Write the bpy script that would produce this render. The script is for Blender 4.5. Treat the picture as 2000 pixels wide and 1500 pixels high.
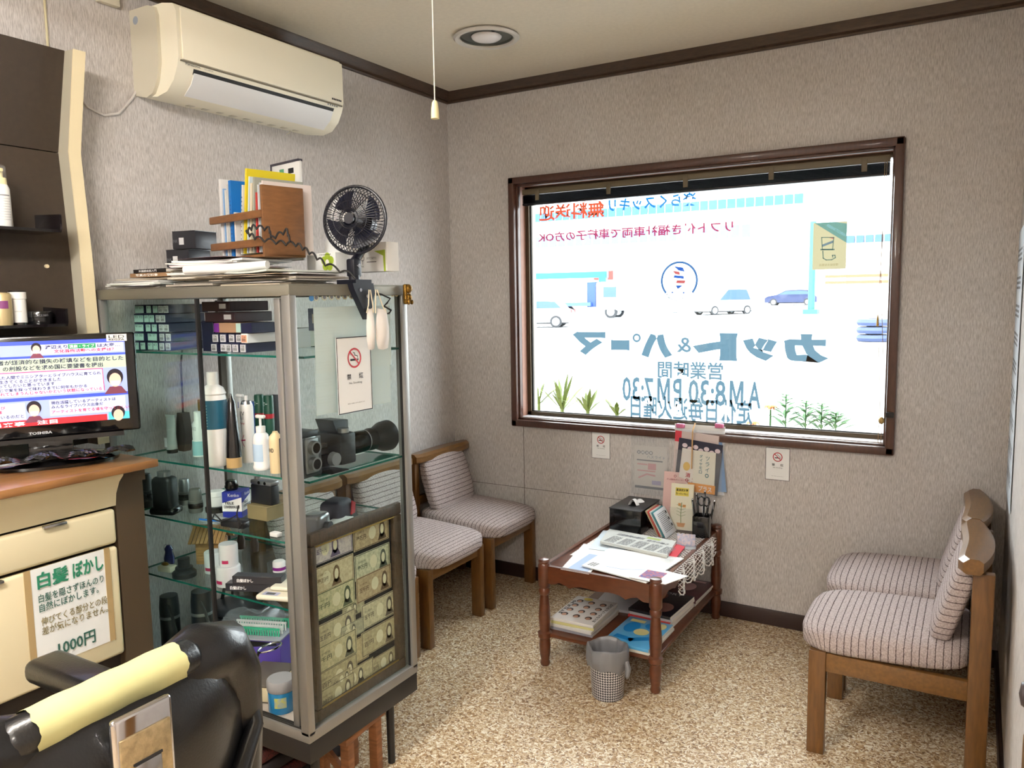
import bpy, bmesh, math, random
from mathutils import Vector, Matrix
random.seed(7)
for o in list(bpy.data.objects): bpy.data.objects.remove(o)
scene = bpy.context.scene
C = scene.collection

# ------------------------------------------------------------------ camera
F, H = 1539.37, 1.4506                       # focal length in pixels of the 2000x1500 frame, eye height
RV = Vector((0.86057405, 0.5090814, -0.01576185))
UV = Vector((-0.04153235, 0.10098438, 0.99402073))
FV = Vector((-0.50762917, 0.85477382, -0.10804789))
cam = bpy.data.cameras.new('camera'); cam.sensor_fit = 'HORIZONTAL'; cam.sensor_width = 36
cam.lens = F / 2000 * 36; cam.clip_start = .02; cam.clip_end = 400
co = bpy.data.objects.new('camera', cam); C.objects.link(co)
co.matrix_world = Matrix(((RV.x, UV.x, -FV.x, 0), (RV.y, UV.y, -FV.y, 0), (RV.z, UV.z, -FV.z, H), (0, 0, 0, 1)))
scene.camera = co

# ------------------------------------------------------------------ sky, sun, exposure
world = bpy.data.worlds.new('sky'); scene.world = world; world.use_nodes = True
wb = world.node_tree.nodes['Background']
wb.inputs[0].default_value = (.93, .97, 1, 1); wb.inputs[1].default_value = 3.4
sun = bpy.data.lights.new('sun', 'SUN'); sun.energy = 2.6; sun.angle = .02; sun.color = (1, .96, .9)
so = bpy.data.objects.new('sun', sun); C.objects.link(so)
so.rotation_euler = (math.radians(48), 0, math.radians(-14))     # shines from behind the shop on the street
scene.view_settings.view_transform = 'Standard'; scene.view_settings.look = 'None'
scene.view_settings.gamma = 1; scene.view_settings.use_curve_mapping = False
scene.view_settings.exposure = 1.6
scene.cycles.use_denoising = True
scene.cycles.max_bounces = 10; scene.cycles.transparent_max_bounces = 24
scene.cycles.sample_clamp_indirect = 6; scene.cycles.caustics_reflective = False; scene.cycles.caustics_refractive = False

# room: x along the window wall, y towards it, z up
XL, YB, XR, ZC = -2.4125, 3.4512, .114, 2.50
YG = 3.552                                   # plane of the window glass

# ------------------------------------------------------------------ pixels of the photograph to points on known planes
def ray(px, py): return FV + RV * ((px - 1000) / F) + UV * ((750 - py) / F)
def PX(px, py, X): d = ray(px, py); return Vector((0, 0, H)) + d * (X / d.x)
def PY(px, py, Y): d = ray(px, py); return Vector((0, 0, H)) + d * (Y / d.y)
def PZ(px, py, Z): d = ray(px, py); return Vector((0, 0, H)) + d * ((Z - H) / d.z)

# ------------------------------------------------------------------ materials
def lin(c):
    return tuple((v / 255 / 12.92) if v / 255 <= .04045 else ((v / 255 + .055) / 1.055) ** 2.4 for v in c)
MATS = {}
def mat(name, rgb=(200, 200, 200), rough=.5, metal=0., spec=.5, emit=0., var=0., vscale=40., bump=0., bscale=200., stretch=(1, 1, 1), coat=0., rgb2=None):
    """principled material, rgb in sRGB 0-255; var mixes a second tone by noise; bump adds fine relief"""
    if name in MATS: return MATS[name]
    m = bpy.data.materials.new(name); m.use_nodes = True
    n = m.node_tree.nodes; l = m.node_tree.links
    b = n['Principled BSDF']
    c = lin(rgb) + (1,)
    b.inputs['Base Color'].default_value = c; b.inputs['Roughness'].default_value = rough
    b.inputs['Metallic'].default_value = metal; b.inputs['Specular IOR Level'].default_value = spec
    b.inputs['Coat Weight'].default_value = coat
    if emit: b.inputs['Emission Color'].default_value = c; b.inputs['Emission Strength'].default_value = emit
    if var or bump:
        tc = n.new('ShaderNodeTexCoord'); mp = n.new('ShaderNodeMapping'); mp.inputs['Scale'].default_value = stretch
        l.new(tc.outputs['Object'], mp.inputs[0])
    if var:
        nz = n.new('ShaderNodeTexNoise'); nz.inputs['Scale'].default_value = vscale; nz.inputs['Detail'].default_value = 4
        l.new(mp.outputs[0], nz.inputs['Vector'])
        rp = n.new('ShaderNodeValToRGB'); d = lin(rgb2) if rgb2 else tuple(v * (1 - var) for v in c[:3])
        rp.color_ramp.elements[0].position = .32; rp.color_ramp.elements[1].position = .68
        rp.color_ramp.elements[0].color = d + (1,); rp.color_ramp.elements[1].color = c
        l.new(nz.outputs[0], rp.inputs[0]); l.new(rp.outputs[0], b.inputs['Base Color'])
    if bump:
        nb = n.new('ShaderNodeTexNoise'); nb.inputs['Scale'].default_value = bscale; nb.inputs['Detail'].default_value = 3
        l.new(mp.outputs[0], nb.inputs['Vector'])
        bp = n.new('ShaderNodeBump'); bp.inputs['Strength'].default_value = bump; bp.inputs['Distance'].default_value = .004
        l.new(nb.outputs[0], bp.inputs['Height']); l.new(bp.outputs[0], b.inputs['Normal'])
    MATS[name] = m; return m

def glassy(name, tint=(1, 1, 1), refl=.06, film=None):
    """thin clear sheet: see-through with a faint mirror reflection"""
    m = bpy.data.materials.new(name); m.use_nodes = True; n = m.node_tree.nodes; l = m.node_tree.links
    n.remove(n['Principled BSDF'])
    t = n.new('ShaderNodeBsdfTransparent'); t.inputs[0].default_value = tint + (1,)
    g = n.new('ShaderNodeBsdfGlossy'); g.inputs['Roughness'].default_value = .02
    fr = n.new('ShaderNodeLayerWeight'); fr.inputs[0].default_value = .5
    pw = n.new('ShaderNodeMath'); pw.operation = 'POWER'; pw.inputs[1].default_value = 4; l.new(fr.outputs['Facing'], pw.inputs[0])
    mx = n.new('ShaderNodeMixShader'); ml = n.new('ShaderNodeMath'); ml.operation = 'MULTIPLY_ADD'; ml.use_clamp = True
    ml.inputs[1].default_value = min(1, refl * 6); ml.inputs[2].default_value = refl * .7; l.new(pw.outputs[0], ml.inputs[0])
    l.new(ml.outputs[0], mx.inputs[0]); l.new(t.outputs[0], mx.inputs[1]); l.new(g.outputs[0], mx.inputs[2])
    l.new(mx.outputs[0], n['Material Output'].inputs[0]); MATS[name] = m; return m

def backlit(name, rgb_lin, share=.75):
    """paint, vinyl or paper that lets light through diffusely"""
    m = bpy.data.materials.new(name); m.use_nodes = True; n = m.node_tree.nodes; l = m.node_tree.links
    n.remove(n['Principled BSDF']); t = n.new('ShaderNodeBsdfTranslucent'); d = n.new('ShaderNodeBsdfDiffuse'); mx = n.new('ShaderNodeMixShader'); mx.inputs[0].default_value = share
    t.inputs[0].default_value = tuple(rgb_lin) + (1,); d.inputs[0].default_value = tuple(rgb_lin) + (1,)
    l.new(d.outputs[0], mx.inputs[1]); l.new(t.outputs[0], mx.inputs[2]); l.new(mx.outputs[0], n['Material Output'].inputs[0]); MATS[name] = m; return m

def plastic_clear(name, tint, mixf=.3, rough=.2):
    """translucent plastic: part clear, part coloured body"""
    m = bpy.data.materials.new(name); m.use_nodes = True; n = m.node_tree.nodes; l = m.node_tree.links
    b = n['Principled BSDF']; b.inputs['Base Color'].default_value = lin(tint) + (1,); b.inputs['Roughness'].default_value = rough
    t = n.new('ShaderNodeBsdfTransparent'); mx = n.new('ShaderNodeMixShader'); mx.inputs[0].default_value = mixf
    l.new(b.outputs[0], mx.inputs[1]); l.new(t.outputs[0], mx.inputs[2]); l.new(mx.outputs[0], n['Material Output'].inputs[0])
    MATS[name] = m; return m

# ------------------------------------------------------------------ mesh builder
class MB:
    def __init__(s): s.v = []; s.f = []; s.m = []; s.mi = 0
    def slot(s, i): s.mi = i; return s
    def add(s, verts, faces):
        k = len(s.v); s.v += [Vector(p) for p in verts]; s.f += [tuple(i + k for i in f) for f in faces]; s.m += [s.mi] * len(faces); return s
    def box(s, c, d, M=None):
        x, y, z = (v / 2 for v in d); c = Vector(c)
        vs = [Vector((a, b, e)) for a in (-x, x) for b in (-y, y) for e in (-z, z)]
        if M is not None: vs = [M @ p for p in vs]
        return s.add([c + p for p in vs], [(0, 1, 3, 2), (4, 6, 7, 5), (0, 4, 5, 1), (2, 3, 7, 6), (0, 2, 6, 4), (1, 5, 7, 3)])
    def span(s, a, b): a = Vector(a); b = Vector(b); return s.box((a + b) / 2, b - a)
    def rbox(s, c, d, r=.004, seg=2, M=None):
        bm = bmesh.new(); bmesh.ops.create_cube(bm, size=1)
        for v in bm.verts: v.co = Vector((v.co.x * d[0], v.co.y * d[1], v.co.z * d[2]))
        bmesh.ops.bevel(bm, geom=bm.edges[:], offset=min(r, min(d) * .49), segments=seg, affect='EDGES', profile=.5)
        return s.bm(bm, c, M)
    def bm(s, bm, c=(0, 0, 0), M=None):
        bm.verts.index_update(); c = Vector(c)
        s.add([c + ((M @ v.co) if M is not None else v.co) for v in bm.verts], [tuple(v.index for v in f.verts) for f in bm.faces]); bm.free(); return s
    def cyl(s, p0, p1, r0, r1=None, n=16, caps=True):
        r1 = r0 if r1 is None else r1; p0 = Vector(p0); p1 = Vector(p1); d = (p1 - p0).normalized()
        a = d.orthogonal().normalized(); b = d.cross(a)
        vs = []
        for p, r in ((p0, r0), (p1, r1)):
            vs += [p + (a * math.cos(t) + b * math.sin(t)) * r for t in (2 * math.pi * i / n for i in range(n))]
        fs = [(i, (i + 1) % n, n + (i + 1) % n, n + i) for i in range(n)]
        if caps: fs += [tuple(range(n - 1, -1, -1)), tuple(range(n, 2 * n))]
        return s.add(vs, fs)
    def lathe(s, prof, c=(0, 0, 0), n=24, M=None, closed=False):
        c = Vector(c); vs = []; fs = []; k = len(prof)
        for i in range(n):
            t = 2 * math.pi * i / n
            for r, z in prof:
                p = Vector((r * math.cos(t), r * math.sin(t), z)); vs.append(c + (M @ p if M is not None else p))
        for i in range(n):
            j = (i + 1) % n
            for q in range(k - 1): fs.append((i * k + q, j * k + q, j * k + q + 1, i * k + q + 1))
        if prof[0][0] > 1e-6: fs.append(tuple(i * k for i in range(n - 1, -1, -1))) if not closed else None
        if prof[-1][0] > 1e-6: fs.append(tuple(i * k + k - 1 for i in range(n))) if not closed else None
        return s.add(vs, [f for f in fs if f])
    def tube(s, path, r, n=8, caps=True):
        path = [Vector(p) for p in path]; vs = []; fs = []; prev = None
        for i, p in enumerate(path):
            d = (path[min(i + 1, len(path) - 1)] - path[max(i - 1, 0)]).normalized()
            a = d.orthogonal().normalized() if prev is None else (prev - d * prev.dot(d))
            a = a.normalized() if a.length > 1e-6 else d.orthogonal().normalized()
            prev = a; b = d.cross(a); rr = r[i] if isinstance(r, (list, tuple)) else r
            vs += [p + (a * math.cos(t) + b * math.sin(t)) * rr for t in (2 * math.pi * j / n for j in range(n))]
        for i in range(len(path) - 1):
            fs += [(i * n + j, i * n + (j + 1) % n, (i + 1) * n + (j + 1) % n, (i + 1) * n + j) for j in range(n)]
        if caps: fs += [tuple(range(n - 1, -1, -1)), tuple(range((len(path) - 1) * n, len(path) * n))]
        return s.add(vs, fs)
    def prism(s, pts, a, b):
        """polygon given as 3D points, swept by the vector from a to b"""
        d = Vector(b) - Vector(a); a = Vector(a); n = len(pts); p = [a + Vector(q) for q in pts]
        return s.add(p + [q + d for q in p], [tuple(range(n - 1, -1, -1)), tuple(range(n, 2 * n))] + [(i, (i + 1) % n, n + (i + 1) % n, n + i) for i in range(n)])
    def grid(s, fn, nu, nv):
        vs = [fn(i / nu, j / nv) for i in range(nu + 1) for j in range(nv + 1)]
        return s.add(vs, [(i * (nv + 1) + j, (i + 1) * (nv + 1) + j, (i + 1) * (nv + 1) + j + 1, i * (nv + 1) + j + 1) for i in range(nu) for j in range(nv)])
    def ball(s, c, r, n=12, M=None):
        k = n // 2; prof = [(math.sin(math.pi * i / k), -math.cos(math.pi * i / k)) for i in range(k + 1)]
        prof[0] = (0, -1); prof[-1] = (0, 1); R = r if isinstance(r, (tuple, list)) else (r, r, r)
        D = Matrix.Diagonal(R); return s.lathe(prof, c, n, (M @ D) if M is not None else D)
    def mesh(s, name, mats, angle=38):
        me = bpy.data.meshes.new(name); me.from_pydata(s.v, [], s.f)
        for m in (mats if isinstance(mats, (list, tuple)) else [mats]): me.materials.append(m)
        for p, i in zip(me.polygons, s.m): p.material_index = i
        bm = bmesh.new(); bm.from_mesh(me); bmesh.ops.remove_doubles(bm, verts=bm.verts, dist=1e-6)
        bmesh.ops.recalc_face_normals(bm, faces=bm.faces); bm.to_mesh(me); bm.free()
        me.shade_smooth(); me.set_sharp_from_angle(angle=math.radians(angle)); return me
    def build(s, name, mats, parent=None, world=False, angle=38):
        if world and parent is not None:
            M = wmat(parent).inverted(); s.v = [M @ p for p in s.v]
        o = bpy.data.objects.new(name, s.mesh(name, mats, angle)); C.objects.link(o)
        if parent is not None: o.parent = parent
        return o

def wmat(o):
    M = o.matrix_basis.copy()
    while o.parent: o = o.parent; M = o.matrix_basis @ M
    return M
def tag(o, label, cat=None, group=None, kind=None):
    if label: o['label'] = label
    if cat: o['category'] = cat
    if group: o['group'] = group
    if kind: o['kind'] = kind
    return o
def thing(name, label, cat, loc=(0, 0, 0), rz=0, group=None):
    o = bpy.data.objects.new(name, None); o.empty_display_size = .05; C.objects.link(o)
    o.location = loc; o.rotation_euler = (0, 0, rz); return tag(o, label, cat, group)
def one(mb, name, mats, label, cat, loc=(0, 0, 0), rz=0, group=None, angle=38):
    o = mb.build(name, mats, None, False, angle); o.location = loc; o.rotation_euler = (0, 0, rz); return tag(o, label, cat, group)
def struct(mb, name, m):
    o = mb.build(name, m); o['kind'] = 'structure'; return o
def dup(root, loc, rz=None, label=None):
    r = root.copy(); C.objects.link(r); r.location = loc
    if rz is not None: r.rotation_euler = (0, 0, rz)
    if label: r['label'] = label
    for ch in list(root.children):
        c = ch.copy(); C.objects.link(c); c.parent = r
        for g in ch.children:
            d = g.copy(); C.objects.link(d); d.parent = c
    return r

# ------------------------------------------------------------------ flat marks on a plane: lettering, discs, rectangles
class Pl:
    """a plane with origin, right and up; marks lie a hair in front of it"""
    def __init__(s, o, r, u, lift=.0006): s.o = Vector(o); s.r = Vector(r).normalized(); s.u = Vector(u).normalized(); s.n = s.r.cross(s.u).normalized(); s.l = lift
    def p(s, a, b, k=1): return s.o + s.r * a + s.u * b + s.n * s.l * k
TXT = {}
def text_geo(t, bold):
    if (t, bold) not in TXT:
        cu = bpy.data.curves.new('t', 'FONT'); cu.body = t; cu.resolution_u = 2; cu.offset = bold; cu.size = 1
        o = bpy.data.objects.new('t', cu); C.objects.link(o)
        me = bpy.data.meshes.new_from_object(o.evaluated_get(bpy.context.evaluated_depsgraph_get()))
        bpy.data.objects.remove(o); bpy.data.curves.remove(cu)
        vs = [v.co.copy() for v in me.vertices]; fs = [tuple(p.vertices) for p in me.polygons]; bpy.data.meshes.remove(me)
        x0 = min((v.x for v in vs), default=0); x1 = max((v.x for v in vs), default=1); y0 = min((v.y for v in vs), default=0); y1 = max((v.y for v in vs), default=1)
        TXT[(t, bold)] = ([((v.x - x0) / max(x1 - x0, 1e-6), (v.y - y0) / max(y1 - y0, 1e-6)) for v in vs], fs, (x1 - x0) / max(y1 - y0, 1e-6))
    return TXT[(t, bold)]
def put_text(mb, pl, t, x, y, w, h, bold=.0, k=2):
    """text stretched to the box with lower left corner x,y on the plane"""
    vs, fs, asp = text_geo(t, bold)
    if w is None: w = h * asp
    return mb.add([pl.p(x + a * w, y + b * h, k) for a, b in vs], fs)
def put_rect(mb, pl, x, y, w, h, k=1):
    return mb.add([pl.p(x, y, k), pl.p(x + w, y, k), pl.p(x + w, y + h, k), pl.p(x, y + h, k)], [(0, 1, 2, 3)])
def put_poly(mb, pl, pts, k=1): return mb.add([pl.p(a, b, k) for a, b in pts], [tuple(range(len(pts)))])
def put_ring(mb, pl, x, y, r0, r1, k=1, a0=0, a1=360, n=40, sy=1.):
    f = []; v = []
    for i in range(n + 1):
        t = math.radians(a0 + (a1 - a0) * i / n)
        v += [pl.p(x + r0 * math.cos(t), y + r0 * math.sin(t) * sy, k), pl.p(x + r1 * math.cos(t), y + r1 * math.sin(t) * sy, k)]
        if i: f.append((2 * i - 2, 2 * i - 1, 2 * i + 1, 2 * i))
    return mb.add(v, f)
def put_disc(mb, pl, x, y, rx, ry=None, k=1, n=28):
    ry = ry or rx; return mb.add([pl.p(x + rx * math.cos(2 * math.pi * i / n), y + ry * math.sin(2 * math.pi * i / n), k) for i in range(n)], [tuple(range(n))])
def put_line(mb, pl, pts, w, k=1):
    for (a, b), (c, d) in zip(pts, pts[1:]):
        L = math.hypot(c - a, d - b) or 1e-6; nx, ny = -(d - b) / L * w / 2, (c - a) / L * w / 2; ex, ey = (c - a) / L * w * .3, (d - b) / L * w * .3
        mb.add([pl.p(a - ex + nx, b - ey + ny, k), pl.p(a - ex - nx, b - ey - ny, k), pl.p(c + ex - nx, d + ey - ny, k), pl.p(c + ex + nx, d + ey + ny, k)], [(0, 1, 2, 3)])
    return mb
def marks(name, m, parent, fn):
    """one mesh of flat print on a thing; fn draws into the builder in world space"""
    mb = MB(); fn(mb); return mb.build(name, m, parent, world=True)
class Parts(MB):
    """records each printed shape as a mesh of its own"""
    def __init__(s): super().__init__(); s.all = []
    def add(s, v, f): q = MB(); q.add(v, f); s.all.append(q); return s
def marks_each(name, m, parent, fn):
    """like marks, with every text or shape as a mesh of its own"""
    mb = Parts(); fn(mb)
    for q in mb.all: q.build(name, m, parent, world=True)
# ================================================================== materials of the room
def wall_mat(name, a, b):
    m = mat(name, a, .9, spec=.15); n = m.node_tree.nodes; l = m.node_tree.links; bs = n['Principled BSDF']
    tc = n.new('ShaderNodeTexCoord'); mp = n.new('ShaderNodeMapping'); mp.inputs['Scale'].default_value = (330, 330, 38)
    nz = n.new('ShaderNodeTexNoise'); nz.inputs['Scale'].default_value = 1; nz.inputs['Detail'].default_value = 3; nz.inputs['Roughness'].default_value = .65
    rp = n.new('ShaderNodeValToRGB'); rp.color_ramp.elements[0].position = .34; rp.color_ramp.elements[1].position = .62
    rp.color_ramp.elements[0].color = lin(b) + (1,); rp.color_ramp.elements[1].color = lin(a) + (1,)
    l.new(tc.outputs['Object'], mp.inputs[0]); l.new(mp.outputs[0], nz.inputs['Vector']); l.new(nz.outputs[0], rp.inputs[0])
    g = n.new('ShaderNodeTexNoise'); g.inputs['Scale'].default_value = 1.6; g.inputs['Detail'].default_value = 5; l.new(tc.outputs['Object'], g.inputs['Vector'])
    gr = n.new('ShaderNodeValToRGB'); gr.color_ramp.elements[0].position = .3; gr.color_ramp.elements[1].position = .55
    gr.color_ramp.elements[0].color = (.9, .885, .865, 1); gr.color_ramp.elements[1].color = (1, 1, 1, 1); l.new(g.outputs[0], gr.inputs[0])
    mu = n.new('ShaderNodeMixRGB'); mu.blend_type = 'MULTIPLY'; mu.inputs[0].default_value = 1
    l.new(rp.outputs[0], mu.inputs[1]); l.new(gr.outputs[0], mu.inputs[2]); l.new(mu.outputs[0], bs.inputs['Base Color'])
    bp = n.new('ShaderNodeBump'); bp.inputs['Strength'].default_value = .5; bp.inputs['Distance'].default_value = .003
    l.new(nz.outputs[0], bp.inputs['Height']); l.new(bp.outputs[0], bs.inputs['Normal']); return m
M_wall = wall_mat('wallpaper', (215, 210, 207), (175, 169, 165))
M_ceil = mat('ceiling_paper', (220, 212, 196), .95, spec=.1, var=.06, vscale=60, bump=.15, bscale=260)
M_mould = mat('dark_moulding', (74, 56, 42), .45, var=.35, vscale=30, stretch=(1, 1, 6))
M_frame = mat('window_wood', (78, 46, 34), .38, var=.3, vscale=18, stretch=(6, 6, 1), coat=.2)
M_pinkwood = mat('reveal_wood', (150, 108, 90), .5, var=.15, vscale=25)
M_alu = mat('bronze_aluminium', (78, 66, 50), .4, metal=.6)
M_sill = mat('white_sill', (222, 220, 224), .3)
M_base = mat('dark_baseboard', (48, 30, 26), .45)
M_glass = glassy('window_glass', (.97, .99, .985), .045)

def floor_mat():
    m = mat('speckled_vinyl', (150, 120, 90), .32, spec=.45); n = m.node_tree.nodes; l = m.node_tree.links; b = n['Principled BSDF']
    tc = n.new('ShaderNodeTexCoord'); nz = n.new('ShaderNodeTexNoise'); nz.inputs['Scale'].default_value = 40; nz.inputs['Detail'].default_value = 2
    ad = n.new('ShaderNodeMixRGB'); ad.blend_type = 'ADD'; ad.inputs[0].default_value = .035
    l.new(tc.outputs['Object'], ad.inputs[1]); l.new(tc.outputs['Object'], nz.inputs['Vector']); l.new(nz.outputs['Color'], ad.inputs[2])
    vo = n.new('ShaderNodeTexVoronoi'); vo.inputs['Scale'].default_value = 170; l.new(ad.outputs[0], vo.inputs['Vector'])
    sp = n.new('ShaderNodeSeparateColor'); l.new(vo.outputs['Color'], sp.inputs[0])
    rp = n.new('ShaderNodeValToRGB'); rp.color_ramp.interpolation = 'CONSTANT'
    cols = [(0, (128, 96, 62)), (.13, (166, 132, 92)), (.34, (194, 168, 130)), (.6, (216, 200, 172)), (.82, (236, 228, 210))]
    e = rp.color_ramp.elements
    while len(e) < len(cols): e.new(.5)
    for q, (p, c) in zip(e, cols): q.position = p; q.color = lin(c) + (1,)
    l.new(sp.outputs[0], rp.inputs[0]); l.new(rp.outputs[0], b.inputs['Base Color'])
    bp = n.new('ShaderNodeBump'); bp.inputs['Strength'].default_value = .12; bp.inputs['Distance'].default_value = .002
    l.new(vo.outputs['Distance'], bp.inputs['Height']); l.new(bp.outputs[0], b.inputs['Normal']); return m
M_floor = floor_mat()

# ================================================================== shell
XE, YS = 2.3, -3.2                            # the salon goes on to the right and behind the camera
struct(MB().span((XL - .12, YS - .12, -.1), (XE + .12, YB + .2, 0)), 'floor', M_floor)
struct(MB().span((XL - .12, YS - .12, ZC), (XE + .12, YB + .2, ZC + .1)), 'ceiling', M_ceil)
struct(MB().span((XL - .12, YS - .12, 0), (XL, YB + .2, ZC)), 'wall_left', M_wall)
WX0, WX1, WZ0, WZ1 = -2.042, -.2735, .802, 2.043   # outer edge of the window frame
HX0, HX1, HZ0, HZ1 = WX0 + .03, WX1 - .03, WZ0 + .03, WZ1 - .03
wb_ = MB()
wb_.span((XL, YB, 0), (HX0, YB + .2, ZC)); wb_.span((HX1, YB, 0), (XR + .1, YB + .2, ZC))
wb_.span((HX0, YB, 0), (HX1, YB + .2, HZ0)); wb_.span((HX0, YB, HZ1), (HX1, YB + .2, ZC))
wall_back = struct(wb_, 'wall_back', M_wall)
for X, z0, z1 in ((-1.985, .0, .80),):
    MB().span((X - .0012, YB - .0012, z0), (X + .0012, YB + .0005, z1)).build('panel_seam', mat('seam_dark', (96, 88, 80), .9), wall_back)
MB().span((XL, YB - .0012, .478), (-1.2, YB + .0005, .48)).build('panel_seam', mat('seam_dark'), wall_back)
struct(MB().span((XR, 1.0, 0), (XR + .1, YB, ZC)), 'wall_right', M_wall)
struct(MB().span((XR + .1, 1.0, 0), (XE, 1.1, ZC)), 'wall_return', M_wall)
struct(MB().span((XE, YS - .12, 0), (XE + .12, 1.1, ZC)), 'wall_east', M_wall)
struct(MB().span((XL, YS - .12, 0), (XE, YS, ZC)), 'wall_south', M_wall)

def moulding(name, a, b, inward):
    a = Vector(a); b = Vector(b); n = Vector(inward); mb = MB(); w = .05
    prof = [(0, 0), (.012, 0), (.016, .006), (.014, .012), (.022, .016), (.026, .026), (.036, .034), (.04, .046), (.046, .05), (0, .05)]
    mb.prism([n * p + Vector((0, 0, q - w)) for p, q in prof], a, b); return struct(mb, name, M_mould)
moulding('trim_1', (XL, YS, ZC), (XL, YB, ZC), (1, 0, 0))
moulding('trim_2', (XL, YB, ZC), (XR, YB, ZC), (0, -1, 0))
moulding('trim_3', (XR, YB, ZC), (XR, 1.0, ZC), (-1, 0, 0))
struct(MB().rbox(((XL + XR) / 2, YB - .006, .035), (XR - XL, .012, .07), .003), 'baseboard_back', M_base)
struct(MB().rbox((XL + .006, (YB + 1.95) / 2, .035), (.012, YB - 1.95, .07), .003), 'baseboard_left', M_base)
struct(MB().rbox((XR - .006, 2.5, .035), (.012, 1.88, .07), .003), 'baseboard_right', M_base)

# ================================================================== window
win = thing('window_1', 'wide shop window with dark brown wooden frame and lettered glass', 'window', ((WX0 + WX1) / 2, YB, WZ0)); win['kind'] = 'structure'
def W(mb, n, m, **k): return mb.build(n, m, win, world=True, **k)
f = MB()
for a, b in (((WX0, WZ0), (WX1, WZ0 + .034)), ((WX0, WZ1 - .034), (WX1, WZ1)), ((WX0, WZ0), (WX0 + .034, WZ1)), ((WX1 - .034, WZ0), (WX1, WZ1))):
    c = ((a[0] + b[0]) / 2, YB - .012, (a[1] + b[1]) / 2); f.rbox(c, (b[0] - a[0], .03, b[1] - a[1]), .006)
W(f, 'casing', M_frame)
f = MB()   # a second, thinner step inside the casing
for a, b in (((HX0, HZ0), (HX1, HZ0 + .012)), ((HX0, HZ1 - .012), (HX1, HZ1)), ((HX0, HZ0), (HX0 + .012, HZ1)), ((HX1 - .012, HZ0), (HX1, HZ1))):
    f.rbox(((a[0] + b[0]) / 2, YB + .012, (a[1] + b[1]) / 2), (b[0] - a[0], .03, b[1] - a[1]), .003)
W(f, 'inner_bead', M_frame)
W(MB().span((HX0, YB + .028, HZ0), (HX0 + .008, YB + .14, HZ1)).span((HX1 - .008, YB + .028, HZ0), (HX1, YB + .14, HZ1)).span((HX0, YB + .028, HZ1 - .008), (HX1, YB + .14, HZ1)), 'reveal', M_pinkwood)
W(MB().rbox(((HX0 + HX1) / 2, YB + .06, HZ0 + .008), (HX1 - HX0, .09, .016), .002), 'window_sill', M_sill)
f = MB(); g0, g1 = YG - .02, YG + .02
GX0, GX1, GZ0, GZ1 = HX0 + .028, HX1 - .02, HZ0 + .034, HZ1 - .03
for a, b in (((HX0 + .008, HZ0), (HX1 - .008, GZ0)), ((HX0 + .008, GZ1), (HX1 - .008, HZ1)), ((HX0 + .008, HZ0), (GX0, HZ1)), ((GX1, HZ0), (HX1 - .008, HZ1))):
    f.span((a[0], g0, a[1]), (b[0], g1, b[1]))
W(f, 'sash', M_alu)
W(MB().span((GX0, YG - .002, GZ0), (GX1, YG + .002, GZ1)), 'pane', M_glass)
W(MB().span((GX0, YG - .006, GZ0 - .002), (GX0 + .006, YG + .003, GZ1)).span((GX0, YG - .006, GZ0 - .004), (GX1, YG + .003, GZ0 + .004)), 'gasket', mat('black_rubber', (24, 22, 22), .7))

# lettering painted on the outside of the pane, so it reads mirrored from indoors
def film(name, c): return backlit(name, c, .9)
GL = Pl((0, YG + .0024, 0), (-1, 0, 0), (0, 0, 1), .0004)
def on_glass(q): p = PY(*q, YG); return -p.x, p.z
def glass_text(t, tl, br, m, bold=.0, slope=0.):
    """t fills the box whose mirrored corners are the pixels tl (its right, upper end) and br"""
    a = on_glass(tl); b = on_glass(br); x0, x1 = sorted((a[0], b[0])); z0, z1 = sorted((a[1], b[1]))
    return marks('lettering', m, win, lambda mb: put_text(mb, GL, t, x0, z0, x1 - x0, z1 - z0, bold))
F_teal = film('teal_film', (.043, .075, .098))
F_red = film('orange_marker', (.2, .03, .013)); F_blue = film('blue_marker', (.006, .065, .17)); F_crim = film('crimson_marker', (.12, .014, .036))
for ch_, a_, b_, bo in (('カ', (1620, 653), (1530, 707), .07), ('ッ', (1518, 660), (1450, 704), .09), ('ト', (1441, 651), (1352, 703), .09), ('&', (1350, 659), (1321, 688), .012), ('ハ', (1313, 652), (1252, 698), .09), ('ー', (1229, 664), (1193, 684), .09), ('マ', (1182, 648), (1118, 693), .07)):
    glass_text(ch_, a_, b_, F_teal, bo)
marks('lettering', F_teal, win, lambda mb: put_ring(mb, GL, *on_glass((1243, 660)), .011, .021, 2))
glass_text('営業時間', (1412, 708), (1284, 738), F_teal, .022)
def m_poly(mb, x, z, w, h): put_poly(mb, GL, [(x + a * w, z + b * h) for a, b in ((0, 0), (0, 1), (.24, 1), (.5, .42), (.76, 1), (1, 1), (1, 0), (.8, 0), (.8, .66), (.57, .12), (.43, .12), (.2, .66), (.2, 0))], 2)
def hours(mb):
    (ax, az), (bx_, bz) = on_glass((1486, 741)), on_glass((1215, 784)); L = bx_ - ax; h = (az - bz) * .9; z_ = bz + .002
    put_text(mb, GL, 'A', ax, z_, .085 * L, h, .02); m_poly(mb, ax + .115 * L, z_, .095 * L, h); put_text(mb, GL, '8:30', ax + .235 * L, z_, .265 * L, h, .02); put_text(mb, GL, 'P', ax + .55 * L, z_, .065 * L, h, .02); m_poly(mb, ax + .635 * L, z_, .095 * L, h); put_text(mb, GL, '7:30', ax + .76 * L, z_, .24 * L, h, .02)
marks('lettering', F_teal, win, hours)
glass_text('定休日毎週火曜日', (1470, 782), (1231, 815), F_teal, .022)
glass_text('無料送迎', (1180, 391), (1052, 433), F_red, .03)
glass_text('楽らくスッキリ', (1360, 374), (1188, 414), F_blue, .03)
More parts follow.
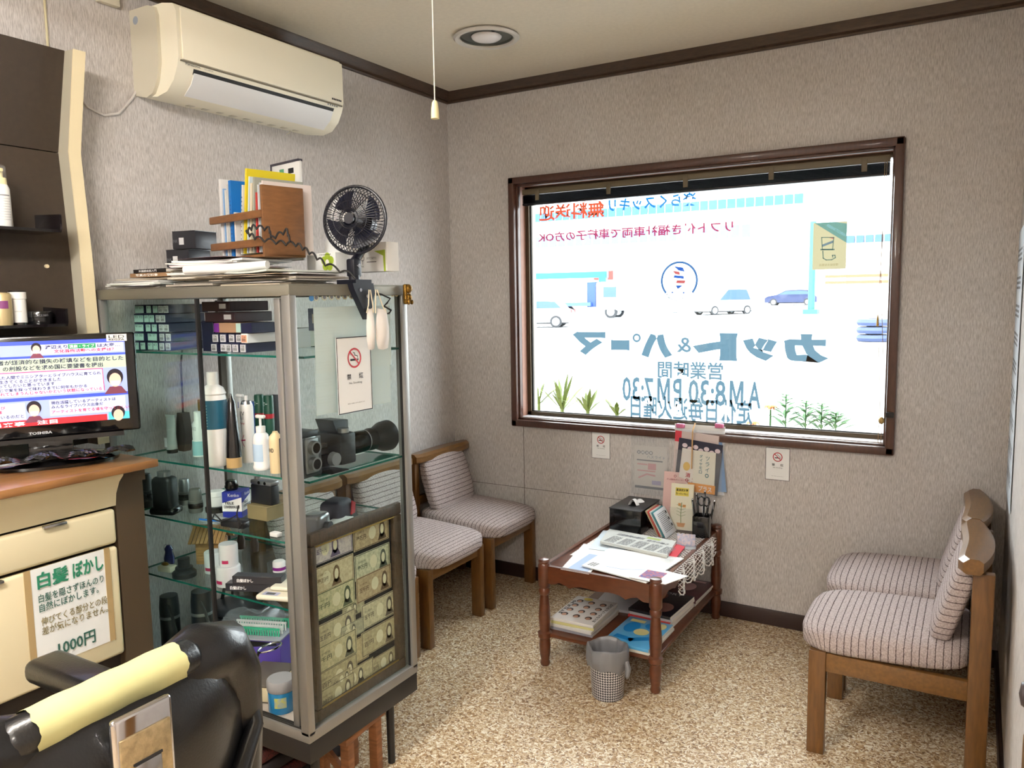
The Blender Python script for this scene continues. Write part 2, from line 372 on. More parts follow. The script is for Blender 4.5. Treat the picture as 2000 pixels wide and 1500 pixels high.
glass_text("リフト付き福祉車両で車椅子の方OK", (1432, 430), (1050, 474), F_crim, .026)
def round_mark(mb):
    x, z = on_glass((1326, 548)); put_ring(mb, GL, x, z, 0.0785, .089, 2, 318, 582, 60)
marks('emblem_ring', film('ring_blue', (.018, .045, .1)), win, round_mark)
def round_text(mb):
    x, z = on_glass((1326, 548))
    for i, ch in enumerate('全国理容組合加盟店'):
        t = math.radians(228 + i * 10.5); p = Pl(GL.p(x + .088 * math.cos(t), z + .088 * math.sin(t), 0), (math.cos(t + math.pi / 2), 0, math.sin(t + math.pi / 2)), (1, 0, 0), .0008)
        rr = GL.r * math.cos(t + math.pi / 2) + GL.u * math.sin(t + math.pi / 2); uu = GL.r * -math.cos(t) + GL.u * -math.sin(t)
        put_text(mb, Pl(GL.p(x + .088 * math.cos(t), z + .088 * math.sin(t), 0), rr, uu, .0008), ch, -.007, -.007, .015, .015, .03, 1)
marks('emblem_lettering', film('grey_print', (.012, .013, .015)), win, round_text)
def emblem(i):
    def fn(mb):
        x, z = on_glass((1326, 548))
        bars = [[(-.012, .052), (.018, .058), (.002, .04), (-.018, .034)], [(.0, .036), (.022, .04), (.012, .026), (-.004, .022)], [(-.014, .018), (.016, .022), (.018, .012), (-.016, .006)],
                [(-.02, .0), (.008, .002), (.01, -.01), (-.018, -.012)], [(-.012, -.02), (.012, -.018), (.004, -.034)]]
        for k, b in enumerate(bars):
            if k % 2 == i: put_poly(mb, GL, [(x + p * 1.5, z + q * 1.15) for p, q in b], 2)
        if i == 0:
            put_line(mb, GL, [(x + .006, z - .03), (x + .018, z - .05), (x + .03, z - .046), (x + .03, z - .056)], .0018, 2); put_line(mb, GL, [(x, z - .03), (x - .014, z - .04), (x - .02, z - .056)], .0018, 2)
            put_disc(mb, GL, x + .032, z - .054, .005, .004, 2); put_disc(mb, GL, x - .022, z - .056, .005, .004, 2)
    return fn
marks('emblem', film('emblem_blue', (.008, .03, .12)), win, emblem(0)); marks('emblem', film('emblem_red', (.14, .03, .03)), win, emblem(1))
# translucent yellow sticker with a striped cup
st = thing('window_sticker', 'yellow square sticker with blue corner band and striped cup on window glass', 'sticker', PY(1621, 527, YG - .003))
sx0, sz1 = -PY(1655, 434, YG).x, PY(1621, 434, YG).z; sw = -PY(1588, 480, YG).x - sx0; sh = sz1 - PY(1621, 526, YG).z
SG = Pl((0, YG - .0024, 0), (-1, 0, 0), (0, 0, 1), -.0004)
marks('sheet', film('sticker_yellow', (.16, .14, .085)), st, lambda mb: put_rect(mb, SG, sx0, sz1 - sh, sw, sh, 1))
marks('band', glassy('sticker_blue', (.3, .62, .85), .005), st, lambda mb: put_poly(mb, SG, [(sx0, sz1 - .01), (sx0 + .05, sz1), (sx0 + sw - .004, sz1), (sx0, sz1 - .088)], 2))
def cup(mb):
    x, z = sx0 + sw * .56, sz1 - sh * .5
    put_line(mb, SG, [(x - .024, z + .034), (x + .024, z + .036), (x + .02, z - .014), (x - .02, z - .016), (x - .024, z + .034)], .0035, 3)
    put_line(mb, SG, [(x - .026, z - .016), (x + .026, z - .014)], .006, 3)
    put_line(mb, SG, [(x + .018, z - .02), (x + .016, z - .05), (x + .004, z - .058), (x - .018, z - .058), (x - .032, z - .05), (x - .03, z - .04), (x - .02, z - .04), (x - .022, z - .048)], .004, 3)
marks('cup_outline', glassy('sticker_line', (.25, .4, .5), .005), st, cup)
marks('cup_stripe', glassy('sticker_stripe_blue', (.3, .45, .8), .005), st, lambda mb: put_poly(mb, SG, [(sx0 + sw * .56 - .022, sz1 - sh * .5 + .012), (sx0 + sw * .56 + .022, sz1 - sh * .5 - .004), (sx0 + sw * .56 + .022, sz1 - sh * .5 + .006), (sx0 + sw * .56 - .022, sz1 - sh * .5 + .022)], 3))
marks('cup_stripe', glassy('sticker_stripe_red', (.95, .4, .45), .005), st, lambda mb: put_poly(mb, SG, [(sx0 + sw * .56 - .023, sz1 - sh * .5 + .034), (sx0 + sw * .56 - .004, sz1 - sh * .5 + .034), (sx0 + sw * .56 - .023, sz1 - sh * .5 + .026)], 3))
marks('lettering', glassy('sticker_white', (1.6, 1.5, 1.9), .005), st, lambda mb: put_text(mb, Pl(SG.p(sx0 + .004, sz1 - .06, 0), SG.r * .84 + SG.u * .54, SG.u * .84 - SG.r * .54, -.0004), 'HAIRCUT BARBER', .0, -.004, .09, .011, .01, 3))
marks('lettering', glassy('sticker_small', (.6, .55, .4), .005), st, lambda mb: put_text(mb, SG, '理容組合加盟店', sx0 + .03, sz1 - sh + .014, .075, .01, .0, 3))

# venetian blind pulled all the way up
bl = thing('venetian_blind', 'raised venetian blind with dark slats bunched under the window head', 'blind', ((HX0 + HX1) / 2, YB + .03, 1.93))
def B(mb, n, m): return mb.build(n, m, bl, world=True)
B(MB().rbox(((HX0 + HX1) / 2, YB + .035, HZ1 - .04), (HX1 - HX0 - .05, .03, .026), .003), 'headrail', mat('blind_rail', (104, 92, 70), .5))
M_slat = mat('dark_slat', (34, 34, 40), .3, metal=.3)
for i in range(13):
    z = HZ1 - .0575 - i * .0031
    MB().prism([(0, -.013, z), (0, -.006, z + .0022), (0, .006, z + .0022), (0, .013, z), (0, .006, z - .0004), (0, -.006, z - .0004)], (HX0 + .025, YB + .035, 0), (HX1 - .025, YB + .035, 0)).build('slat', M_slat, bl, world=True)
B(MB().rbox(((HX0 + HX1) / 2, YB + .035, HZ1 - .1), (HX1 - HX0 - .05, .026, .012), .004), 'bottom_rail', M_slat)
for x in (-1.9, -1.52, -1.15, -.78, -.42):
    B(MB().rbox((x, YB + .02, HZ1 - .06), (.022, .006, .05), .002), 'bracket', mat('blind_rail'))
B(MB().tube([(-.345, YB + .01, HZ1 - .05), (-.347, YB + .012, 1.6), (-.352, YB + .012, 1.36)], .0012, 5), 'cord', mat('cord_tan', (150, 125, 90), .8))
B(MB().tube([(-.337, YB + .01, HZ1 - .05), (-.347, YB + .006, 1.55), (-.327, YB + .002, 1.2), (-.317, YB - .03, .985)], .0012, 5), 'cord', mat('cord_tan'))
B(MB().lathe([(0, .0), (.005, .003), (.004, .03), (.002, .045), (0, .046)], (-.352, YB + .012, 1.315), 10), 'cord_tassel', mat('amber_plastic', (190, 150, 60), .4))
B(MB().tube([(-.345, YB + .006, 1.25), (-.332, YB + .004, .99), (-.335, YB + .004, .85), (-.325, YB + .004, .835), (-.322, YB + .003, .93)], .0012, 5), 'cord', mat('cord_tan'))
cl = thing('cord_cleat', 'small dark cord cleat with brass knob on right window casing', 'cleat', (-.292, YB - .03, .955))
MB().rbox((0, 0, .012), (.03, .018, .022), .004).build('cleat_body', mat('black_rubber'), cl)
MB().ball((-.03, .0, -.012), (.012, .012, .015), 10).build('brass_knob', mat('brass_dull', (176, 146, 90), .4, metal=.4), cl)

# ================================================================== the street outside
M_asph = mat('pale_asphalt', (176, 178, 180), .9, var=.1, vscale=.6)
def gz(Y): return -.12 + max(0, Y - 38) * .0135      # the lot rises gently towards the warehouse
def G(px, py):
    Y = 8.
    while Y < 120 and PY(px, py, Y).z > gz(Y): Y += .1
    return PY(px, py, Y)
struct(MB().prism([(0, YB + .3, -.6), (0, YB + .3, -.12), (0, 38, -.12), (0, 170, gz(170)), (0, 170, -.6)], (-140, 0, 0), (120, 0, 0)), 'ground', M_asph)
M_bw = mat('white_wall', (235, 235, 236), .8); M_bb = mat('blue_metal', (38, 84, 140), .6); M_bg = mat('grey_glass', (52, 78, 100), .3)
M_tyre = mat('tyre', (40, 42, 46), .8); M_rim = mat('rim', (200, 205, 210), .3, metal=.6); M_wcar = mat('white_paint', (235, 237, 240), .25, coat=.5); M_dcar = mat('navy_paint', (18, 34, 74), .25, coat=.5)
bd = thing('warehouse', 'long white warehouse with blue eaves and small windows across the street', 'building', G(1330, 606))
def BB(mb, n, m): return mb.build(n, m, bd, world=True)
YW = 80
def bx(x0, x1, y0, y1, Y, dep=1.): # box whose front face fills pixels on the plane y=Y
    a = PY(x0, y0, Y); b = PY(x1, y1, Y); return a.x, b.x, min(a.z, b.z), max(a.z, b.z)
x0 = PY(985, 450, YW).x; x1 = PY(1575, 450, YW).x; zt = PY(1300, 415, YW).z
BB(MB().span((x0 - 8, YW, -.12), (x1, YW + 14, zt)), 'wall', M_bw)
BB(MB().prism([(0, -1.2, 0), (0, -1.2, .9), (0, 7, 3.0), (0, 15, .9), (0, 15, 0)], (x0 - 9, YW, zt), (x1 + .5, YW, zt)), 'roof', mat('pale_roof', (205, 215, 225), .6))
zf = PY(1200, 407, YW - 1.3).z; nb = 46
for i in range(nb):
    a = x0 - 8 + (x1 - x0 + 8) * i / nb
    BB(MB().span((a, YW - 1.32, zf - .85), (a + (x1 - x0 + 8) / nb * .86, YW - 1.25, zf + .05)), 'eave_panel', M_bb)
for i in range(34):
    a = x0 - 8 + (x1 - x0 + 3) * i / 34
    BB(MB().span((a, YW - .1, zf - 3.6), (a + (x1 - x0) / 34 * .8, YW - .02, zf - 2.4)), 'wall_panel', mat('grey_blue_panel', (84, 104, 136), .6))
for q in ((1166, 490, 1178, 517), (1185, 488, 1197, 516), (1268, 487, 1275, 511), (1281, 484, 1303, 511)):
    a = bx(q[0], q[2], q[1], q[3], YW - .05); wn = BB(MB().span((a[0], YW - .06, a[2]), (a[1], YW + .02, a[3])), 'window', mat('window_rim', (200, 210, 215), .5))
    MB().span((a[0] + .08, YW - .09, a[2] + .08), (a[1] - .08, YW - .05, a[3] - .08)).build('glass', M_bg, wn)
a = bx(1161, 1197, 530, 546, YW - .1); BB(MB().span((a[0], YW - .3, a[2]), (a[1], YW, a[3])), 'red_sign_panel', mat('red_sign', (150, 44, 38), .7))
# low annexe to the right with blue fascia
an = thing('annexe_building', 'low pale building with dark blue fascia beyond the parking at right', 'building', G(1690, 600))
xa, xb = PY(1655, 470, 55).x, PY(1760, 470, 55).x; z1_, z2_ = PY(1700, 473, 55).z, PY(1700, 459, 55).z
MB().span((xa, 55, -.12), (xb + 10, 62, z1_)).build('wall', M_bw, an, world=True)
for i in range(24): MB().span((xa + (xb + 10 - xa) * i / 24, 54.7, z1_), (xa + (xb + 10 - xa) * (i + .82) / 24, 55.2, z2_)).build('fascia_panel', mat('navy_fascia', (44, 76, 124), .6), an, world=True)
for zz in (540, 552): p0 = PY(1612, zz, 54.9); p1 = PY(1735, zz - 2, 54.9); MB().span((p0.x, 54.8, p0.z - .1), (p1.x, 55, p0.z + .08)).build('beam', mat('tan_beam', (110, 80, 54), .7), an, world=True)

def wheel(mbt, mbr, c, r, ax):
    c = Vector(c); ax = Vector(ax)
    mbt.cyl(c - ax * .1, c + ax * .1, r, n=20); mbr.cyl(c - ax * .115, c + ax * .115, r * .64, n=12)
def car(name, label, loc, rz, body, L=4.2, Wd=1.7, Hh=1.55, cat='car'):
    t = thing(name, label, cat, loc, rz); zc = .28
    prof = [(-L / 2, zc), (-L / 2 - .02, .75), (-L / 2 + .15, .92), (-L / 2 + .35, .98), (-L / 2 + .75, Hh - .05), (-L / 2 + 1.5, Hh), (L / 2 - 1.9, Hh - .04), (L / 2 - 1.05, 1.0), (L / 2 - .25, .86), (L / 2, .7), (L / 2, zc)]
    MB().prism([(x, 0, z) for x, z in prof], (0, -Wd / 2, 0), (0, Wd / 2, 0)).build('body', body, t)
    g = [(-L / 2 + .5, 1.02), (-L / 2 + .85, Hh - .14), (-L / 2 + 1.5, Hh - .1), (L / 2 - 1.92, Hh - .13), (L / 2 - 1.2, 1.02)]
    for s in (-1, 1): MB().prism([(x, 0, z) for x, z in g], (0, s * (Wd / 2 - .01), 0), (0, s * (Wd / 2 + .012), 0)).build('side_window', M_bg, t)
    MB().add([(-L / 2 + .36, -Wd * .42, 1.0), (-L / 2 + .36, Wd * .42, 1.0), (-L / 2 + .72, Wd * .4, Hh - .08), (-L / 2 + .72, -Wd * .4, Hh - .08)], [(0, 1, 2, 3)]).build('rear_window', M_bg, t)
    for x in (-L / 2 + .8, L / 2 - .8):
        for s in (-1, 1):
            a, b = MB(), MB(); wheel(a, b, (x, s * (Wd / 2 - .08), .32), .32, (0, 1, 0)); w = a.build('wheel', M_tyre, t); b.build('rim', M_rim, w)
    MB().box((0, 0, .3), (L - .6, Wd - .2, .2)).build('underbody', M_tyre, t)
    for s in (-1, 1): MB().box((-L / 2, s * Wd * .38, .85), (.05, .2, .22)).build('tail_lamp', mat('tail_red', (180, 40, 40), .4), t)
    return t
car('parked_car', 'white car at left edge of the window view, cut off by the sash', G(1062, 641) + Vector((-1.2, 1.0, 0)), math.radians(198), M_wcar, 4.4, 1.75, 1.5)
car('parked_car', 'white van-like car parked by the warehouse wall, rear window facing us', G(1395, 616) + Vector((0, 2, 0)), math.radians(235), M_wcar, 4.4, 1.8, 1.85)
car('parked_car', 'dark navy estate car parked beside the green pole', G(1537, 597) + Vector((0, 2, 0)), math.radians(184), M_dcar, 4.6, 1.8, 1.45)
# crane truck
tk = thing('crane_truck', 'white flatbed truck with bright blue crane boom in the parking lot', 'truck', G(1155, 622) + Vector((0, 1.5, 0)), math.radians(8))
MB().rbox((.9, 0, 1.45), (1.9, 2.1, 1.9), .15).build('cab', M_wcar, tk)
MB().box((.95, -1.06, 1.75), (.9, .04, .7)).build('cab_window', M_bg, tk); MB().box((1.86, 0, 1.75), (.05, 1.7, .75)).build('windscreen', M_bg, tk)
MB().box((-3.2, 0, .95), (5.6, 2.1, .25)).build('bed', mat('bed_blue', (60, 90, 150), .6), tk)
for i in range(8): MB().box((-5.6 + i * .62, -1.05, 1.5), (.5, .05, .85)).build('side_board', M_wcar, tk)
MB().box((-.45, 0, 1.6), (.6, 1.4, 1.7)).build('crane_column', mat('navy_steel', (30, 60, 130), .5), tk)
MB().box((-2.6, 0, 2.95), (6.2, .45, .42)).box((.2, 0, 2.75), (.5, .5, .6)).build('crane_boom', mat('crane_blue', (16, 88, 160), .4), tk)
for x in (1.0, -2.6, -4.2):
    for s in (-1, 1):
        a, b = MB(), MB(); wheel(a, b, (x, s * .92, .42), .42, (0, 1, 0)); w = a.build('wheel', M_tyre, tk); b.build('rim', M_rim, w)
# steps, pole, wall stub
stp = thing('concrete_steps', 'small flight of outdoor steps with railing beside the truck', 'steps', G(1215, 615) + Vector((2, 4, 0)))
for i in range(5): MB().box((i * .45 - 1, 0, .18 + .0 * i + (4 - i) * .18), (.5, 1.6, .12)).build('step', mat('step_grey', (150, 155, 160), .8), stp)
MB().tube([(-1.1, -.8, 1.9), (1.2, -.8, .9)], .05, 6).tube([(-1.1, -.8, .9), (-1.1, -.8, 1.9)], .05, 6).tube([(1.2, -.8, 0), (1.2, -.8, .9)], .05, 6).build('railing', mat('step_grey'), stp)
pb = G(1584, 613); ph = PY(1588, 440, pb.y).z + .12
one(MB().cyl((0, 0, 0), (0, 0, ph), .22, .2, 12).box((0, 0, .15), (.9, .9, .3)), 'sign_pole', mat('green_pole', (44, 104, 96), .5), 'tall teal pole on a concrete foot in the parking lot', 'pole', pb)
tb = G(1707, 667)
ty = thing('tyre_stack', 'bluish stack of tyres standing at the right of the lot', 'tyres', tb)
for i in range(3): MB().lathe([(.25, 0), (.5, .02), (.55, .12), (.5, .22), (.25, .24)], (0, 0, .25 * i), 16, closed=True).build('tyre', mat('blue_tyre', (52, 66, 100), .7), ty)
bt = G(1638, 686)
one(MB().lathe([(.3, 0), (.28, .1), (.3, .5), (.26, .75), (0, .78)], (0, 0, 0), 12), 'waste_drum', mat('pale_drum', (170, 180, 200), .6), 'pale grey drum standing on the asphalt outside', 'drum', bt)

# flower bed under the window: each plant on its own
M_leafA = mat('yellow_green_leaf', (96, 110, 40), .6, var=.3, vscale=30); M_leafB = mat('fresh_green_leaf', (54, 110, 44), .6, var=.3, vscale=30); M_flow = mat('orange_petal', (200, 110, 50), .7)
def spiky(loc, n, L, label):
    t = thing('flower_bed_plant', label, 'plant', loc, group='plants in the flower bed outside'); rnd = random.Random(int(loc[0] * 1000))
    for i in range(n):
        a = rnd.uniform(0, 6.28); e = rnd.uniform(.5, 1.35); l = L * rnd.uniform(.6, 1.1); d = Vector((math.cos(a) * math.cos(e), math.sin(a) * math.cos(e), math.sin(e))); s = d.cross(Vector((0, 0, 1))).normalized() * .012
        m_ = Vector((0, 0, .0)) + d * l * .6; MB().add([-s * .4, s * .4, m_ + s, m_ - s, d * l + Vector((0, 0, -.02))], [(0, 1, 2, 3), (3, 2, 4)]).build('leaf', M_leafA, t)
    MB().cyl((0, 0, -.5), (0, 0, .05), .012, n=6).build('stem', M_leafA, t)
def leafy(loc, hh, label):
    t = thing('flower_bed_plant', label, 'plant', loc, group='plants in the flower bed outside'); rnd = random.Random(int(loc[0] * 999))
    MB().cyl((0, 0, -.5), (0, 0, hh), .006, .003, 6).build('stem', M_leafB, t)
    for i in range(26):
        z = hh * (i / 26) ** .9; a = i * 2.4; l = .12 * (1.15 - i / 30); d = Vector((math.cos(a), math.sin(a), .5)).normalized(); s = d.cross(Vector((0, 0, 1))).normalized() * .013
        MB().add([(0, 0, z), d * l * .5 + s + Vector((0, 0, z)), d * l + Vector((0, 0, z - .01)), d * l * .5 - s + Vector((0, 0, z))], [(0, 1, 2, 3)]).build('leaf', M_leafB, t)
YP = 4.15
for px, py, n, L, lb in ((1098, 802, 16, .27, 'yellow-green spiky plant at left of the window view'), (1148, 806, 12, .22, 'second spiky plant, thinner, right of the yellow-green one'), (1052, 790, 9, .2, 'wispy bush against the left edge of the window view'),
                         (1205, 812, 9, .16, 'low spiky plant below the closing-day lettering')):
    spiky(PY(px, py, YP), n, L, lb)
for px, py, q, lb in ((1534, 838, 770, 'tallest leafy green stalk beyond the right part of the pane'), (1573, 842, 783, 'leafy green stalk, second from the tallest'), (1604, 845, 788, 'bushy green stalk, third along the window'), (1632, 842, 806, 'short green stalk farthest right of the bed')):
    b = PY(px, py, YP); leafy(b, PY(px, q, YP).z - b.z, lb)
for px, py, lb in ((1505, 800, 'orange blossom in front of the lettering outside'), (1470, 832, 'pale grey-green clump with orange flowers at bed centre')):
    b = PY(px, py, YP); t = thing('flower_clump', lb, 'flowers', b)
    for i in range(10):
        a = i * .63; MB().add([(0, 0, 0), (.03 * math.cos(a), .03 * math.sin(a), .02), (.05 * math.cos(a + .3), .05 * math.sin(a + .3), .0), (.03 * math.cos(a + .6), .03 * math.sin(a + .6), .02)], [(0, 1, 2, 3)]).build('petal', M_flow, t)
    MB().cyl((0, 0, -.4), (0, 0, 0), .005, n=6).build('stem', M_leafB, t)
struct(MB().span((-3.2, YB + .32, -.12), (.6, YB + 1.1, .42)), 'flower_bed', mat('bed_soil', (150, 140, 125), .9))
# ================================================================== waiting chairs
def stripe_mat(name, axis):
    m = mat(name, (200, 188, 186), .95, spec=.1); n = m.node_tree.nodes; l = m.node_tree.links; b = n['Principled BSDF']
    tc = n.new('ShaderNodeTexCoord'); sp = n.new('ShaderNodeSeparateXYZ'); l.new(tc.outputs['Object'], sp.inputs[0])
    nz = n.new('ShaderNodeTexNoise'); nz.inputs['Scale'].default_value = 150; l.new(tc.outputs['Object'], nz.inputs['Vector'])
    a = n.new('ShaderNodeMath'); a.operation = 'MULTIPLY_ADD'; a.inputs[1].default_value = .004; l.new(nz.outputs[0], a.inputs[0])
    if axis == 0:       # the stripes wrap down over the front edge of the seat
        k1 = n.new('ShaderNodeMapRange'); k1.inputs[1].default_value = .17; k1.inputs[2].default_value = .235; l.new(sp.outputs[0], k1.inputs[0])
        k2 = n.new('ShaderNodeMath'); k2.operation = 'SUBTRACT'; k2.inputs[0].default_value = .4; l.new(sp.outputs[2], k2.inputs[1])
        k3 = n.new('ShaderNodeMath'); k3.operation = 'MULTIPLY_ADD'; l.new(k1.outputs[0], k3.inputs[0]); l.new(k2.outputs[0], k3.inputs[1]); l.new(sp.outputs[0], k3.inputs[2]); l.new(k3.outputs[0], a.inputs[2])
    else: l.new(sp.outputs[axis], a.inputs[2])
    d = n.new('ShaderNodeMath'); d.operation = 'DIVIDE'; d.inputs[1].default_value = .0205; l.new(a.outputs[0], d.inputs[0])
    fr = n.new('ShaderNodeMath'); fr.operation = 'FRACT'; l.new(d.outputs[0], fr.inputs[0])
    rp = n.new('ShaderNodeValToRGB'); e = rp.color_ramp.elements; e[0].position = 0; e[1].position = .16
    e[0].color = lin((92, 78, 78)) + (1,); e[1].color = lin((206, 194, 192)) + (1,); e.new(.08).color = lin((100, 86, 86)) + (1,)
    l.new(fr.outputs[0], rp.inputs[0])
    vo = n.new('ShaderNodeTexVoronoi'); vo.inputs['Scale'].default_value = 190; l.new(tc.outputs['Object'], vo.inputs['Vector'])
    vr = n.new('ShaderNodeValToRGB'); vr.color_ramp.elements[0].color = (1, 1, 1, 1); vr.color_ramp.elements[1].color = (.66, .63, .62, 1); vr.color_ramp.elements[1].position = .8; l.new(vo.outputs['Distance'], vr.inputs[0])
    mu = n.new('ShaderNodeMixRGB'); mu.blend_type = 'MULTIPLY'; mu.inputs[0].default_value = 1; l.new(rp.outputs[0], mu.inputs[1]); l.new(vr.outputs[0], mu.inputs[2]); l.new(mu.outputs[0], b.inputs['Base Color'])
    bp = n.new('ShaderNodeBump'); bp.inputs['Strength'].default_value = .8; bp.inputs['Distance'].default_value = .003; bp.invert = True
    l.new(vo.outputs['Distance'], bp.inputs['Height']); l.new(bp.outputs[0], b.inputs['Normal']); return m
M_seat = stripe_mat('striped_weave_seat', 0); M_back = stripe_mat('striped_weave_back', 2)
M_oak = mat('honey_oak', (114, 76, 34), .38, var=.35, vscale=14, stretch=(8, 8, 1.2), coat=.3)
M_oakx = mat('honey_oak_rail', (124, 86, 42), .36, var=.3, vscale=14, stretch=(8, 1.2, 8), coat=.3)
def pillow(mb, c, d, M=None, p=4.0, n=18, crown=.0):
    """soft rounded slab"""
    bm = bmesh.new(); bmesh.ops.create_cube(bm, size=2); bmesh.ops.subdivide_edges(bm, edges=bm.edges[:], cuts=7, use_grid_fill=True)
    for v in bm.verts:
        q = v.co; k = (abs(q.x) ** p + abs(q.y) ** p + abs(q.z) ** p) ** (1 / p); q = q / k
        z = q.z * d[2] / 2 + crown * max(0, 1 - q.x * q.x) * max(0, 1 - q.y * q.y) * max(q.z, 0)
        v.co = Vector((q.x * d[0] / 2, q.y * d[1] / 2, z))
    return mb.bm(bm, c, M)
def chair(label, loc, rz):
    t = thing('waiting_chair', label, 'chair', loc, rz, 'striped waiting chairs')
    for y in (-.195, .195):
        MB().rbox((.2, y, .17), (.052, .034, .34), .004).build('leg', M_oak, t)
        MB().rbox((-.235, y, .33), (.055, .034, .66), .004).build('leg', M_oak, t)
        MB().rbox((-.02, y, .305), (.40, .024, .06), .003).build('side_rail', M_oakx, t)
    MB().rbox((.2, 0, .31), (.026, .37, .05), .003).build('front_rail', M_oakx, t)
    MB().rbox((-.225, 0, .31), (.026, .37, .05), .003).build('rear_rail', M_oakx, t)
    MB().rbox((-.235, 0, .46), (.02, .37, .045), .003).build('back_slat', M_oakx, t)
    # bowed top rail
    mb = MB(); N = 14; vs = []
    for i in range(N + 1):
        u = -1 + 2 * i / N; y = u * .228; x = -.243 + .03 * u * u - .02; w = .085 - .022 * abs(u) ** 3; z0 = .655 + .004 * u * u; e = .013 if abs(u) > .98 else 0
        sec = [(x + w - e, z0 + .006), (x + w - .008 - e, z0), (x + .008, z0), (x, z0 + .01), (x, z0 + .036), (x + .012, z0 + .045), (x + w - .016 - e, z0 + .045), (x + w - e, z0 + .032)]
        vs += [(a, y, b) for a, b in sec]
    mb.add(vs, [(i * 8 + j, i * 8 + (j + 1) % 8, (i + 1) * 8 + (j + 1) % 8, (i + 1) * 8 + j) for i in range(N) for j in range(8)] + [tuple(range(7, -1, -1)), tuple(range(N * 8, N * 8 + 8))])
    mb.build('top_rail', M_oakx, t)
    pillow(MB(), (.02, 0, .378), (.49, .445, .09), Matrix.Rotation(math.radians(3), 3, 'Y'), 4.6, crown=.008).build('seat', M_seat, t, angle=80)
    pillow(MB(), (-.165, 0, .54), (.065, .36, .30), Matrix.Rotation(math.radians(-17), 3, 'Y'), 4.6).build('backrest', M_back, t, angle=80)
    return t
ch = chair('striped waiting chair in the far corner below the wall joint', (-2.135, 3.215, 0), 0)
dup(ch, (-2.135, 2.728, 0), 0, 'striped waiting chair between the corner chair and the glass cabinet')
dup(ch, (-2.135, 2.24, 0), 0, 'striped waiting chair mostly hidden behind the glass cabinet')
dup(ch, (-.195, 2.72, 0), math.pi, 'nearer striped waiting chair at right, full side frame in view')
dup(ch, (-.195, 3.185, 0), math.pi, 'farther striped waiting chair at right against the window wall')

# ================================================================== coffee table
M_cherry = mat('cherry_wood', (98, 52, 30), .3, var=.3, vscale=10, stretch=(2, 2, 6), coat=.4)
TX0, TX1, TY0, TY1 = -1.432, -.972, 2.635, 3.405
tc_ = thing('coffee_table', 'small cherry-wood coffee table with turned legs and lower shelf', 'table', ((TX0 + TX1) / 2, (TY0 + TY1) / 2, 0))
def T(mb, n, m, **k): return mb.build(n, m, tc_, world=True, **k)
legp = [(.0, 0), (.017, .002), (.02, .012), (.016, .024), (.021, .05), (.023, .085), (.02, .112), (.027, .118), (.028, .136), (.02, .142), (.021, .16), (.024, .2), (.02, .255), (.0165, .29), (.022, .298), (.022, .31), (.018, .318), (.024, .326), (.024, .41), (.02, .418), (.023, .424), (.02, .434), (.0, .438)]
for x in (TX0, TX1):
    for y in (TY0, TY1): T(MB().lathe(legp, (x, y, 0), 18), 'leg', M_cherry)
def apron(a, b, inward):
    a = Vector(a); b = Vector(b); L = (b - a).length; d = (b - a) / L; pts = [(0, .41), (L, .41)]
    for i in range(21):
        u = 1 - i / 20; pts.append((u * L, .335 + .022 * (abs(math.cos(u * math.pi * 2)) ** .6) * (1 if .12 < u < .88 else .2) - .012 * math.exp(-((u - .5) / .1) ** 2)))
    return MB().prism([d * p + Vector((0, 0, q)) for p, q in pts], a, a + Vector(inward) * .016)
T(apron((TX0, TY0 - .008, 0), (TX1, TY0 - .008, 0), (0, 1, 0)), 'apron', M_cherry); T(apron((TX0, TY1 - .008, 0), (TX1, TY1 - .008, 0), (0, 1, 0)), 'apron', M_cherry)
T(apron((TX0 - .008, TY0, 0), (TX0 - .008, TY1, 0), (1, 0, 0)), 'apron', M_cherry); T(apron((TX1 - .008, TY0, 0), (TX1 - .008, TY1, 0), (1, 0, 0)), 'apron', M_cherry)
T(MB().rbox(((TX0 + TX1) / 2, (TY0 + TY1) / 2, .398), (TX1 - TX0 - .01, TY1 - TY0 - .01, .012), .003), 'table_top', M_cherry)
T(MB().rbox(((TX0 + TX1) / 2, (TY0 + TY1) / 2, .127), (TX1 - TX0 + .012, TY1 - TY0 + .012, .016), .005), 'lower_shelf', M_cherry)
TZ = .4045
# crocheted doily hanging over the right edge: a net of threads
dl = thing('lace_doily', 'white crocheted doily hanging over right edge of coffee table', 'doily', (-1.1, 3.02, TZ))
def drape(u, v):      # u across, v along the table
    x = -1.40 + u * .515; y = 2.80 + v * .5; z = TZ + .001; e = TX1 + .018
    if x > e: o = x - e; x = e + .012 + .012 * math.sin(v * 25); z -= o * (1 + .12 * math.sin(v * 17)); 
    return Vector((x, y, z))
net = MB(); NU, NV = 54, 48
for i in range(NU + 1):
    for j in range(NV):
        if (j + i) % 2: net.tube([drape(i / NU, j / NV), drape(min(1, (i + .5) / NU), (j + .5) / NV), drape(i / NU, (j + 1) / NV)], .0014, 4, False)
        else: net.tube([drape(i / NU, j / NV), drape(max(0, (i - .5) / NU), (j + .5) / NV), drape(i / NU, (j + 1) / NV)], .0014, 4, False)
nt = net.build('lace_net', mat('cotton_white', (232, 230, 228), .9), dl, world=True); nt['kind'] = 'stuff'
ed = MB()
for k in range(14):
    v0 = k / 14; ed.tube([drape(1, v0), drape(1, v0 + .02) + Vector((0, 0, -.014)), drape(1, v0 + .05) + Vector((0, 0, -.016)), drape(1, min(1, v0 + .071))], .0028, 5)
ed.build('scalloped_edge', mat('cotton_white'), dl, world=True)
MB().grid(lambda u, v: drape(u * .12, v) + Vector((0, 0, .0006)), 6, 8).build('solid_band', mat('cotton_white'), dl, world=True)

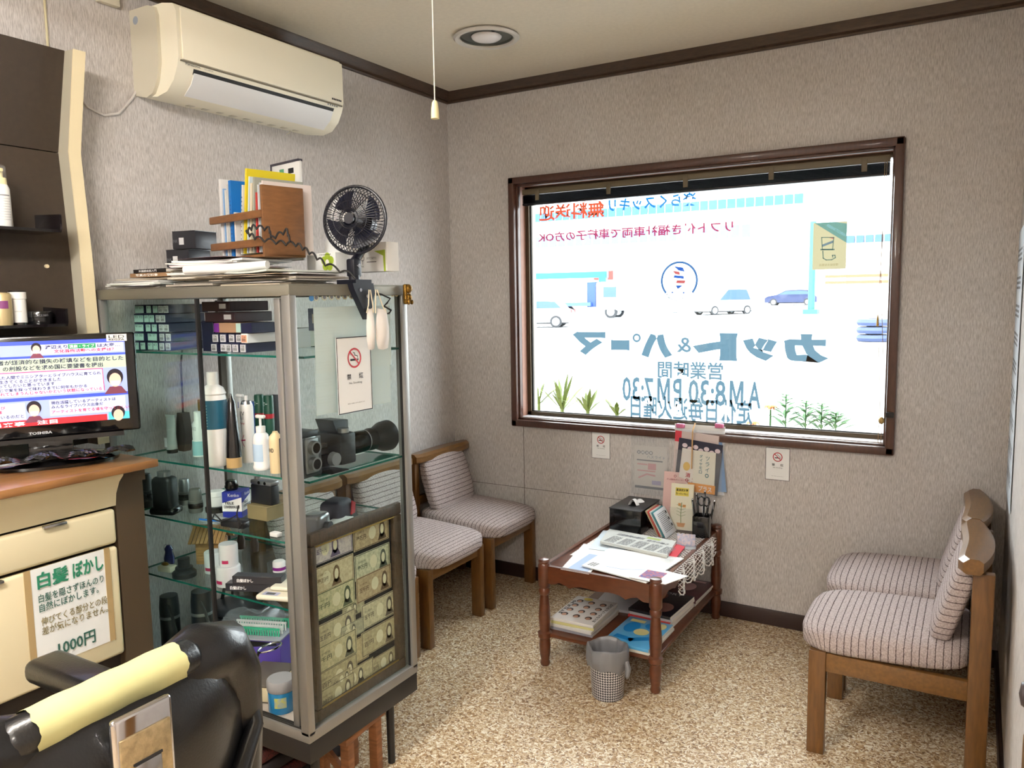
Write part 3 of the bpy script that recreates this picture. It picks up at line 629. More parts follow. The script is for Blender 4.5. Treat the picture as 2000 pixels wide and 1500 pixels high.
M_paper = mat('white_paper', (236, 236, 234), .75, spec=.2); M_news = mat('newsprint', (206, 208, 204), .85, spec=.1); M_ink = mat('black_ink', (34, 34, 38), .7); M_gink = mat('grey_ink', (120, 122, 128), .8)
def print_block(mb, pl, x, y, w, h, lines, k=2, fill=.55, rnd=random):
    """rows of small grey type"""
    for i in range(lines):
        yy = y + h * (1 - (i + 1) / lines); xx = x
        while xx < x + w - .002:
            L = min(rnd.uniform(.006, .02), x + w - xx); put_rect(mb, pl, xx, yy, L, h / lines * fill, k); xx += L + .003
def sheet(name, label, cat, corners, z, th, m, group=None):
    """flat paper whose corner pixels are given, lying at height z"""
    P = [PZ(*c, z) for c in corners]; c0 = sum(P, Vector()) / len(P); o = thing(name, label, cat, (c0.x, c0.y, z), 0, group)
    MB().prism([p - Vector((0, 0, 0)) for p in P], (0, 0, 0), (0, 0, th)).build('sheet' if th < .004 else 'pages', m, o, world=True)
    r = (P[1] - P[0]).normalized(); u = (P[-1] - P[0]); u = (u - r * u.dot(r)).normalized()
    return o, Pl(P[0] + Vector((0, 0, th)), r, u, .0005), (P[1] - P[0]).length, (P[-1] - P[0]).dot(u)
z = TZ + .003
o, pl, w, h = sheet('flyer', 'pale leaflet under the papers at left front of coffee table', 'leaflet', [(1095, 1112), (1150, 1122), (1195, 1072), (1140, 1062)], z, .0008, M_paper)
marks('colour_print', mat('pale_blue_print', (170, 190, 220), .7), o, lambda mb: put_rect(mb, pl, .02, .02, w * .7, h * .6))
o, pl, w, h = sheet('flyer', 'bluish leaflet at far left of coffee table behind newspaper', 'leaflet', [(1150, 1072), (1215, 1080), (1245, 1042), (1178, 1036)], z + .002, .0008, mat('blueish_paper', (214, 226, 236), .7))
o, pl, w, h = sheet('large_paper', 'large blank white sheet lying across front of coffee table', 'paper', [(1136, 1106), (1262, 1140), (1336, 1092), (1190, 1072)], z + .005, .004, M_paper)
marks('print', mat('pale_blue_print'), o, lambda mb: put_line(mb, pl, [(.08, .05), (.14, .06), (.2, .1), (.24, .15)], .004))
marks('stamp', M_gink, o, lambda mb: [put_rect(mb, pl, .012 + .012 * i, .02 + .01 * j, .009, .007) for i in range(3) for j in range(4)])
o, pl, w, h = sheet('picture_sheet', 'white sheet with a small red and blue picture at the near right corner of table', 'paper', [(1228, 1128), (1300, 1142), (1344, 1126), (1270, 1108)], z + .011, .002, M_paper)
marks('picture', mat('picture_red', (188, 110, 110), .7, var=.6, vscale=90, rgb2=(70, 90, 160)), o, lambda mb: put_rect(mb, pl, w * .2, h * .15, w * .55, h * .6))
o, pl, w, h = sheet('newspaper', 'folded newspaper lying across middle of coffee table', 'newspaper', [(1172, 1062), (1303, 1090), (1321, 1062), (1190, 1038)], z + .010, .012, M_news)
rn = random.Random(3)
marks('newsprint_columns', M_gink, o, lambda mb: [print_block(mb, pl, .01 + k * w / 5, .012, w / 5 - .014, h * .5, 8, 2, .45, rn) for k in range(5)])
marks('headline', M_gink, o, lambda mb: [put_text(mb, pl, '日経新聞の朝刊', .012, h * .66, w * .4, h * .16, .01), put_text(mb, pl, '経済の動き', w * .5, h * .64, w * .32, h * .13, .01)])
marks('picture', mat('green_print', (176, 190, 120), .7), o, lambda mb: put_rect(mb, pl, w * .44, h * .84, w * .2, h * .14))
o, pl, w, h = sheet('red_magazine', 'red and pink magazine sticking out beside newspaper', 'magazine', [(1286, 1098), (1310, 1104), (1338, 1070), (1316, 1062)], z + .004, .005, mat('red_cover', (214, 64, 78), .4))
marks('title', M_paper, o, lambda mb: put_text(mb, pl, '美容室', .006, .01, w * .7, h * .2, .02))
# card pack, tissue box, cards, pen cup, leaflet holder
o = thing('card_pack', 'small clear pack of blue printed cards near pen cup', 'cards', PZ(1340, 1068, TZ) + Vector((0, 0, .001)), .25)
MB().rbox((0, 0, .028), (.075, .012, .05), .002, M=Matrix.Rotation(-.4, 3, 'X')).build('pack', mat('blue_print_card', (150, 166, 200), .35, var=.6, vscale=80, rgb2=(220, 200, 200)), o)
MB().rbox((0, -.02, .004), (.085, .05, .006), .001).build('tray', plastic_clear('clear_tray', (220, 225, 230), .6), o)
tb_ = thing('tissue_box', 'glossy black tissue box with tissue poking out on coffee table', 'tissue box', (-1.315, 3.29, TZ + .001), 0)
M_blk = mat('gloss_black', (16, 16, 18), .18, coat=.5)
MB().rbox((0, 0, .055), (.15, .235, .105), .005).build('box_body', M_blk, tb_)
MB().rbox((0, 0, .1085), (.153, .238, .004), .001).build('lid', mat('satin_black', (38, 37, 38), .35), tb_)
MB().add([(.02 * math.cos(a) * 1.0, .055 * math.sin(a), .1108) for a in (i * .3927 for i in range(16))], [tuple(range(16))]).build('slot', mat('slot_black', (6, 6, 6), .8), tb_)
rn = random.Random(5)
MB().grid(lambda u, v: Vector((-.015 + .04 * u + .008 * math.sin(v * 9), -.045 + .09 * v, .108 + .03 * math.sin(u * 3.1) * (.5 + .5 * math.sin(v * 5 + 1)) + .004)), 8, 12).build('tissue', mat('tissue_white', (240, 240, 240), .9), tb_, angle=80)
fan_ = [(-.10, (180, 160, 130)), (-.06, (190, 70, 60)), (-.02, (206, 206, 200)), (.02, (70, 140, 150)), (.05, (226, 228, 232))]
for i, (dx, c) in enumerate(fan_):
    M_ = Matrix.Rotation(-.5, 3, 'Y')
    b = MB().rbox(M_ @ Vector((0, 0, .06)), (.006, .13, .12), .001, M=M_)
    o = one(b, 'leaning_booklet', [mat('booklet_%d' % i, c, .6)], ['beige booklet, first of the leaning set next to tissue box', 'red-edged booklet leaning second beside tissue box', 'grey-white booklet in middle of leaning set on coffee table', 'teal-edged booklet leaning fourth in the set', 'front leaning booklet with printed white cover on coffee table'][i], 'booklet', (-1.172 + i * .011, 3.265 - i * .004, TZ + .004), 0, 'booklets leaning by the tissue box')
    if i == 4:
        pl_ = Pl(M_ @ Vector((.0032, -.06, .01)), (0, 1, 0), M_ @ Vector((0, 0, 1)), .0005)
        mb = MB(); print_block(mb, pl_, .01, .01, .09, .09, 12, 2, .4, rn); mb.build('print', M_gink, o)
        mb = MB(); [put_rect(mb, pl_, .1, .02 + .03 * k, .012, .012, 2) for k in range(3)]; mb.build('print', M_ink, o)
pc = thing('pen_cup', 'square black leather pen cup with scissors and pens on coffee table', 'pen cup', (-1.005, 3.3, TZ + .001), .1)
for d in ((.034, 0), (-.034, 0)): MB().rbox((d[0], 0, .047), (.005, .073, .094), .002).build('side', M_blk, pc)
for d in (.034, -.034): MB().rbox((0, d, .047), (.064, .005, .094), .002).build('side', M_blk, pc)
MB().box((0, 0, .004), (.064, .064, .006)).build('bottom', M_blk, pc)
for i, (x, y, a, hgt) in enumerate(((-.015, .01, -.1, .17), (-.005, .015, .05, .185), (.01, -.01, .12, .16), (.018, .012, .2, .15), (-.02, -.01, -.16, .15))):
    pn = thing('pen', ['black pen leaning left in the leather cup', 'tallest black pen in the leather cup', 'silver-clipped pen in the leather cup', 'short dark pen leaning right in cup', 'dark marker at left rim of the cup'][i], 'pen', (-1.005 + x, 3.3 + y, TZ + .01), 0, 'pens in the leather cup')
    d = Vector((math.sin(a), .03, math.cos(a))); MB().cyl((0, 0, 0), d * hgt, .005, .0045, 10).build('barrel', M_blk, pn); MB().cyl(d * hgt, d * (hgt + .008), .004, .001, 10).build('tip', mat('steel', (190, 190, 195), .25, metal=1), pn); MB().box(d * (hgt - .02) + Vector((0, -.006, 0)), (.002, .002, .03)).build('clip', mat('steel'), pn)
sc_ = thing('scissors', 'black-handled scissors standing in the leather pen cup', 'scissors', (-.995, 3.285, TZ + .01))
for s in (-1, 1):
    MB().tube([(s * .012 + .014 * math.cos(a), 0, .15 + .02 * math.sin(a)) for a in (i * .5236 for i in range(13))], .0035, 6).build('handle', M_blk, sc_)
    MB().add([(s * .006, -.001, .13), (-s * .004, -.001, .13), (0, -.001, .01), (s * .006, .001, .13), (-s * .004, .001, .13), (0, .001, .01)], [(0, 1, 2), (3, 5, 4), (0, 2, 5, 3), (1, 4, 5, 2), (0, 3, 4, 1)]).build('blade', mat('steel'), sc_)
# leaflet stand on the table in front of the wall rack
ls = thing('leaflet_stand', 'clear stand of cream leaflets with a tree drawing on coffee table', 'leaflets', (-1.115, 3.335, TZ + .001), .08)
M_ = Matrix.Rotation(math.radians(-9), 3, 'X')
for i in range(5): MB().box(M_ @ Vector((0, .012 * i * .3, .105)), (.1, .0016, .205), M_).build('leaflet', mat('cream_leaflet', (226, 220, 196), .6), ls)
MB().box(M_ @ Vector((0, -.004, .05)), (.108, .0012, .1), M_).build('stand_front', plastic_clear('clear_acrylic', (230, 232, 232), .92, .1), ls)
MB().box((0, .0, .002), (.11, .07, .003)).build('stand_foot', MATS['clear_acrylic'], ls)
lp = Pl(M_ @ Vector((-.05, -.0012, .004)), (1, 0, 0), M_ @ Vector((0, 0, 1)), .0006)
mb = MB(); put_rect(mb, lp, .02, .15, .06, .036); mb.build('yellow_panel', mat('yellow_print', (226, 206, 90), .6), ls)
mb = MB(); put_text(mb, lp, '資源家計簿', .024, .17, .052, .012, .01, 3); put_text(mb, lp, 'もったいない', .024, .155, .052, .01, .01, 3); mb.build('lettering', M_ink, ls)
mb = MB(); put_line(mb, lp, [(.05, .03), (.048, .07), (.05, .12)], .003, 2); [put_line(mb, lp, [(.049, .06 + .014 * k), (.049 + s * .02, .068 + .014 * k)], .0016, 2) for k in range(4) for s in (-1, 1)]; mb.build('tree_drawing', mat('tree_green', (120, 140, 80), .7), ls)
for k_, fn__ in enumerate((lambda mb: put_poly(mb, lp, [(.03, .03), (.07, .03), (.064, .012), (.036, .012)], 2), lambda mb: put_rect(mb, lp, .035, .105, .012, .012, 2), lambda mb: put_rect(mb, lp, .055, .1, .014, .012, 2))):
    mb = MB(); fn__(mb); mb.build('pot_drawing' if k_ == 0 else 'house_drawing', mat('pot_orange', (210, 150, 90), .7), ls)
pk = thing('pink_leaflet', 'pale pink leaflet behind the cream leaflet stand', 'leaflet', (-1.165, 3.375, TZ + .002), .05)
MB().box(M_ @ Vector((0, 0, .125)), (.105, .0015, .245), M_).build('card', mat('pink_leaflet_paper', (226, 190, 184), .6), pk)
lp2 = Pl(M_ @ Vector((-.05, -.0009, .004)), (1, 0, 0), M_ @ Vector((0, 0, 1)), .0006)
mb = MB(); put_ring(mb, lp2, .05, .225, .004, .006, 1); put_text(mb, lp2, 'がん相談支援センター', .012, .205, .08, .008, .01); mb.build('lettering', mat('maroon_ink', (150, 50, 60), .7), pk)

# magazines on the lower shelf
covers = [('white magazine with rows of portrait photos on top of left stack under table', (226, 222, 218), None), ('magazine with yellow spine second in left stack', (206, 200, 140), None), ('white magazine third in left stack under table', (216, 214, 212), None), ('grey magazine at bottom of left stack', (150, 150, 160), None),
          ('dark glossy magazine with a face on its cover, top of middle stack', (34, 30, 36), None), ('white-edged magazine under the dark cover one', (210, 208, 210), None), ('red-spined magazine low in middle stack', (196, 60, 60), None), ('pale magazine at bottom of middle stack', (208, 204, 196), None),
          ('bright blue and yellow comic-like magazine at front of shelf', (90, 170, 220), None), ('pale magazine beneath the blue one', (216, 212, 200), None), ('dark magazine at the back right of shelf with pinkish cover', (96, 60, 66), None), ('grey magazine beneath the pinkish one at back', (186, 186, 190), None), ('curled open magazine at the back of the shelf', (196, 198, 204), None)]
spots = [(-1.335, 2.80, .02, 3), (-1.338, 2.803, .05, 2), (-1.333, 2.797, -.03, 1), (-1.335, 2.80, .0, 0), (-1.09, 3.026, -.06, 3), (-1.088, 3.03, -.04, 2), (-1.092, 3.026, -.05, 1), (-1.09, 3.028, -.03, 0), (-1.085, 2.758, -.02, 1), (-1.08, 2.76, .0, 0), (-1.075, 3.292, -.03, 1), (-1.08, 3.292, -.02, 0), (-1.29, 3.08, .1, 0)]
mags = []
for (lb, c, _), (x, y, r, lv) in zip(covers, spots):
    th = .012
    zb = .1358 + lv * (th + .0006)
    o = one(MB().rbox((0, 0, th / 2), (.182, .257, th), .001), 'magazine', [mat('cover_%d' % len(mags), c, .3, coat=.3)], lb, 'magazine', (x, y, zb), r, 'magazines on the lower table shelf')
    MB().box((.001, 0, th / 2), (.1822, .2555, th * .72)).build('pages', mat('page_edges', (222, 218, 208), .8), o); mags.append(o)
def cover(o, fn, m):
    mb = Parts(); fn(mb, Pl((-.091, -.1285, .0121), (1, 0, 0), (0, 1, 0), .0005))
    for q in mb.all: q.build('cover_print', m, o)
M_skin = mat('skin_print', (206, 160, 134), .6); M_hair = mat('hair_print', (50, 36, 32), .6)
def ppl(mb, pl, hair):
    for i in range(3):
        for j in range(4):
            x, y = .035 + i * .052, .05 + j * .05
            if hair: put_disc(mb, pl, x, y + .006, .014, .016, 1)
            else: put_disc(mb, pl, x, y, .0095, .012, 2)
cover(mags[0], lambda mb, pl: ppl(mb, pl, True), M_hair); cover(mags[0], lambda mb, pl: ppl(mb, pl, False), M_skin)
cover(mags[0], lambda mb, pl: [put_text(mb, Pl(pl.p(.178, .03, 0), pl.u, -pl.r, .0005), 'おとなのヘアカタログ', 0, .0, .2, .016, .02, 2), put_text(mb, Pl(pl.p(.022, .05, 0), pl.u, -pl.r, .0005), 'STYLE 30', 0, 0, .15, .014, .03, 2)], M_ink)
cover(mags[0], lambda mb, pl: put_disc(mb, pl, .06, .235, .02, .014, 2), mat('yellow_print'))
cover(mags[4], lambda mb, pl: [put_disc(mb, pl, .06, .19, .03, .04, 1), put_disc(mb, pl, .12, .08, .04, .05, 1)], mat('dim_skin_print', (150, 106, 96), .4))
cover(mags[4], lambda mb, pl: put_text(mb, pl, 'STORY', .02, .225, .12, .022, .0, 2), M_paper)
cover(mags[8], lambda mb, pl: [put_disc(mb, pl, .05, .16, .03, .05), put_disc(mb, pl, .12, .2, .03, .03), put_line(mb, pl, [(.03, .06), (.09, .05), (.15, .09)], .03)], mat('blue_print', (30, 130, 200), .35))
cover(mags[8], lambda mb, pl: [put_disc(mb, pl, .1, .13, .03, .03, 2), put_disc(mb, pl, .15, .21, .02, .03, 2), put_rect(mb, pl, .02, .21, .06, .025, 2)], mat('cream_print', (226, 214, 150), .4))
cover(mags[10], lambda mb, pl: [put_disc(mb, pl, .09, .15, .04, .05), put_rect(mb, pl, .02, .22, .13, .02)], mat('pink_print', (214, 170, 170), .4))

# bin with a grey bag
bn = thing('waste_bin', 'small houndstooth waste bin lined with grey plastic bag before the coffee table', 'bin', (-1.118, 2.535, 0))
def hound():
    m = mat('houndstooth', (225, 222, 222), .6); n = m.node_tree.nodes; l = m.node_tree.links; b = n['Principled BSDF']
    tc = n.new('ShaderNodeTexCoord'); sp = n.new('ShaderNodeSeparateXYZ'); l.new(tc.outputs['Object'], sp.inputs[0])
    def mth(op, a, b_=None, c=None):
        q = n.new('ShaderNodeMath'); q.operation = op
        for i, v in enumerate((a, b_, c)):
            if v is None: continue
            if isinstance(v, (int, float)): q.inputs[i].default_value = v
            else: l.new(v, q.inputs[i])
        return q.outputs[0]
    an = mth('ARCTAN2', sp.outputs[1], sp.outputs[0]); u = mth('MULTIPLY', an, 42 / (2 * math.pi)); v = mth('MULTIPLY', sp.outputs[2], 105)
    fu = mth('FRACT', u); fv = mth('FRACT', v)
    a = mth('LESS_THAN', fu, .56); b_ = mth('LESS_THAN', fv, .56); both = mth('MULTIPLY', a, b_)
    dg = mth('LESS_THAN', mth('FRACT', mth('MULTIPLY', mth('ADD', u, v), 2.0)), .5); one_ = mth('ABSOLUTE', mth('SUBTRACT', a, b_)); part = mth('MULTIPLY', one_, dg)
    s = mth('MINIMUM', mth('ADD', both, part), 1)
    mx = n.new('ShaderNodeMixRGB'); l.new(s, mx.inputs[0]); mx.inputs[1].default_value = lin((226, 222, 222)) + (1,); mx.inputs[2].default_value = lin((28, 28, 38)) + (1,)
    l.new(mx.outputs[0], b.inputs['Base Color']); return m
MB().lathe([(0, 0), (.056, 0), (.058, .003), (.069, .185), (.066, .185), (.055, .006), (0, .006)], (0, 0, 0), 36).build('bin_body', hound(), bn)
rn = random.Random(9); NB = 40
bag = MB(); prof = [(.0735, .122), (.0765, .135), (.079, .15), (.077, .178), (.073, .19), (.066, .192), (.06, .18), (.055, .12), (.05, .05)]
def bagp(u, v):
    i = u * (len(prof) - 1); k = min(int(i), len(prof) - 2); fr_ = i - k; r = prof[k][0] * (1 - fr_) + prof[k + 1][0] * fr_; zz = prof[k][1] * (1 - fr_) + prof[k + 1][1] * fr_
    a = v * 2 * math.pi; wv = math.sin(a * 7 + u * 5) * .0018 + math.sin(a * 13 + 2) * .0012
    if u < .02: zz += .014 * math.sin(a * 3 + 1) + .01 * math.sin(a * 5)
    return Vector(((r + wv) * math.cos(a), (r + wv) * math.sin(a), zz + .004 * math.sin(a * 4)))
bag.grid(bagp, 28, 72).build('bin_bag', mat('grey_bag', (120, 120, 124), .35, spec=.6), bn, angle=80)
MB().tube([(.078, -.01, .15), (.086, -.014, .125), (.084, -.018, .1), (.08, -.012, .085)], [.008, .011, .009, .003], 8).build('bag_knot', mat('grey_bag'), bn)
MB().cyl((0, 0, .05), (0, 0, .052), .048, n=20).build('bin_contents', mat('dark_rubbish', (30, 30, 36), .7), bn)

# ================================================================== notices on the window wall
def no_smoking(parent, pl, w, h):
    """border, ring, slash, cigarette and lettering, drawn in world space"""
    def bord(mb):
        for q in ((0, 0, w, .012 * h * 1), (0, h - .012 * h, w, .012 * h), (0, 0, .018 * w, h), (w - .018 * w, 0, .018 * w, h)): put_rect(mb, pl, *q)
    marks('border', M_ink, parent, bord)
    cx, cy, r = w / 2, h * .72, w * .2
    marks('prohibition_ring', mat('sign_red', (186, 40, 52), .5), parent, lambda mb: [put_ring(mb, pl, cx, cy, r * .82, r, 2), put_line(mb, pl, [(cx - r * .62, cy + r * .62), (cx + r * .62, cy - r * .62)], r * .16, 3)])
    marks('cigarette', M_ink, parent, lambda mb: [put_rect(mb, pl, cx - r * .6, cy - r * .28, r * .95, r * .2, 1), put_rect(mb, pl, cx + r * .42, cy - r * .28, r * .16, r * .2, 1), put_line(mb, pl, [(cx + r * .5, cy + .0), (cx + r * .45, cy + r * .2), (cx + r * .1, cy + r * .25), (cx + r * .05, cy + r * .5), (cx - r * .15, cy + r * .55)], r * .07, 1)])
    marks_each('lettering', M_ink, parent, lambda mb: [put_text(mb, pl, '禁', w * .27, h * .44, w * .12, h * .075, .015), put_text(mb, pl, '煙', w * .62, h * .44, w * .12, h * .075, .015), put_text(mb, pl, 'No Smoking', w * .32, h * .37, w * .38, h * .036, .0), put_text(mb, pl, '喫煙のない環境にご協力をお願い致します', w * .26, h * .115, w * .5, h * .014, .0)])
for q0, q1, lb in (((1156, 843), (1192, 897), 'small no-smoking notice on the wall left of the brochures'), ((1496, 873), (1542, 940), 'small no-smoking notice on the wall below right part of window')):
    a = PY(*q0, YB); b = PY(*q1, YB); w = b.x - a.x; h = a.z - b.z
    o = thing('no_smoking_notice', lb, 'sign', ((a.x + b.x) / 2, YB - .003, b.z), group='no-smoking notices'); MB().box((0, .0015, h / 2), (w, .002, h)).build('card', M_paper, o)
    no_smoking(o, Pl((a.x, YB - .0026, b.z), (1, 0, 0), (0, 0, 1), .0004), w, h)
# flyer in a plastic sleeve
a = PY(1239, 871, YB); b = PY(1301, 960, YB); w, h = b.x - a.x, a.z - b.z
o = thing('wall_flyer', 'faded event flyer in clear plastic sleeve on the window wall', 'flyer', ((a.x + b.x) / 2, YB - .004, b.z))
for i in range(4): MB().box((.002 * i, .003 - i * .0006, h / 2 + .002 * i), (w, .0005, h)).build('sheet', mat('faded_paper', (208, 204, 198), .7), o)
MB().box((0, -.0006, h / 2 + .02), (w + .03, .0004, h + .09)).build('sleeve', plastic_clear('clear_sleeve', (225, 230, 235), .9, .1), o)
fp = Pl((a.x + .004, YB - .0036, b.z + .004), (1, 0, 0), (0, 0, 1), .0003)
marks('round_letters', M_gink, o, lambda mb: [put_disc(mb, fp, .02 + .02 * i, h - .03, .009) for i in range(4)])
marks('lettering', M_paper, o, lambda mb: [put_text(mb, fp, '定期演奏'[i], .014 + .02 * i, h - .036, .012, .012, .01) for i in range(4)])
marks('script_title', mat('blue_grey_ink', (110, 126, 150), .7), o, lambda mb: put_text(mb, fp, 'ハスライド', .06, h - .056, .09, .014, .0))
marks('bar', M_gink, o, lambda mb: [put_rect(mb, fp, .01, h - .07, w - .03, .006), put_rect(mb, fp, .0, .0, w - .008, .012)])
marks('pink_print', mat('pale_pink_print', (206, 160, 160), .7), o, lambda mb: [put_rect(mb, fp, .012, h - .09, .05, .007), put_rect(mb, fp, .012, h - .12, .09, .006), put_rect(mb, fp, .065, h - .11, .04, .03), put_line(mb, fp, [(.02, .05), (.06, .07), (.1, .065)], .008)])
marks('lilac_print', mat('pale_lilac_print', (170, 166, 196), .7), o, lambda mb: put_rect(mb, fp, .085, .022, .045, .02))
# wall rack of brochures with pink clips
x0, x1 = PY(1318, 900, YB).x, PY(1416, 900, YB).x
rk = thing('brochure_rack', 'clear wall pocket hung with two pink clips under the window', 'rack', ((x0 + x1) / 2, YB - .01, PY(1370, 968, YB - .03).z))
zb, zt_ = PY(1370, 966, YB - .03).z, PY(1370, 832, YB - .02).z
MB().box(((x0 + x1) / 2, YB - .002, (zb + zt_) / 2), (x1 - x0, .003, zt_ - zb)).build('backing', M_paper, rk, world=True)
MB().span((x0 + .02, YB - .05, zb), (x1, YB - .0485, zb + .2)).span((x0 + .02, YB - .05, zb - .001), (x1, YB - .002, zb + .001)).build('pocket', MATS['clear_acrylic'], rk, world=True)
for px in (1328, 1404): c = PY(px, 832, YB - .02); MB().rbox((c.x, YB - .012, c.z), (.038, .02, .02), .004).build('clip', mat('pink_clip', (206, 110, 150), .4), rk, world=True)
MB().tube([(x0 + .1, YB - .02, zt_ + .01), (x0 + .1, YB - .055, zt_ - .02), (x0 + .098, YB - .058, zb + .12)], .003, 6).build('wooden_stick', mat('pale_stick', (190, 150, 100), .6), rk, world=True)
bro = [('tall white brochure at the back of the wall pocket', (226, 228, 232), (x0 + x1) / 2 + .015, zt_ - .02, .012), ('blue and white brochure leaning right in wall pocket', (130, 160, 200), (x0 + x1) / 2 + .03, zt_ - .06, .02), ('pinkish-grey brochure with red corner in wall pocket', (206, 190, 186), (x0 + x1) / 2 - .02, zt_ - .04, .026), ('navy brochure with white blossoms in wall pocket', (36, 36, 56), (x0 + x1) / 2 - .008, zt_ - .075, .032), ('white brochure with red vertical lettering at front left of wall pocket', (228, 222, 214), (x0 + x1) / 2 - .04, zt_ - .115, .039), ('cream brochure with handwritten title at front right of wall pocket', (226, 222, 206), (x0 + x1) / 2 + .03, zt_ - .118, .0435)]
for i, (lb, c, x, zt2, dy) in enumerate(bro):
    wd = .2 if i < 4 else .1; tilt = (0, -.1, .06, .1, .12, .04)[i]; M2 = Matrix.Rotation(tilt, 3, 'Y'); hh = zt2 - zb - .004
    o = one(MB().box(M2 @ Vector((0, 0, hh / 2)), (wd, .003, hh), M2), 'brochure', mat('brochure_%d' % i, c, .45), lb, 'brochure', (x, YB - dy, zb + .012 if tilt else zb + .003), 0, 'brochures in the wall pocket')
    bp_ = Pl(M2 @ Vector((-wd / 2, -.0016, 0)), M2 @ Vector((1, 0, 0)), M2 @ Vector((0, 0, 1)), .0005)
    mb = MB()
    if i == 3: [put_disc(mb, bp_, .03 + .025 * k, hh - .03 - .012 * (k % 2), .012, .01) for k in range(7)]; mb.build('blossom_print', mat('blossom', (222, 206, 212), .5), o)
    if i == 2: put_rect(mb, bp_, .0, hh - .05, .03, .05); mb.build('print', mat('red_cover'), o)
    if i == 4:
        for k, ch_ in enumerate('消化型'): put_text(mb, bp_, ch_, .03, hh - .13 - .026 * k, .022, .022, .03)
        for k, ch_ in enumerate('ドライ始めます'): put_text(mb, bp_, ch_, .062, hh - .05 - .022 * k, .02, .018, .03)
        mb.build('lettering', mat('deep_red_ink', (176, 40, 56), .6), o); mb = MB(); put_disc(mb, bp_, .03, hh - .08, .016, .02, 2); mb.build('seal', mat('gold_print', (216, 176, 70), .5), o)
    if i == 5:
        for k, ch_ in enumerate('ツライ。'): put_text(mb, bp_, ch_, .056, hh - .04 - .026 * k, .018, .02, .01)
        for k, ch_ in enumerate('ダイヤモロ'): put_text(mb, bp_, ch_, .028, hh - .03 - .018 * k, .014, .014, .02)
        mb.build('lettering', mat('teal_ink', (50, 110, 120), .6), o); mb = MB(); put_rect(mb, bp_, -.02, .0, .125, .04, 2); mb.build('orange_band', mat('orange_print', (226, 150, 50), .5), o)
        mb = MB(); put_text(mb, bp_, 'プラス', .03, .008, .06, .024, .02, 3); mb.build('lettering', M_paper, o)
# right wall: long poster sheet, knob and a plank
o = thing('wall_poster', 'white printed sheet hanging on the right wall beside the corner', 'poster', (XR - .004, 3.2, .72))
MB().box((.0, 0, .47), (.002, .40, .94)).build('sheet', mat('bluish_sheet', (216, 226, 236), .5), o)
pr = Pl((-.0012, .19, .02), (0, -1, 0), (0, 0, 1), .0005); mb = MB(); rn = random.Random(4)
for k in range(9): print_block(mb, pr, .03, .05 + .095 * k, .3, .05, 3, 1, .5, rn)
mb.build('print', M_gink, o)
one(MB().lathe([(.012, 0), (.012, .012), (.02, .02), (.022, .03), (.016, .04), (0, .043)], (0, 0, 0), 14, Matrix.Rotation(-math.pi / 2, 3, 'Y')), 'coat_hook', mat('dark_knob', (58, 50, 52), .4), 'dark round coat hook on the right wall near frame edge', 'hook', (XR, 1.31, .868))
one(MB().rbox((0, 0, .42), (.018, .16, .84), .003), 'leaning_plank', M_oakx, 'light wood board propped against the right wall at frame edge', 'board', (XR - .0295, 1.17, 0))

# ================================================================== ceiling: downlight and pull cord
lc = PZ(950, 70, ZC); dn = thing('downlight', 'round recessed downlight with white rim in the ceiling', 'light', (lc.x, lc.y, ZC))
MB().lathe([(.128, -.002), (.134, -.008), (.126, -.016), (.112, -.014), (.106, -.006), (.106, .0)], (0, 0, 0), 40, closed=True).build('rim', mat('lamp_rim', (206, 202, 196), .4), dn)
MB().lathe([(.106, -.008), (.104, -.004), (.103, -.0006), (0, -.0004)], (0, 0, 0), 40, closed=True).build('reflector', mat('grey_reflector', (96, 98, 94), .4, metal=.5), dn)
MB().ball((0, 0, -.004), (.062, .062, .018), 20).build('bulb', mat('opal_bulb', (236, 234, 236), .25), dn)
MB().rbox((.07, -.06, -.006), (.014, .014, .012), .002).build('spring_clip', mat('black_rubber'), dn)
pc_ = PY(850, 232, 1.2); o = thing('pull_cord', 'white light pull cord with cream knob hanging from ceiling', 'pull cord', (pc_.x, 1.2, pc_.z))
MB().tube([(0, 0, .03), (.0006, 0, .3), (-.001, 0, ZC - pc_.z)], .0011, 6).build('cord', mat('cord_white', (226, 222, 210), .7), o)
MB().lathe([(0, 0), (.0075, .0), (.0075, .012), (.0055, .028), (.003, .032), (0, .032)], (0, 0, 0), 14).build('knob', mat('cream_knob', (226, 216, 170), .4), o)
# fluorescent ceiling fixtures of the salon, behind and above the camera
M_tube = mat('lit_tube', (255, 251, 246), .5, emit=84.)
for x, y, lb in ((-1.2, -.1, 'long ceiling light over the barber chairs'), (.6, -1.6, 'second long ceiling light at the back of salon')):
    o = thing('ceiling_light', lb, 'light', (x, y, ZC), 0, 'ceiling lights'); MB().rbox((0, 0, -.17), (.09, 1.25, .03), .004).cyl((0, -.4, -.16), (0, -.4, 0), .008, n=8).cyl((0, .4, -.16), (0, .4, 0), .008, n=8).build('housing', mat('lamp_rim'), o)
    for s in (-.06, .06): MB().cyl((s, -.59, -.175), (s, .59, -.175), .016, n=14).build('tube', M_tube, o)
    for e in (-.6, .6): MB().box((0, e, -.172), (.17, .02, .035)).build('socket', mat('lamp_rim'), o)
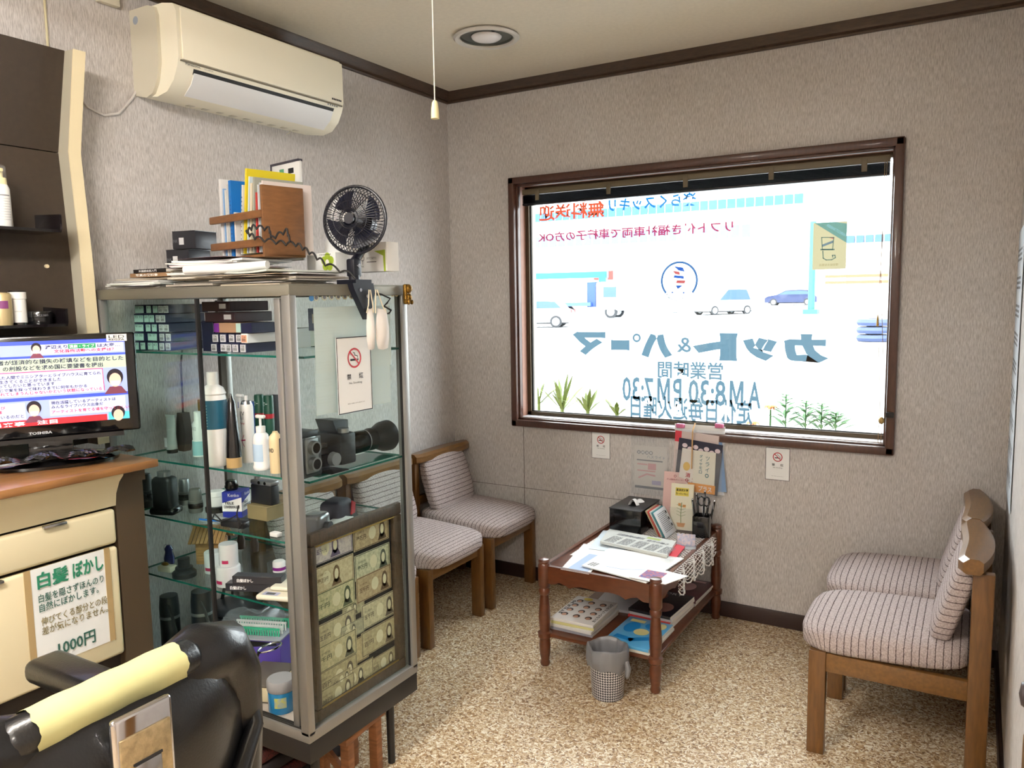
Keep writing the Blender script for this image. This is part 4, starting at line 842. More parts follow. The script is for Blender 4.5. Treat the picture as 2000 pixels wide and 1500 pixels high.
# ================================================================== air conditioner on the left wall
M_ivory = mat('ivory_plastic', (243, 237, 216), .38, spec=.4); M_ivory2 = mat('greyed_ivory', (206, 200, 182), .4); M_flap = mat('flap_white', (226, 226, 226), .35)
AY0, AY1 = 1.672, 2.432
ac = thing('air_conditioner', 'ivory wall air conditioner high on the left wall', 'air conditioner', (XL, (AY0 + AY1) / 2, 2.12))
def A(mb, n, m, **k): return mb.build(n, m, ac, world=True, **k)
prof = [(0, 2.13), (.1, 2.115), (.15, 2.125), (.185, 2.155), (.204, 2.19), (.21, 2.205), (.215, 2.225), (.215, 2.36), (.2, 2.385), (.15, 2.395), (.0, 2.395)]
A(MB().prism([(x, 0, z) for x, z in prof], (XL, AY0 + .012, 0), (XL, AY1, 0)), 'body', M_ivory)
A(MB().prism([(x * .62, 0, z) for x, z in prof], (XL, AY0, 0), (XL, AY0 + .014, 0)), 'side_cover', M_ivory2)
A(MB().rbox((XL + .2165, (AY0 + AY1) / 2 + .01, 2.295), (.008, AY1 - AY0 - .03, .158), .004), 'front_panel', M_ivory)
A(MB().span((XL + .2, AY0 + .02, 2.2105), (XL + .2165, AY1 - .008, 2.2145)), 'panel_gap', mat('gap_grey', (120, 114, 98), .6))
A(MB().prism([(.148, 0, 2.1262), (.1845, 0, 2.1562), (.202, 0, 2.186), (.206, 0, 2.186), (.189, 0, 2.153), (.151, 0, 2.122)], (XL, AY0 + .075, 0), (XL, AY1 - .05, 0)), 'louver', M_flap)
A(MB().prism([(.196, 0, 2.184), (.205, 0, 2.199), (.2085, 0, 2.198), (.2, 0, 2.182)], (XL, AY0 + .072, 0), (XL, AY1 - .047, 0)), 'outlet_slit', mat('slit_black', (20, 18, 18), .6))
for i in range(9): A(MB().box((XL + .07 + .004 * (i % 3), AY0 + .16 + i * .06, 2.1185), (.03, .02, .002)), 'intake_rib', M_ivory2)
acp = Pl((XL + .2205, AY0 + .03, 2.19), (0, 1, 0), (0, 0, 1), .0006)
marks('lettering', M_ink, ac, lambda mb: put_text(mb, Pl((XL + .2145, AY0 + .035, 2.2005), (0, 1, 0), (-.2, 0, 1), .002), 'Panasonic', 0, 0, .055, .0085, .01))
marks('lettering', M_gink, ac, lambda mb: put_text(mb, Pl((XL + .2145, AY0 + .105, 2.2005), (0, 1, 0), (-.2, 0, 1), .002), 'CS-22RGX', 0, 0, .035, .005, .0))
marks('model_badge', M_ink, ac, lambda mb: [put_rect(mb, acp, AY1 - AY0 - .1 + .009 * i, .036, .007, .007) for i in range(6)])
marks('indicator_marks', M_gink, ac, lambda mb: [put_rect(mb, Pl((XL + .214, AY1 - .09, 2.203), (0, 1, 0), (-.2, 0, 1), .002), .012 * i, 0, .007, .005) for i in range(5)])
marks('round_sticker', mat('grey_blue_sticker', (150, 160, 176), .5), ac, lambda mb: put_disc(mb, Pl((XL + .03, AY0, 2.36), (1, 0, 0), (0, 0, 1), .0006), 0, 0, .013))
A(MB().tube([(XL + .06, AY1 - .14, 2.115), (XL + .065, AY1 - .145, 2.108), (XL + .05, AY1 - .15, 2.1)], .002, 5), 'drip_wire', M_ivory2)
one(MB().tube([(0, 0, 0), (.0, -.02, -.03), (.0, -.07, -.085), (0, -.12, -.1), (0, -.17, -.085), (0, -.225, -.02), (0, -.245, .035)], .004, 8), 'power_cable', mat('cable_white', (206, 200, 194), .6), 'pale cable drooping between mirror unit and air conditioner', 'cable', (XL + .006, AY0 + .004, 2.145))
one(MB().rbox((0, 0, 0), (.024, .07, .045), .004), 'wall_socket_box', M_ivory2, 'small white plastic box on the left wall near ceiling', 'box', PX(206, 4, XL) + Vector((.012, 0, 0.012)))
p0, p1 = PX(94, 112, XL), PX(91, -40, XL)
one(MB().rbox((0, 0, (p1.z - p0.z) / 2), (.006, .006, p1.z - p0.z), .002), 'cable_duct', mat('old_cream', (206, 196, 160), .6), 'thin cream cable duct running up left wall above the mirror unit', 'duct', (XL + .003, p0.y, p0.z))

# ================================================================== mirror unit with shelves
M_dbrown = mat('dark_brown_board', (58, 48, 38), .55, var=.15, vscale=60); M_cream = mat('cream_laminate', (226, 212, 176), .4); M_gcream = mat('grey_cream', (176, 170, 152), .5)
MYR = 1.385; MYL = .15
mu = thing('mirror_unit', 'dark brown angled backboard unit with cream edge on left wall', 'cabinet', (XL, (MYL + MYR) / 2, 1.03))
def Mu(mb, n, m, **k): return mb.build(n, m, mu, world=True, **k)
KZ = 1.90; TZ_ = 2.18
fx = {1.03: .125, 1.6: .105, KZ: .085, TZ_: .145}
edge = [(fx[1.03], 1.03), (fx[1.6], 1.6), (fx[KZ], KZ), (fx[TZ_], TZ_)]
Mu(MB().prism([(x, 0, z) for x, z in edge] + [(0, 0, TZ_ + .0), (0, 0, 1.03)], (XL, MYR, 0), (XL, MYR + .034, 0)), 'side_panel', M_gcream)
Mu(MB().prism([(x, 0, z) for x, z in edge] + [(x + .004, 0, z) for x, z in reversed(edge)], (XL, MYR, 0), (XL, MYR + .036, 0)), 'edge_band', M_cream)
inn = [(x - .05, z) for x, z in edge]
Mu(MB().prism([(x, 0, z) for x, z in inn[:3]] + [(.0, 0, KZ), (.0, 0, 1.03)], (XL, MYL, 0), (XL, MYR, 0)), 'lower_board', M_dbrown)
Mu(MB().prism([(inn[2][0], 0, KZ + .003), (inn[3][0] + .01, 0, TZ_ + .002), (0, 0, TZ_ + .002), (0, 0, KZ + .003)], (XL, MYL, 0), (XL, MYR, 0)), 'upper_board', M_dbrown)
bt_ = PX(92, 520, XL + .062); Mu(MB().cyl((XL + .05, bt_.y, bt_.z), (XL + .064, bt_.y, bt_.z), .0055, n=12), 'button', M_cream)
M_bshelf = mat('black_acrylic', (22, 18, 20), .12, coat=.5)
SH = {}
for k, (q, lb) in enumerate((((122, 447), 'upper'), ((134, 628), 'lower'))):
    e = PX(q[0], q[1] + 6, XL + .15); z = e.z; SH[lb] = (z + .004, e.y)
    Mu(MB().span((XL + .05, MYL, z - .004), (XL + .17, e.y - .02, z + .004)), 'shelf', M_bshelf)
    pts = [(.05, 0), (.17, 0), (.175, .012), (.175, .05), (.05, .056)]
    Mu(MB().prism([(x, 0, zz) for x, zz in pts], (XL, e.y - .02, z - .004), (XL, e.y - .014, z - .004)), 'shelf_end', M_bshelf)
Mu(MB().cyl((XL + .1, .9, 1.03), (XL + .1, .9, SH['upper'][0]), .01, n=12), 'shelf_support', M_gcream)
def bottle(name, label, cat, loc, prof, m, extra=(), rz=0, n=24):
    t = thing(name, label, cat, loc, rz); MB().lathe(prof, (0, 0, 0), n).build('bottle_body', m, t)
    for nm, mb, mm in extra: mb.build(nm, mm, t)
    return t
M_wp = mat('white_plastic', (232, 231, 228), .35); M_vio = mat('violet_label', (120, 60, 110), .5); M_gold = mat('pearl_gold', (190, 172, 130), .35, metal=.3)
zu, yu = SH['upper']; zl, yl = SH['lower']
def wrap(r, z0, z1, a0, a1, n=10):
    mb = MB(); vs = []
    for i in range(n + 1):
        a = a0 + (a1 - a0) * i / n; vs += [(r * math.cos(a), r * math.sin(a), z0), (r * math.cos(a), r * math.sin(a), z1)]
    return mb.add(vs, [(2 * i, 2 * i + 2, 2 * i + 3, 2 * i + 1) for i in range(n)])
def wrap_text(mb, t, r, a0, a1, z0, z1, bold=.0, step=None):
    """text bent round an upright cylinder"""
    vs, fs, asp = text_geo(t, bold); return mb.add([(r * math.cos(a0 + (a1 - a0) * a), r * math.sin(a0 + (a1 - a0) * a), z0 + (z1 - z0) * b) for a, b in vs], fs)
p = PX(8, 452, XL + .11)
b1 = bottle('foam_bottle', 'tall white foam pump bottle on upper black shelf', 'bottle', (XL + .11, p.y, zu), [(0, 0), (.021, 0), (.023, .004), (.0215, .105), (.017, .116), (0, .116)], M_wp,
   [('collar', MB().cyl((0, 0, .116), (0, 0, .134), .0165, .0155, 20), mat('cream_knob')), ('pump_head', MB().cyl((0, 0, .134), (0, 0, .15), .008).rbox((.004, -.004, .154), (.026, .014, .01), .003), mat('cream_knob')),
    ('clear_cap', MB().lathe([(.0165, .134), (.0165, .162), (.012, .168), (0, .169)], (0, 0, 0), 20), MATS['clear_acrylic'])])
mb = MB(); [wrap_text(mb, 'ヘアフォーム mousse hair care', .0228, -.9, .5, .02 + .007 * k, .024 + .007 * k) for k in range(9)]; mb.build('lettering', M_gink, b1)
wrap(.0228, .085, .088, -.9, .5).build('label_bar', M_gink, b1)
p = PX(8, 622, XL + .12)
b2 = bottle('lotion_bottle', 'pearl gold bottle with violet label on lower black shelf', 'bottle', (XL + .12, p.y - .004, zl), [(0, 0), (.024, 0), (.025, .005), (.025, .082), (.021, .088), (0, .089)], M_gold, [('violet_label', wrap(.0256, .045, .066, -1.2, .2), M_vio)])
p = PX(39, 622, XL + .11)
bottle('spray_can', 'squat white can with black ring cap beside the gold bottle', 'can', (XL + .105, p.y, zl), [(0, 0), (.0215, 0), (.0215, .004), (.0205, .07), (.0222, .071), (.0222, .09), (0, .09)], M_wp, [('base_ring', MB().cyl((0, 0, -.0), (0, 0, .006), .0222, n=24), M_blk), ('cap_top', MB().cyl((0, 0, .09), (0, 0, .0935), .021, n=24), M_blk), ('lettering', wrap_text(MB(), 'arimino', .0212, -.9, -.1, .035, .039), M_gink)])
p = PX(80, 622, XL + .12)
bottle('wax_jar', 'low black wax jar at right end of lower black shelf', 'jar', (XL + .115, p.y, zl), [(0, 0), (.03, 0), (.031, .003), (.031, .018), (.0325, .019), (.0325, .034), (.031, .036), (0, .036)], mat('gloss_black'), [('lettering', wrap_text(MB(), 'SPICE NEO', .0327, -.8, .2, .022, .027), M_gink)])

# ================================================================== vanity: counter, drawers, poster
VX = -2.055; CZ = 1.015; VY1 = 1.365; VY0 = .15
va = thing('vanity_cabinet', 'cream and dark brown vanity cabinet with wooden counter under the television', 'cabinet', (XL, (VY0 + VY1) / 2, 0))
def V(mb, n, m, **k): return mb.build(n, m, va, world=True, **k)
M_ctop = mat('counter_wood', (160, 112, 66), .3, var=.35, vscale=9, stretch=(6, 1, 6), coat=.3)
V(MB().rbox(((XL - 1.985) / 2 + .002, (VY0 + VY1) / 2 + .005, CZ - .011), (-1.989 - XL, VY1 - VY0 + .012, .022), .003), 'counter_top', M_ctop)
V(MB().span((XL + .003, VY0, .08), (VX - .03, VY1, CZ - .022)), 'carcass', M_dbrown)
V(MB().span((VX - .03, VY1 - .085, .08), (VX + .006, VY1, CZ - .06)), 'side_stile', mat('bronze_brown', (76, 62, 46), .4))
V(MB().prism([(-.03, 0, .895), (.006, 0, .895), (.012, 0, .93), (.03, 0, .965), (.05, 0, .985), (.052, 0, .993), (-.03, 0, .993)], (VX, VY0, 0), (VX, VY1 - .085, 0)), 'cornice', M_cream)
V(MB().span((VX - .02, VY1 - .085, CZ - .062), (VX + .02, VY1, CZ - .022)), 'stile_cap', mat('bronze_brown'))
for z0, z1, yy0, yy1, lb in ((.79, .888, VY0, VY1 - .09, 'drawer'), (.47, .782, VY0 + .72, VY1 - .09, 'door'), (.47, .782, VY0, VY0 + .714, 'door')):
    d = V(MB().rbox((VX, (yy0 + yy1) / 2, (z0 + z1) / 2), (.024, yy1 - yy0, z1 - z0), .01, 3), lb, M_cream)
    hy = (PX(100, 1025, VX).y if lb == 'drawer' else (yy0 + .07 if yy0 > .5 else yy1 - .06)); hz = z1 - .002 if lb == 'drawer' else (z1 - .003 if yy0 > .5 else z0 + .004)
    MB().rbox((VX + .016, hy, hz), (.012, .06, .008), .002).build('handle', mat('steel'), d, world=True)
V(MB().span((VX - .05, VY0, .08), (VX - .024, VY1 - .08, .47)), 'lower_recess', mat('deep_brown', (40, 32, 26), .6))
# price poster taped on the door
A0, A1, A2, A3 = PX(57, 1118, VX + .014), PX(206, 1074, VX + .014), PX(214, 1256, VX + .014), PX(70, 1311, VX + .014)
po = thing('price_poster', 'handwritten-style paper price poster taped to the cream vanity door', 'poster', (VX + .0125, (A0.y + A1.y) / 2, A3.z))
w_ = A1.y - A0.y; h_ = A0.z - A3.z + .004; y_ = A0.y
MB().grid(lambda u, v: Vector((VX + .0135 + .0012 * math.sin(u * 9) * math.sin(v * 7), y_ + u * w_, A3.z + v * h_)), 12, 14).build('sheet', M_paper, po, world=True, angle=80)
pp = Pl((VX + .0152, y_, A3.z), (0, 1, 0), (0, 0, 1), .0004)
marks_each('title', mat('poster_green', (40, 130, 96), .7), po, lambda mb: [put_text(mb, pp, '白髪', .016, h_ * .79, w_ * .40, h_ * .165, .03), put_text(mb, pp, 'ぼかし', w_ * .53, h_ * .79, w_ * .42, h_ * .165, .03)])
marks_each('lettering', mat('poster_dark_green', (50, 96, 84), .7), po, lambda mb: [put_text(mb, pp, '白髪を隠さずほんのり', .016, h_ * .655, w_ * .86, h_ * .085, .012), put_text(mb, pp, '自然にぼかします。', .016, h_ * .56, w_ * .78, h_ * .085, .012), put_text(mb, pp, '1000円', w_ * .27, h_ * .06, w_ * .5, h_ * .14, .02)])
marks_each('lettering', mat('poster_olive', (140, 126, 84), .7), po, lambda mb: [put_text(mb, pp, '伸びてくる部分との段', .018, h_ * .42, w_ * .88, h_ * .085, .012), put_text(mb, pp, '差が気になりません。', .018, h_ * .325, w_ * .88, h_ * .085, .012)])
for yy, z0, z1 in ((y_ - .006, A3.z, A3.z + h_), (y_ + w_ + .003, A3.z, A3.z + h_)):
    MB().span((VX + .0122, yy - .008, z0), (VX + .0145, yy + .008, z1)).build('tape', mat('old_tape', (176, 150, 106), .4), po, world=True)

# ================================================================== television
TVR = math.radians(-29); tvE = PX(270, 745, -2.10); TW, THh = .462, .284
rt = Vector((math.sin(-TVR), math.cos(TVR), 0)); nr = Vector((math.cos(TVR), math.sin(TVR), 0))
tvc = Vector((tvE.x, tvE.y, 0)) - rt * TW / 2; tvz = 1.086
tv = thing('television', 'black flat television showing a news panel on the vanity counter', 'television', (tvc.x, tvc.y, CZ + .001), TVR)
# local axes: +x faces the viewer, +y to the viewer's right
zc_ = tvz - CZ
M_tvb = mat('tv_black', (12, 12, 14), .12, coat=.6)
MB().rbox((-.02, 0, zc_ + THh / 2), (.045, TW, THh), .008, 3).build('bezel', M_tvb, tv)
MB().rbox((-.055, 0, zc_ + THh / 2), (.05, TW * .7, THh * .7), .02, 3).build('rear_housing', M_tvb, tv)
MB().prism([(-.03, -TW * .38, 0), (.006, -TW * .4, 0), (.006, TW * .4, 0), (-.03, TW * .38, 0)], (0, 0, zc_ + .001), (0, 0, zc_ - .012)).build('lower_lip', M_tvb, tv)
MB().rbox((-.03, 0, zc_ / 2), (.04, .11, zc_ + .02), .006).build('neck', M_tvb, tv)
MB().lathe([(0, 0), (.17, 0), (.172, .008), (.16, .016), (.06, .024), (0, .025)], (0, 0, 0), 40, Matrix.Diagonal((.66, 1, 1))).build('base', M_tvb, tv)
sw_, sh_ = .412, .232; sx, sz = -sw_ / 2 - .004, zc_ + .036
scr = Pl((.0028, sx, sz), (0, 1, 0), (0, 0, 1), .0005)
def emi(name, c, s=1.15): return mat(name, c, .4, emit=s * .2)
def TV(n, m, fn): mb = MB(); fn(mb); return mb.build(n, m, tv)
def TVL(m, rows):
    for t, x, y, w, h, b in rows: TV('screen_text', m, lambda mb: put_text(mb, scr, t, x * sw_, y * sh_, w * sw_, h * sh_, b, 3))
TV('screen', emi('screen_blue', (150, 165, 235)), lambda mb: put_rect(mb, scr, 0, 0, sw_, sh_, 0))
def U(x, y): return x * sw_, y * sh_
TV('screen_graphic', emi('screen_deep_blue', (60, 80, 200)), lambda mb: [put_rect(mb, scr, *U(0, .80), sw_, .025 * sh_, 1), put_rect(mb, scr, *U(0, .30), sw_, .04 * sh_, 1), put_rect(mb, scr, *U(0, .955), sw_, .045 * sh_, 1)])
TV('screen_graphic', emi('screen_lilac', (196, 200, 245)), lambda mb: [put_rect(mb, scr, *U(0, .36), .85 * sw_, .27 * sh_, 1), put_rect(mb, scr, *U(.52, .1), .46 * sw_, .19 * sh_, 1), put_rect(mb, scr, *U(0, .08), .38 * sw_, .2 * sh_, 1), put_rect(mb, scr, *U(.44, .84), .55 * sw_, .115 * sh_, 1)])
TV('screen_graphic', emi('screen_olive', (176, 190, 170)), lambda mb: put_rect(mb, scr, *U(.0, .645), sw_, .15 * sh_, 1))
TV('screen_graphic', emi('screen_red', (214, 40, 50)), lambda mb: [put_rect(mb, scr, *U(0, .0), .86 * sw_, .075 * sh_, 1), put_line(mb, scr, [U(.0, .635), U(.85, .64), U(.855, .37)], .0015, 2)])
TV('screen_graphic', emi('screen_cyan', (80, 190, 235)), lambda mb: put_rect(mb, scr, *U(.87, .0), .13 * sw_, .09 * sh_, 1))
TVL(emi('text_navy', (24, 24, 70), .3), (
    ('渡辺えり', .52, .90, .13, .045, .02), ('は大変…', .83, .90, .14, .045, .02), ('楽 映画の関係者が経済的な損失の補填などを目的とした', .0, .73, .985, .055, .015), ('」の創設などを求め国に要望書を提出', .235, .66, .62, .055, .015),
    ('う演劇によって救われた人間でミニシアターとライブハウスに育てられ', .0, .565, .84, .042, .012), ('劇によって65歳まで生きてくることができました', .0, .515, .6, .042, .012), ('の恩返しを一生かかってしたいと思っています', .0, .468, .56, .042, .012), ('劇はサクランボと同じで実を採って味わうまでに何年もかかる', .0, .418, .75, .04, .012),
    ('しい状況に置かれているのだと', .0, .105, .37, .042, .012), ('ほしい', .0, .085, .07, .03, .01), ('現在活躍しているアーティストは', .53, .235, .39, .042, .012), ('みんなライブハウス出身だ', .53, .185, .31, .042, .012)))
TVL(emi('text_red', (200, 36, 60), .6), (
    ('文化芸術活動への支援は？', .57, .85, .36, .042, .02), ('ンルを超えて手を結び', .0, .215, .27, .04, .012), ('ものは歴史的な出来事', .0, .165, .25, .04, .012), ('アーティストを育てる場を守ってほしい', .53, .125, .47, .042, .012), ('その観っこが枯れてしまうんじゃないかという状態になっている', .06, .372, .78, .042, .012)))
TV('screen_text', emi('text_blue', (40, 70, 230), .8), lambda mb: put_text(mb, scr, '芸術復興基金', .0, .66 * sh_, .23 * sw_, .055 * sh_, .015, 3))
TV('screen_graphic', emi('tag_green', (40, 150, 90), .7), lambda mb: put_rect(mb, scr, *U(.655, .895), .165 * sw_, .055 * sh_, 2)); TV('screen_text', emi('text_white', (240, 240, 245)), lambda mb: [put_text(mb, scr, '演劇・ライブ', *U(.662, .902), .15 * sw_, .04 * sh_, .01, 3), put_text(mb, scr, '日の出来事　注目', *U(.06, .01), .5 * sw_, .05 * sh_, .02, 3)])
def TVP(n, m, fn):
    mb = Parts(); fn(mb)
    for q in mb.all: q.build(n, m, tv)
def heads(kind):
    def fn(mb):
        for x, y, r, suit in ((.47, .905, .035, 0), (.925, .5, .06, 0), (.43, .19, .05, 1), (.93, .06, .05, 0)):
            X, Y = U(x, y); R = r * sw_
            if kind == 'hair': put_disc(mb, scr, X, Y + R * .25, R * .85, R * .95, 3)
            if kind == 'face': put_disc(mb, scr, X, Y - R * .1, R * .62, R * .8, 4)
            if kind == 'mask' and y > .1: put_poly(mb, scr, [(X - R * .5, Y - R * .2), (X + R * .5, Y - R * .2), (X + R * .35, Y - R * .75), (X - R * .35, Y - R * .75)], 5)
            if kind == 'coat' and y > .1: put_poly(mb, scr, [(X - R * 1.2, Y - R * 1.7), (X + R * 1.2, Y - R * 1.7), (X + R * .6, Y - R * .85), (X - R * .6, Y - R * .85)], 2)
    return fn
TVP('screen_figures', emi('fig_hair', (36, 28, 40), .3), heads('hair')); TVP('screen_figures', emi('fig_skin', (226, 180, 160)), heads('face')); TVP('screen_figures', emi('fig_mask', (222, 222, 236)), heads('mask')); TVP('screen_figures', emi('fig_coat', (120, 60, 80), .5), heads('coat'))
TV('lettering', mat('logo_silver', (190, 190, 194), .4), lambda mb: put_text(mb, Pl((.0032, -.05, zc_ + .011), (0, 1, 0), (0, 0, 1), .0006), 'TOSHIBA', 0, 0, .056, .0075, .03))
TV('badge', M_paper, lambda mb: put_rect(mb, Pl((.0032, TW / 2 - .075, zc_ + THh - .024), (0, 1, 0), (0, 0, 1), .0004), 0, 0, .052, .02))
TV('badge_lettering', M_ink, lambda mb: [put_text(mb, Pl((.0032, TW / 2 - .075, zc_ + THh - .024), (0, 1, 0), (0, 0, 1), .0004), 'LED', .006, .0085, .04, .0085, .0, 3), put_text(mb, Pl((.0032, TW / 2 - .075, zc_ + THh - .024), (0, 1, 0), (0, 0, 1), .0004), 'REGZA', .006, .002, .04, .005, .02, 3)])
rm = thing('bubble_sheet', 'crumpled clear plastic wrap lying in front of television base', 'plastic wrap', (tvc.x + .1, tvc.y - .02, CZ + .027), TVR)
rn = random.Random(12)
MB().grid(lambda u, v: Vector((-.03 + .07 * u + .01 * math.sin(v * 13), -.16 + .33 * v, .004 + .012 * abs(math.sin(u * 9 + v * 21)) * abs(math.sin(v * 11 + 1)))), 14, 40).build('wrap', mat('black_wrap', (24, 24, 26), .15, coat=.6), rm, angle=20)

# ================================================================== barber chair, seen from behind
M_leather = mat('black_leather', (17, 17, 19), .3, spec=.5, bump=.12, bscale=260, coat=.25)
bc = thing('barber_chair', 'black leather barber chair with pale yellow covered headrest, seen from behind', 'barber chair', (-1.42, .70, 0))
def Bc(mb, n, m, **k): return mb.build(n, m, bc, world=True, **k)
BY = .70
def back_shell(u, v, side):
    """outer back: u 0..1 left to right, v 0..1 bottom to top"""
    a = (u - .5) * 2; e = min(1, abs(a)); wv = .285 - .03 * v * v; zz = .3 + .5 * v
    top = .03 * (1 - a * a); bulge = .075 * (1 - e ** 3.2) * (1 - (2 * v - 1) ** 6 * .9)
    x = -1.225 + .05 * v + side * bulge; y = BY + a * wv * (1 - .25 * max(0, v - .8) * 5 * (e ** 6))
    return Vector((x, y, zz + top * v))
Bc(MB().grid(lambda u, v: back_shell(u, v, 1), 28, 20).grid(lambda u, v: back_shell(u, v, -1.0), 28, 20), 'backrest', M_leather, angle=70)
for s in (-1, 1): Bc(MB().tube([(-1.20, BY + s * .13, .80), (-1.2, BY + s * .19, .812), (-1.205, BY + s * .235, .80), (-1.21, BY + s * .272, .74), (-1.22, BY + s * .288, .62), (-1.23, BY + s * .288, .46)], [.05, .06, .06, .05, .042, .036], 14), 'side_bolster', M_leather, angle=80)
Bc(MB().tube([(-1.17, BY - .29, .585), (-1.135, BY - .2, .565), (-1.125, BY, .55), (-1.135, BY + .2, .575), (-1.175, BY + .285, .64), (-1.2, BY + .3, .70)], [.012, .022, .024, .022, .016, .006], 12), 'back_roll', M_leather, angle=80)
hd = Bc(MB().tube([(-1.18, BY - .165, .824), (-1.18, BY - .15, .824), (-1.18, BY + .15, .83), (-1.18, BY + .165, .83)], [.022, .033, .033, .022], 20), 'headrest', M_leather, angle=80)
def cover_pt(u, v):
    a = -.6 + u * 3.7; y = BY - .125 + .25 * v + (.0025 * math.sin(a * 5) + .0015 * math.sin(a * 11 + 1)) * (1 if v in (0, 1) else 0); r = .0355 + .0008 * math.sin(v * 20 + a * 2)
    return Vector((-1.18 + r * math.cos(a), y, .8255 + .005 * v + r * math.sin(a)))
MB().grid(cover_pt, 20, 16).build('headrest_cover', mat('pale_yellow_cloth', (200, 195, 140), .75, var=.06, vscale=30), hd, world=True, angle=80)
br = Bc(MB().rbox((-1.113, BY + .012, .735), (.014, .105, .17), .012, 3), 'headrest_bracket', mat('chrome', (220, 220, 224), .08, metal=1))
MB().rbox((-1.1045, BY + .012, .722), (.004, .088, .128), .004, 2).build('engraved_plate', mat('engraved_gold', (206, 184, 142), .3, metal=.6, var=.35, vscale=70, bump=.5, bscale=90), br, world=True)
MB().rbox((-1.101, BY + .012, .705), (.004, .046, .062), .003, 2).build('release_lever', mat('steel'), br, world=True)
MB().box((-1.1018, BY + .012, .738), (.003, .05, .004)).build('lever_shadow_gap', M_ink, br, world=True)
MB().cyl((-1.103, BY + .045, .672), (-1.1, BY + .045, .672), .006, n=12).build('screw', M_ink, br, world=True)
ar = Bc(MB().rbox((-1.52, BY + .155, .70), (.3, .085, .05), .02, 4), 'armrest', M_leather, angle=70)
MB().lathe([(.006, .0), (.012, .001), (.013, .004), (.007, .005)], (-1.44, BY + .155, .7255), 18).build('armrest_button', mat('chrome'), ar, world=True)
MB().cyl((-1.40, BY + .2, .70), (-1.36, BY + .225, .712), .012, n=14).build('armrest_lever', mat('chrome'), ar, world=True)
Bc(MB().rbox((-1.52, BY - .25, .70), (.3, .085, .05), .02, 4), 'armrest', M_leather, angle=70)
Bc(MB().rbox((-1.52, BY, .48), (.5, .5, .12), .04, 4), 'seat', M_leather, angle=70)
Bc(MB().lathe([(.3, 0), (.3, .03), (.07, .06), (.06, .4), (.12, .42)], (-1.5, BY, 0), 24), 'pedestal', mat('chrome'))
# ================================================================== glass display cabinet
CX0, CX1, CY0, CY1 = -2.325, -1.497, 1.43, 1.905; CT = 1.493
M_steel = mat('brushed_aluminium', (150, 148, 144), .38, metal=.55); M_steelr = mat('rail_aluminium', (128, 124, 112), .45, metal=.5)
M_cg = glassy('cabinet_glass', (.95, .99, .98), .035); M_edge = mat('green_glass_edge', (16, 92, 78), .15, spec=.6)
cb = thing('display_cabinet', 'aluminium and glass display cabinet on thin black legs', 'cabinet', ((CX0 + CX1) / 2, (CY0 + CY1) / 2, 0))
def Cb(mb, n, m, **k): return mb.build(n, m, cb, world=True, **k)
PW = .03
for x in (CX0, CX1 - PW):
    for y in (CY0, CY1 - PW * .8): Cb(MB().rbox((x + PW / 2, y + PW * .4, .88), (PW, PW * .8, 1.18), .002), 'post', M_steel)
for y in (CY0, CY1 - .024): Cb(MB().rbox(((CX0 + CX1) / 2, y + .012, CT - .014), (CX1 - CX0 - .003, .024, .028), .002), 'top_rail', M_steelr)
for x in (CX0, CX1 - .024): Cb(MB().rbox((x + .012, (CY0 + CY1) / 2, CT - .0141), (.024, CY1 - CY0 - .002, .0278), .002), 'top_rail', M_steelr)
for y in (CY0, CY1 - .024): Cb(MB().rbox(((CX0 + CX1) / 2, y + .012, .286), (CX1 - CX0 - .003, .024, .03), .002), 'bottom_rail', M_steel)
for x in (CX0, CX1 - .024): Cb(MB().rbox((x + .012, (CY0 + CY1) / 2, .2859), (.024, CY1 - CY0 - .002, .0298), .002), 'bottom_rail', M_steel)
Cb(MB().rbox(((CX0 + CX1) / 2, (CY0 + CY1) / 2, CT + .001), (CX1 - CX0 - .004, CY1 - CY0 - .004, .004), .001), 'top_panel', M_steelr)
Cb(MB().span((CX0 + .024, CY0 + .024, .274), (CX1 - .024, CY1 - .024, .288)), 'floor_panel', mat('pale_board', (176, 166, 154), .6))
Cb(MB().rbox(((CX0 + CX1) / 2, (CY0 + CY1) / 2, .241), (CX1 - CX0 - .004, CY1 - CY0 - .004, .06), .003), 'plinth', mat('plinth_black', (34, 30, 28), .5))
for x in (CX0 + .05, CX1 - .045):
    for y in (CY0 + .06, CY1 - .09): Cb(MB().cyl((x, y, 0), (x, y, .212), .0115, .013, 14), 'leg', mat('leg_black', (26, 24, 24), .45))
Cb(MB().rbox((-1.556, CY0 + .022, .875), (.022, .02, 1.17), .002), 'door_jamb', M_steel)
Cb(MB().rbox((PY(430, 640, 1.895).x, 1.893, .875), (.024, .014, 1.17), .002), 'rear_stile', mat('stile_dark', (62, 54, 46), .45, metal=.4))
for k, (y, x0, x1) in enumerate(((CY0 + .012, CX0 + .03, -1.868), (CY0 + .02, CX0 + .034, -1.874))):
    d = Cb(MB().span((x0, y - .002, .302), (x1, y + .002, CT - .03)), 'sliding_door', M_cg)
    MB().span((x1 - .003, y - .004, .302), (x1 + .004, y + .004, CT - .03)).build('door_edge', mat('black_rubber'), d, world=True)
for k in range(3): Cb(MB().span((CX0 + .03, CY0 + .006 + k * .007, .3), (CX1 - .03, CY0 + .009 + k * .007, .304)), 'door_track', mat('track_dark', (60, 56, 52), .4, metal=.5))
Cb(MB().span((CX1 - .014, CY0 + .024, .3), (CX1 - .010, CY1 - .024, CT - .028)), 'side_pane', M_cg)
Cb(MB().span((CX1 - .0155, CY1 - .0275, .3), (CX1 - .0085, CY1 - .0235, CT - .028)), 'pane_gasket', mat('black_rubber'))
Cb(MB().span((CX0 + .03, CY1 - .012, .3), (CX1 - .03, CY1 - .009, CT - .028)), 'back_pane', M_cg)
SZ = (1.308, .975, .795, .603); SF = 1.49
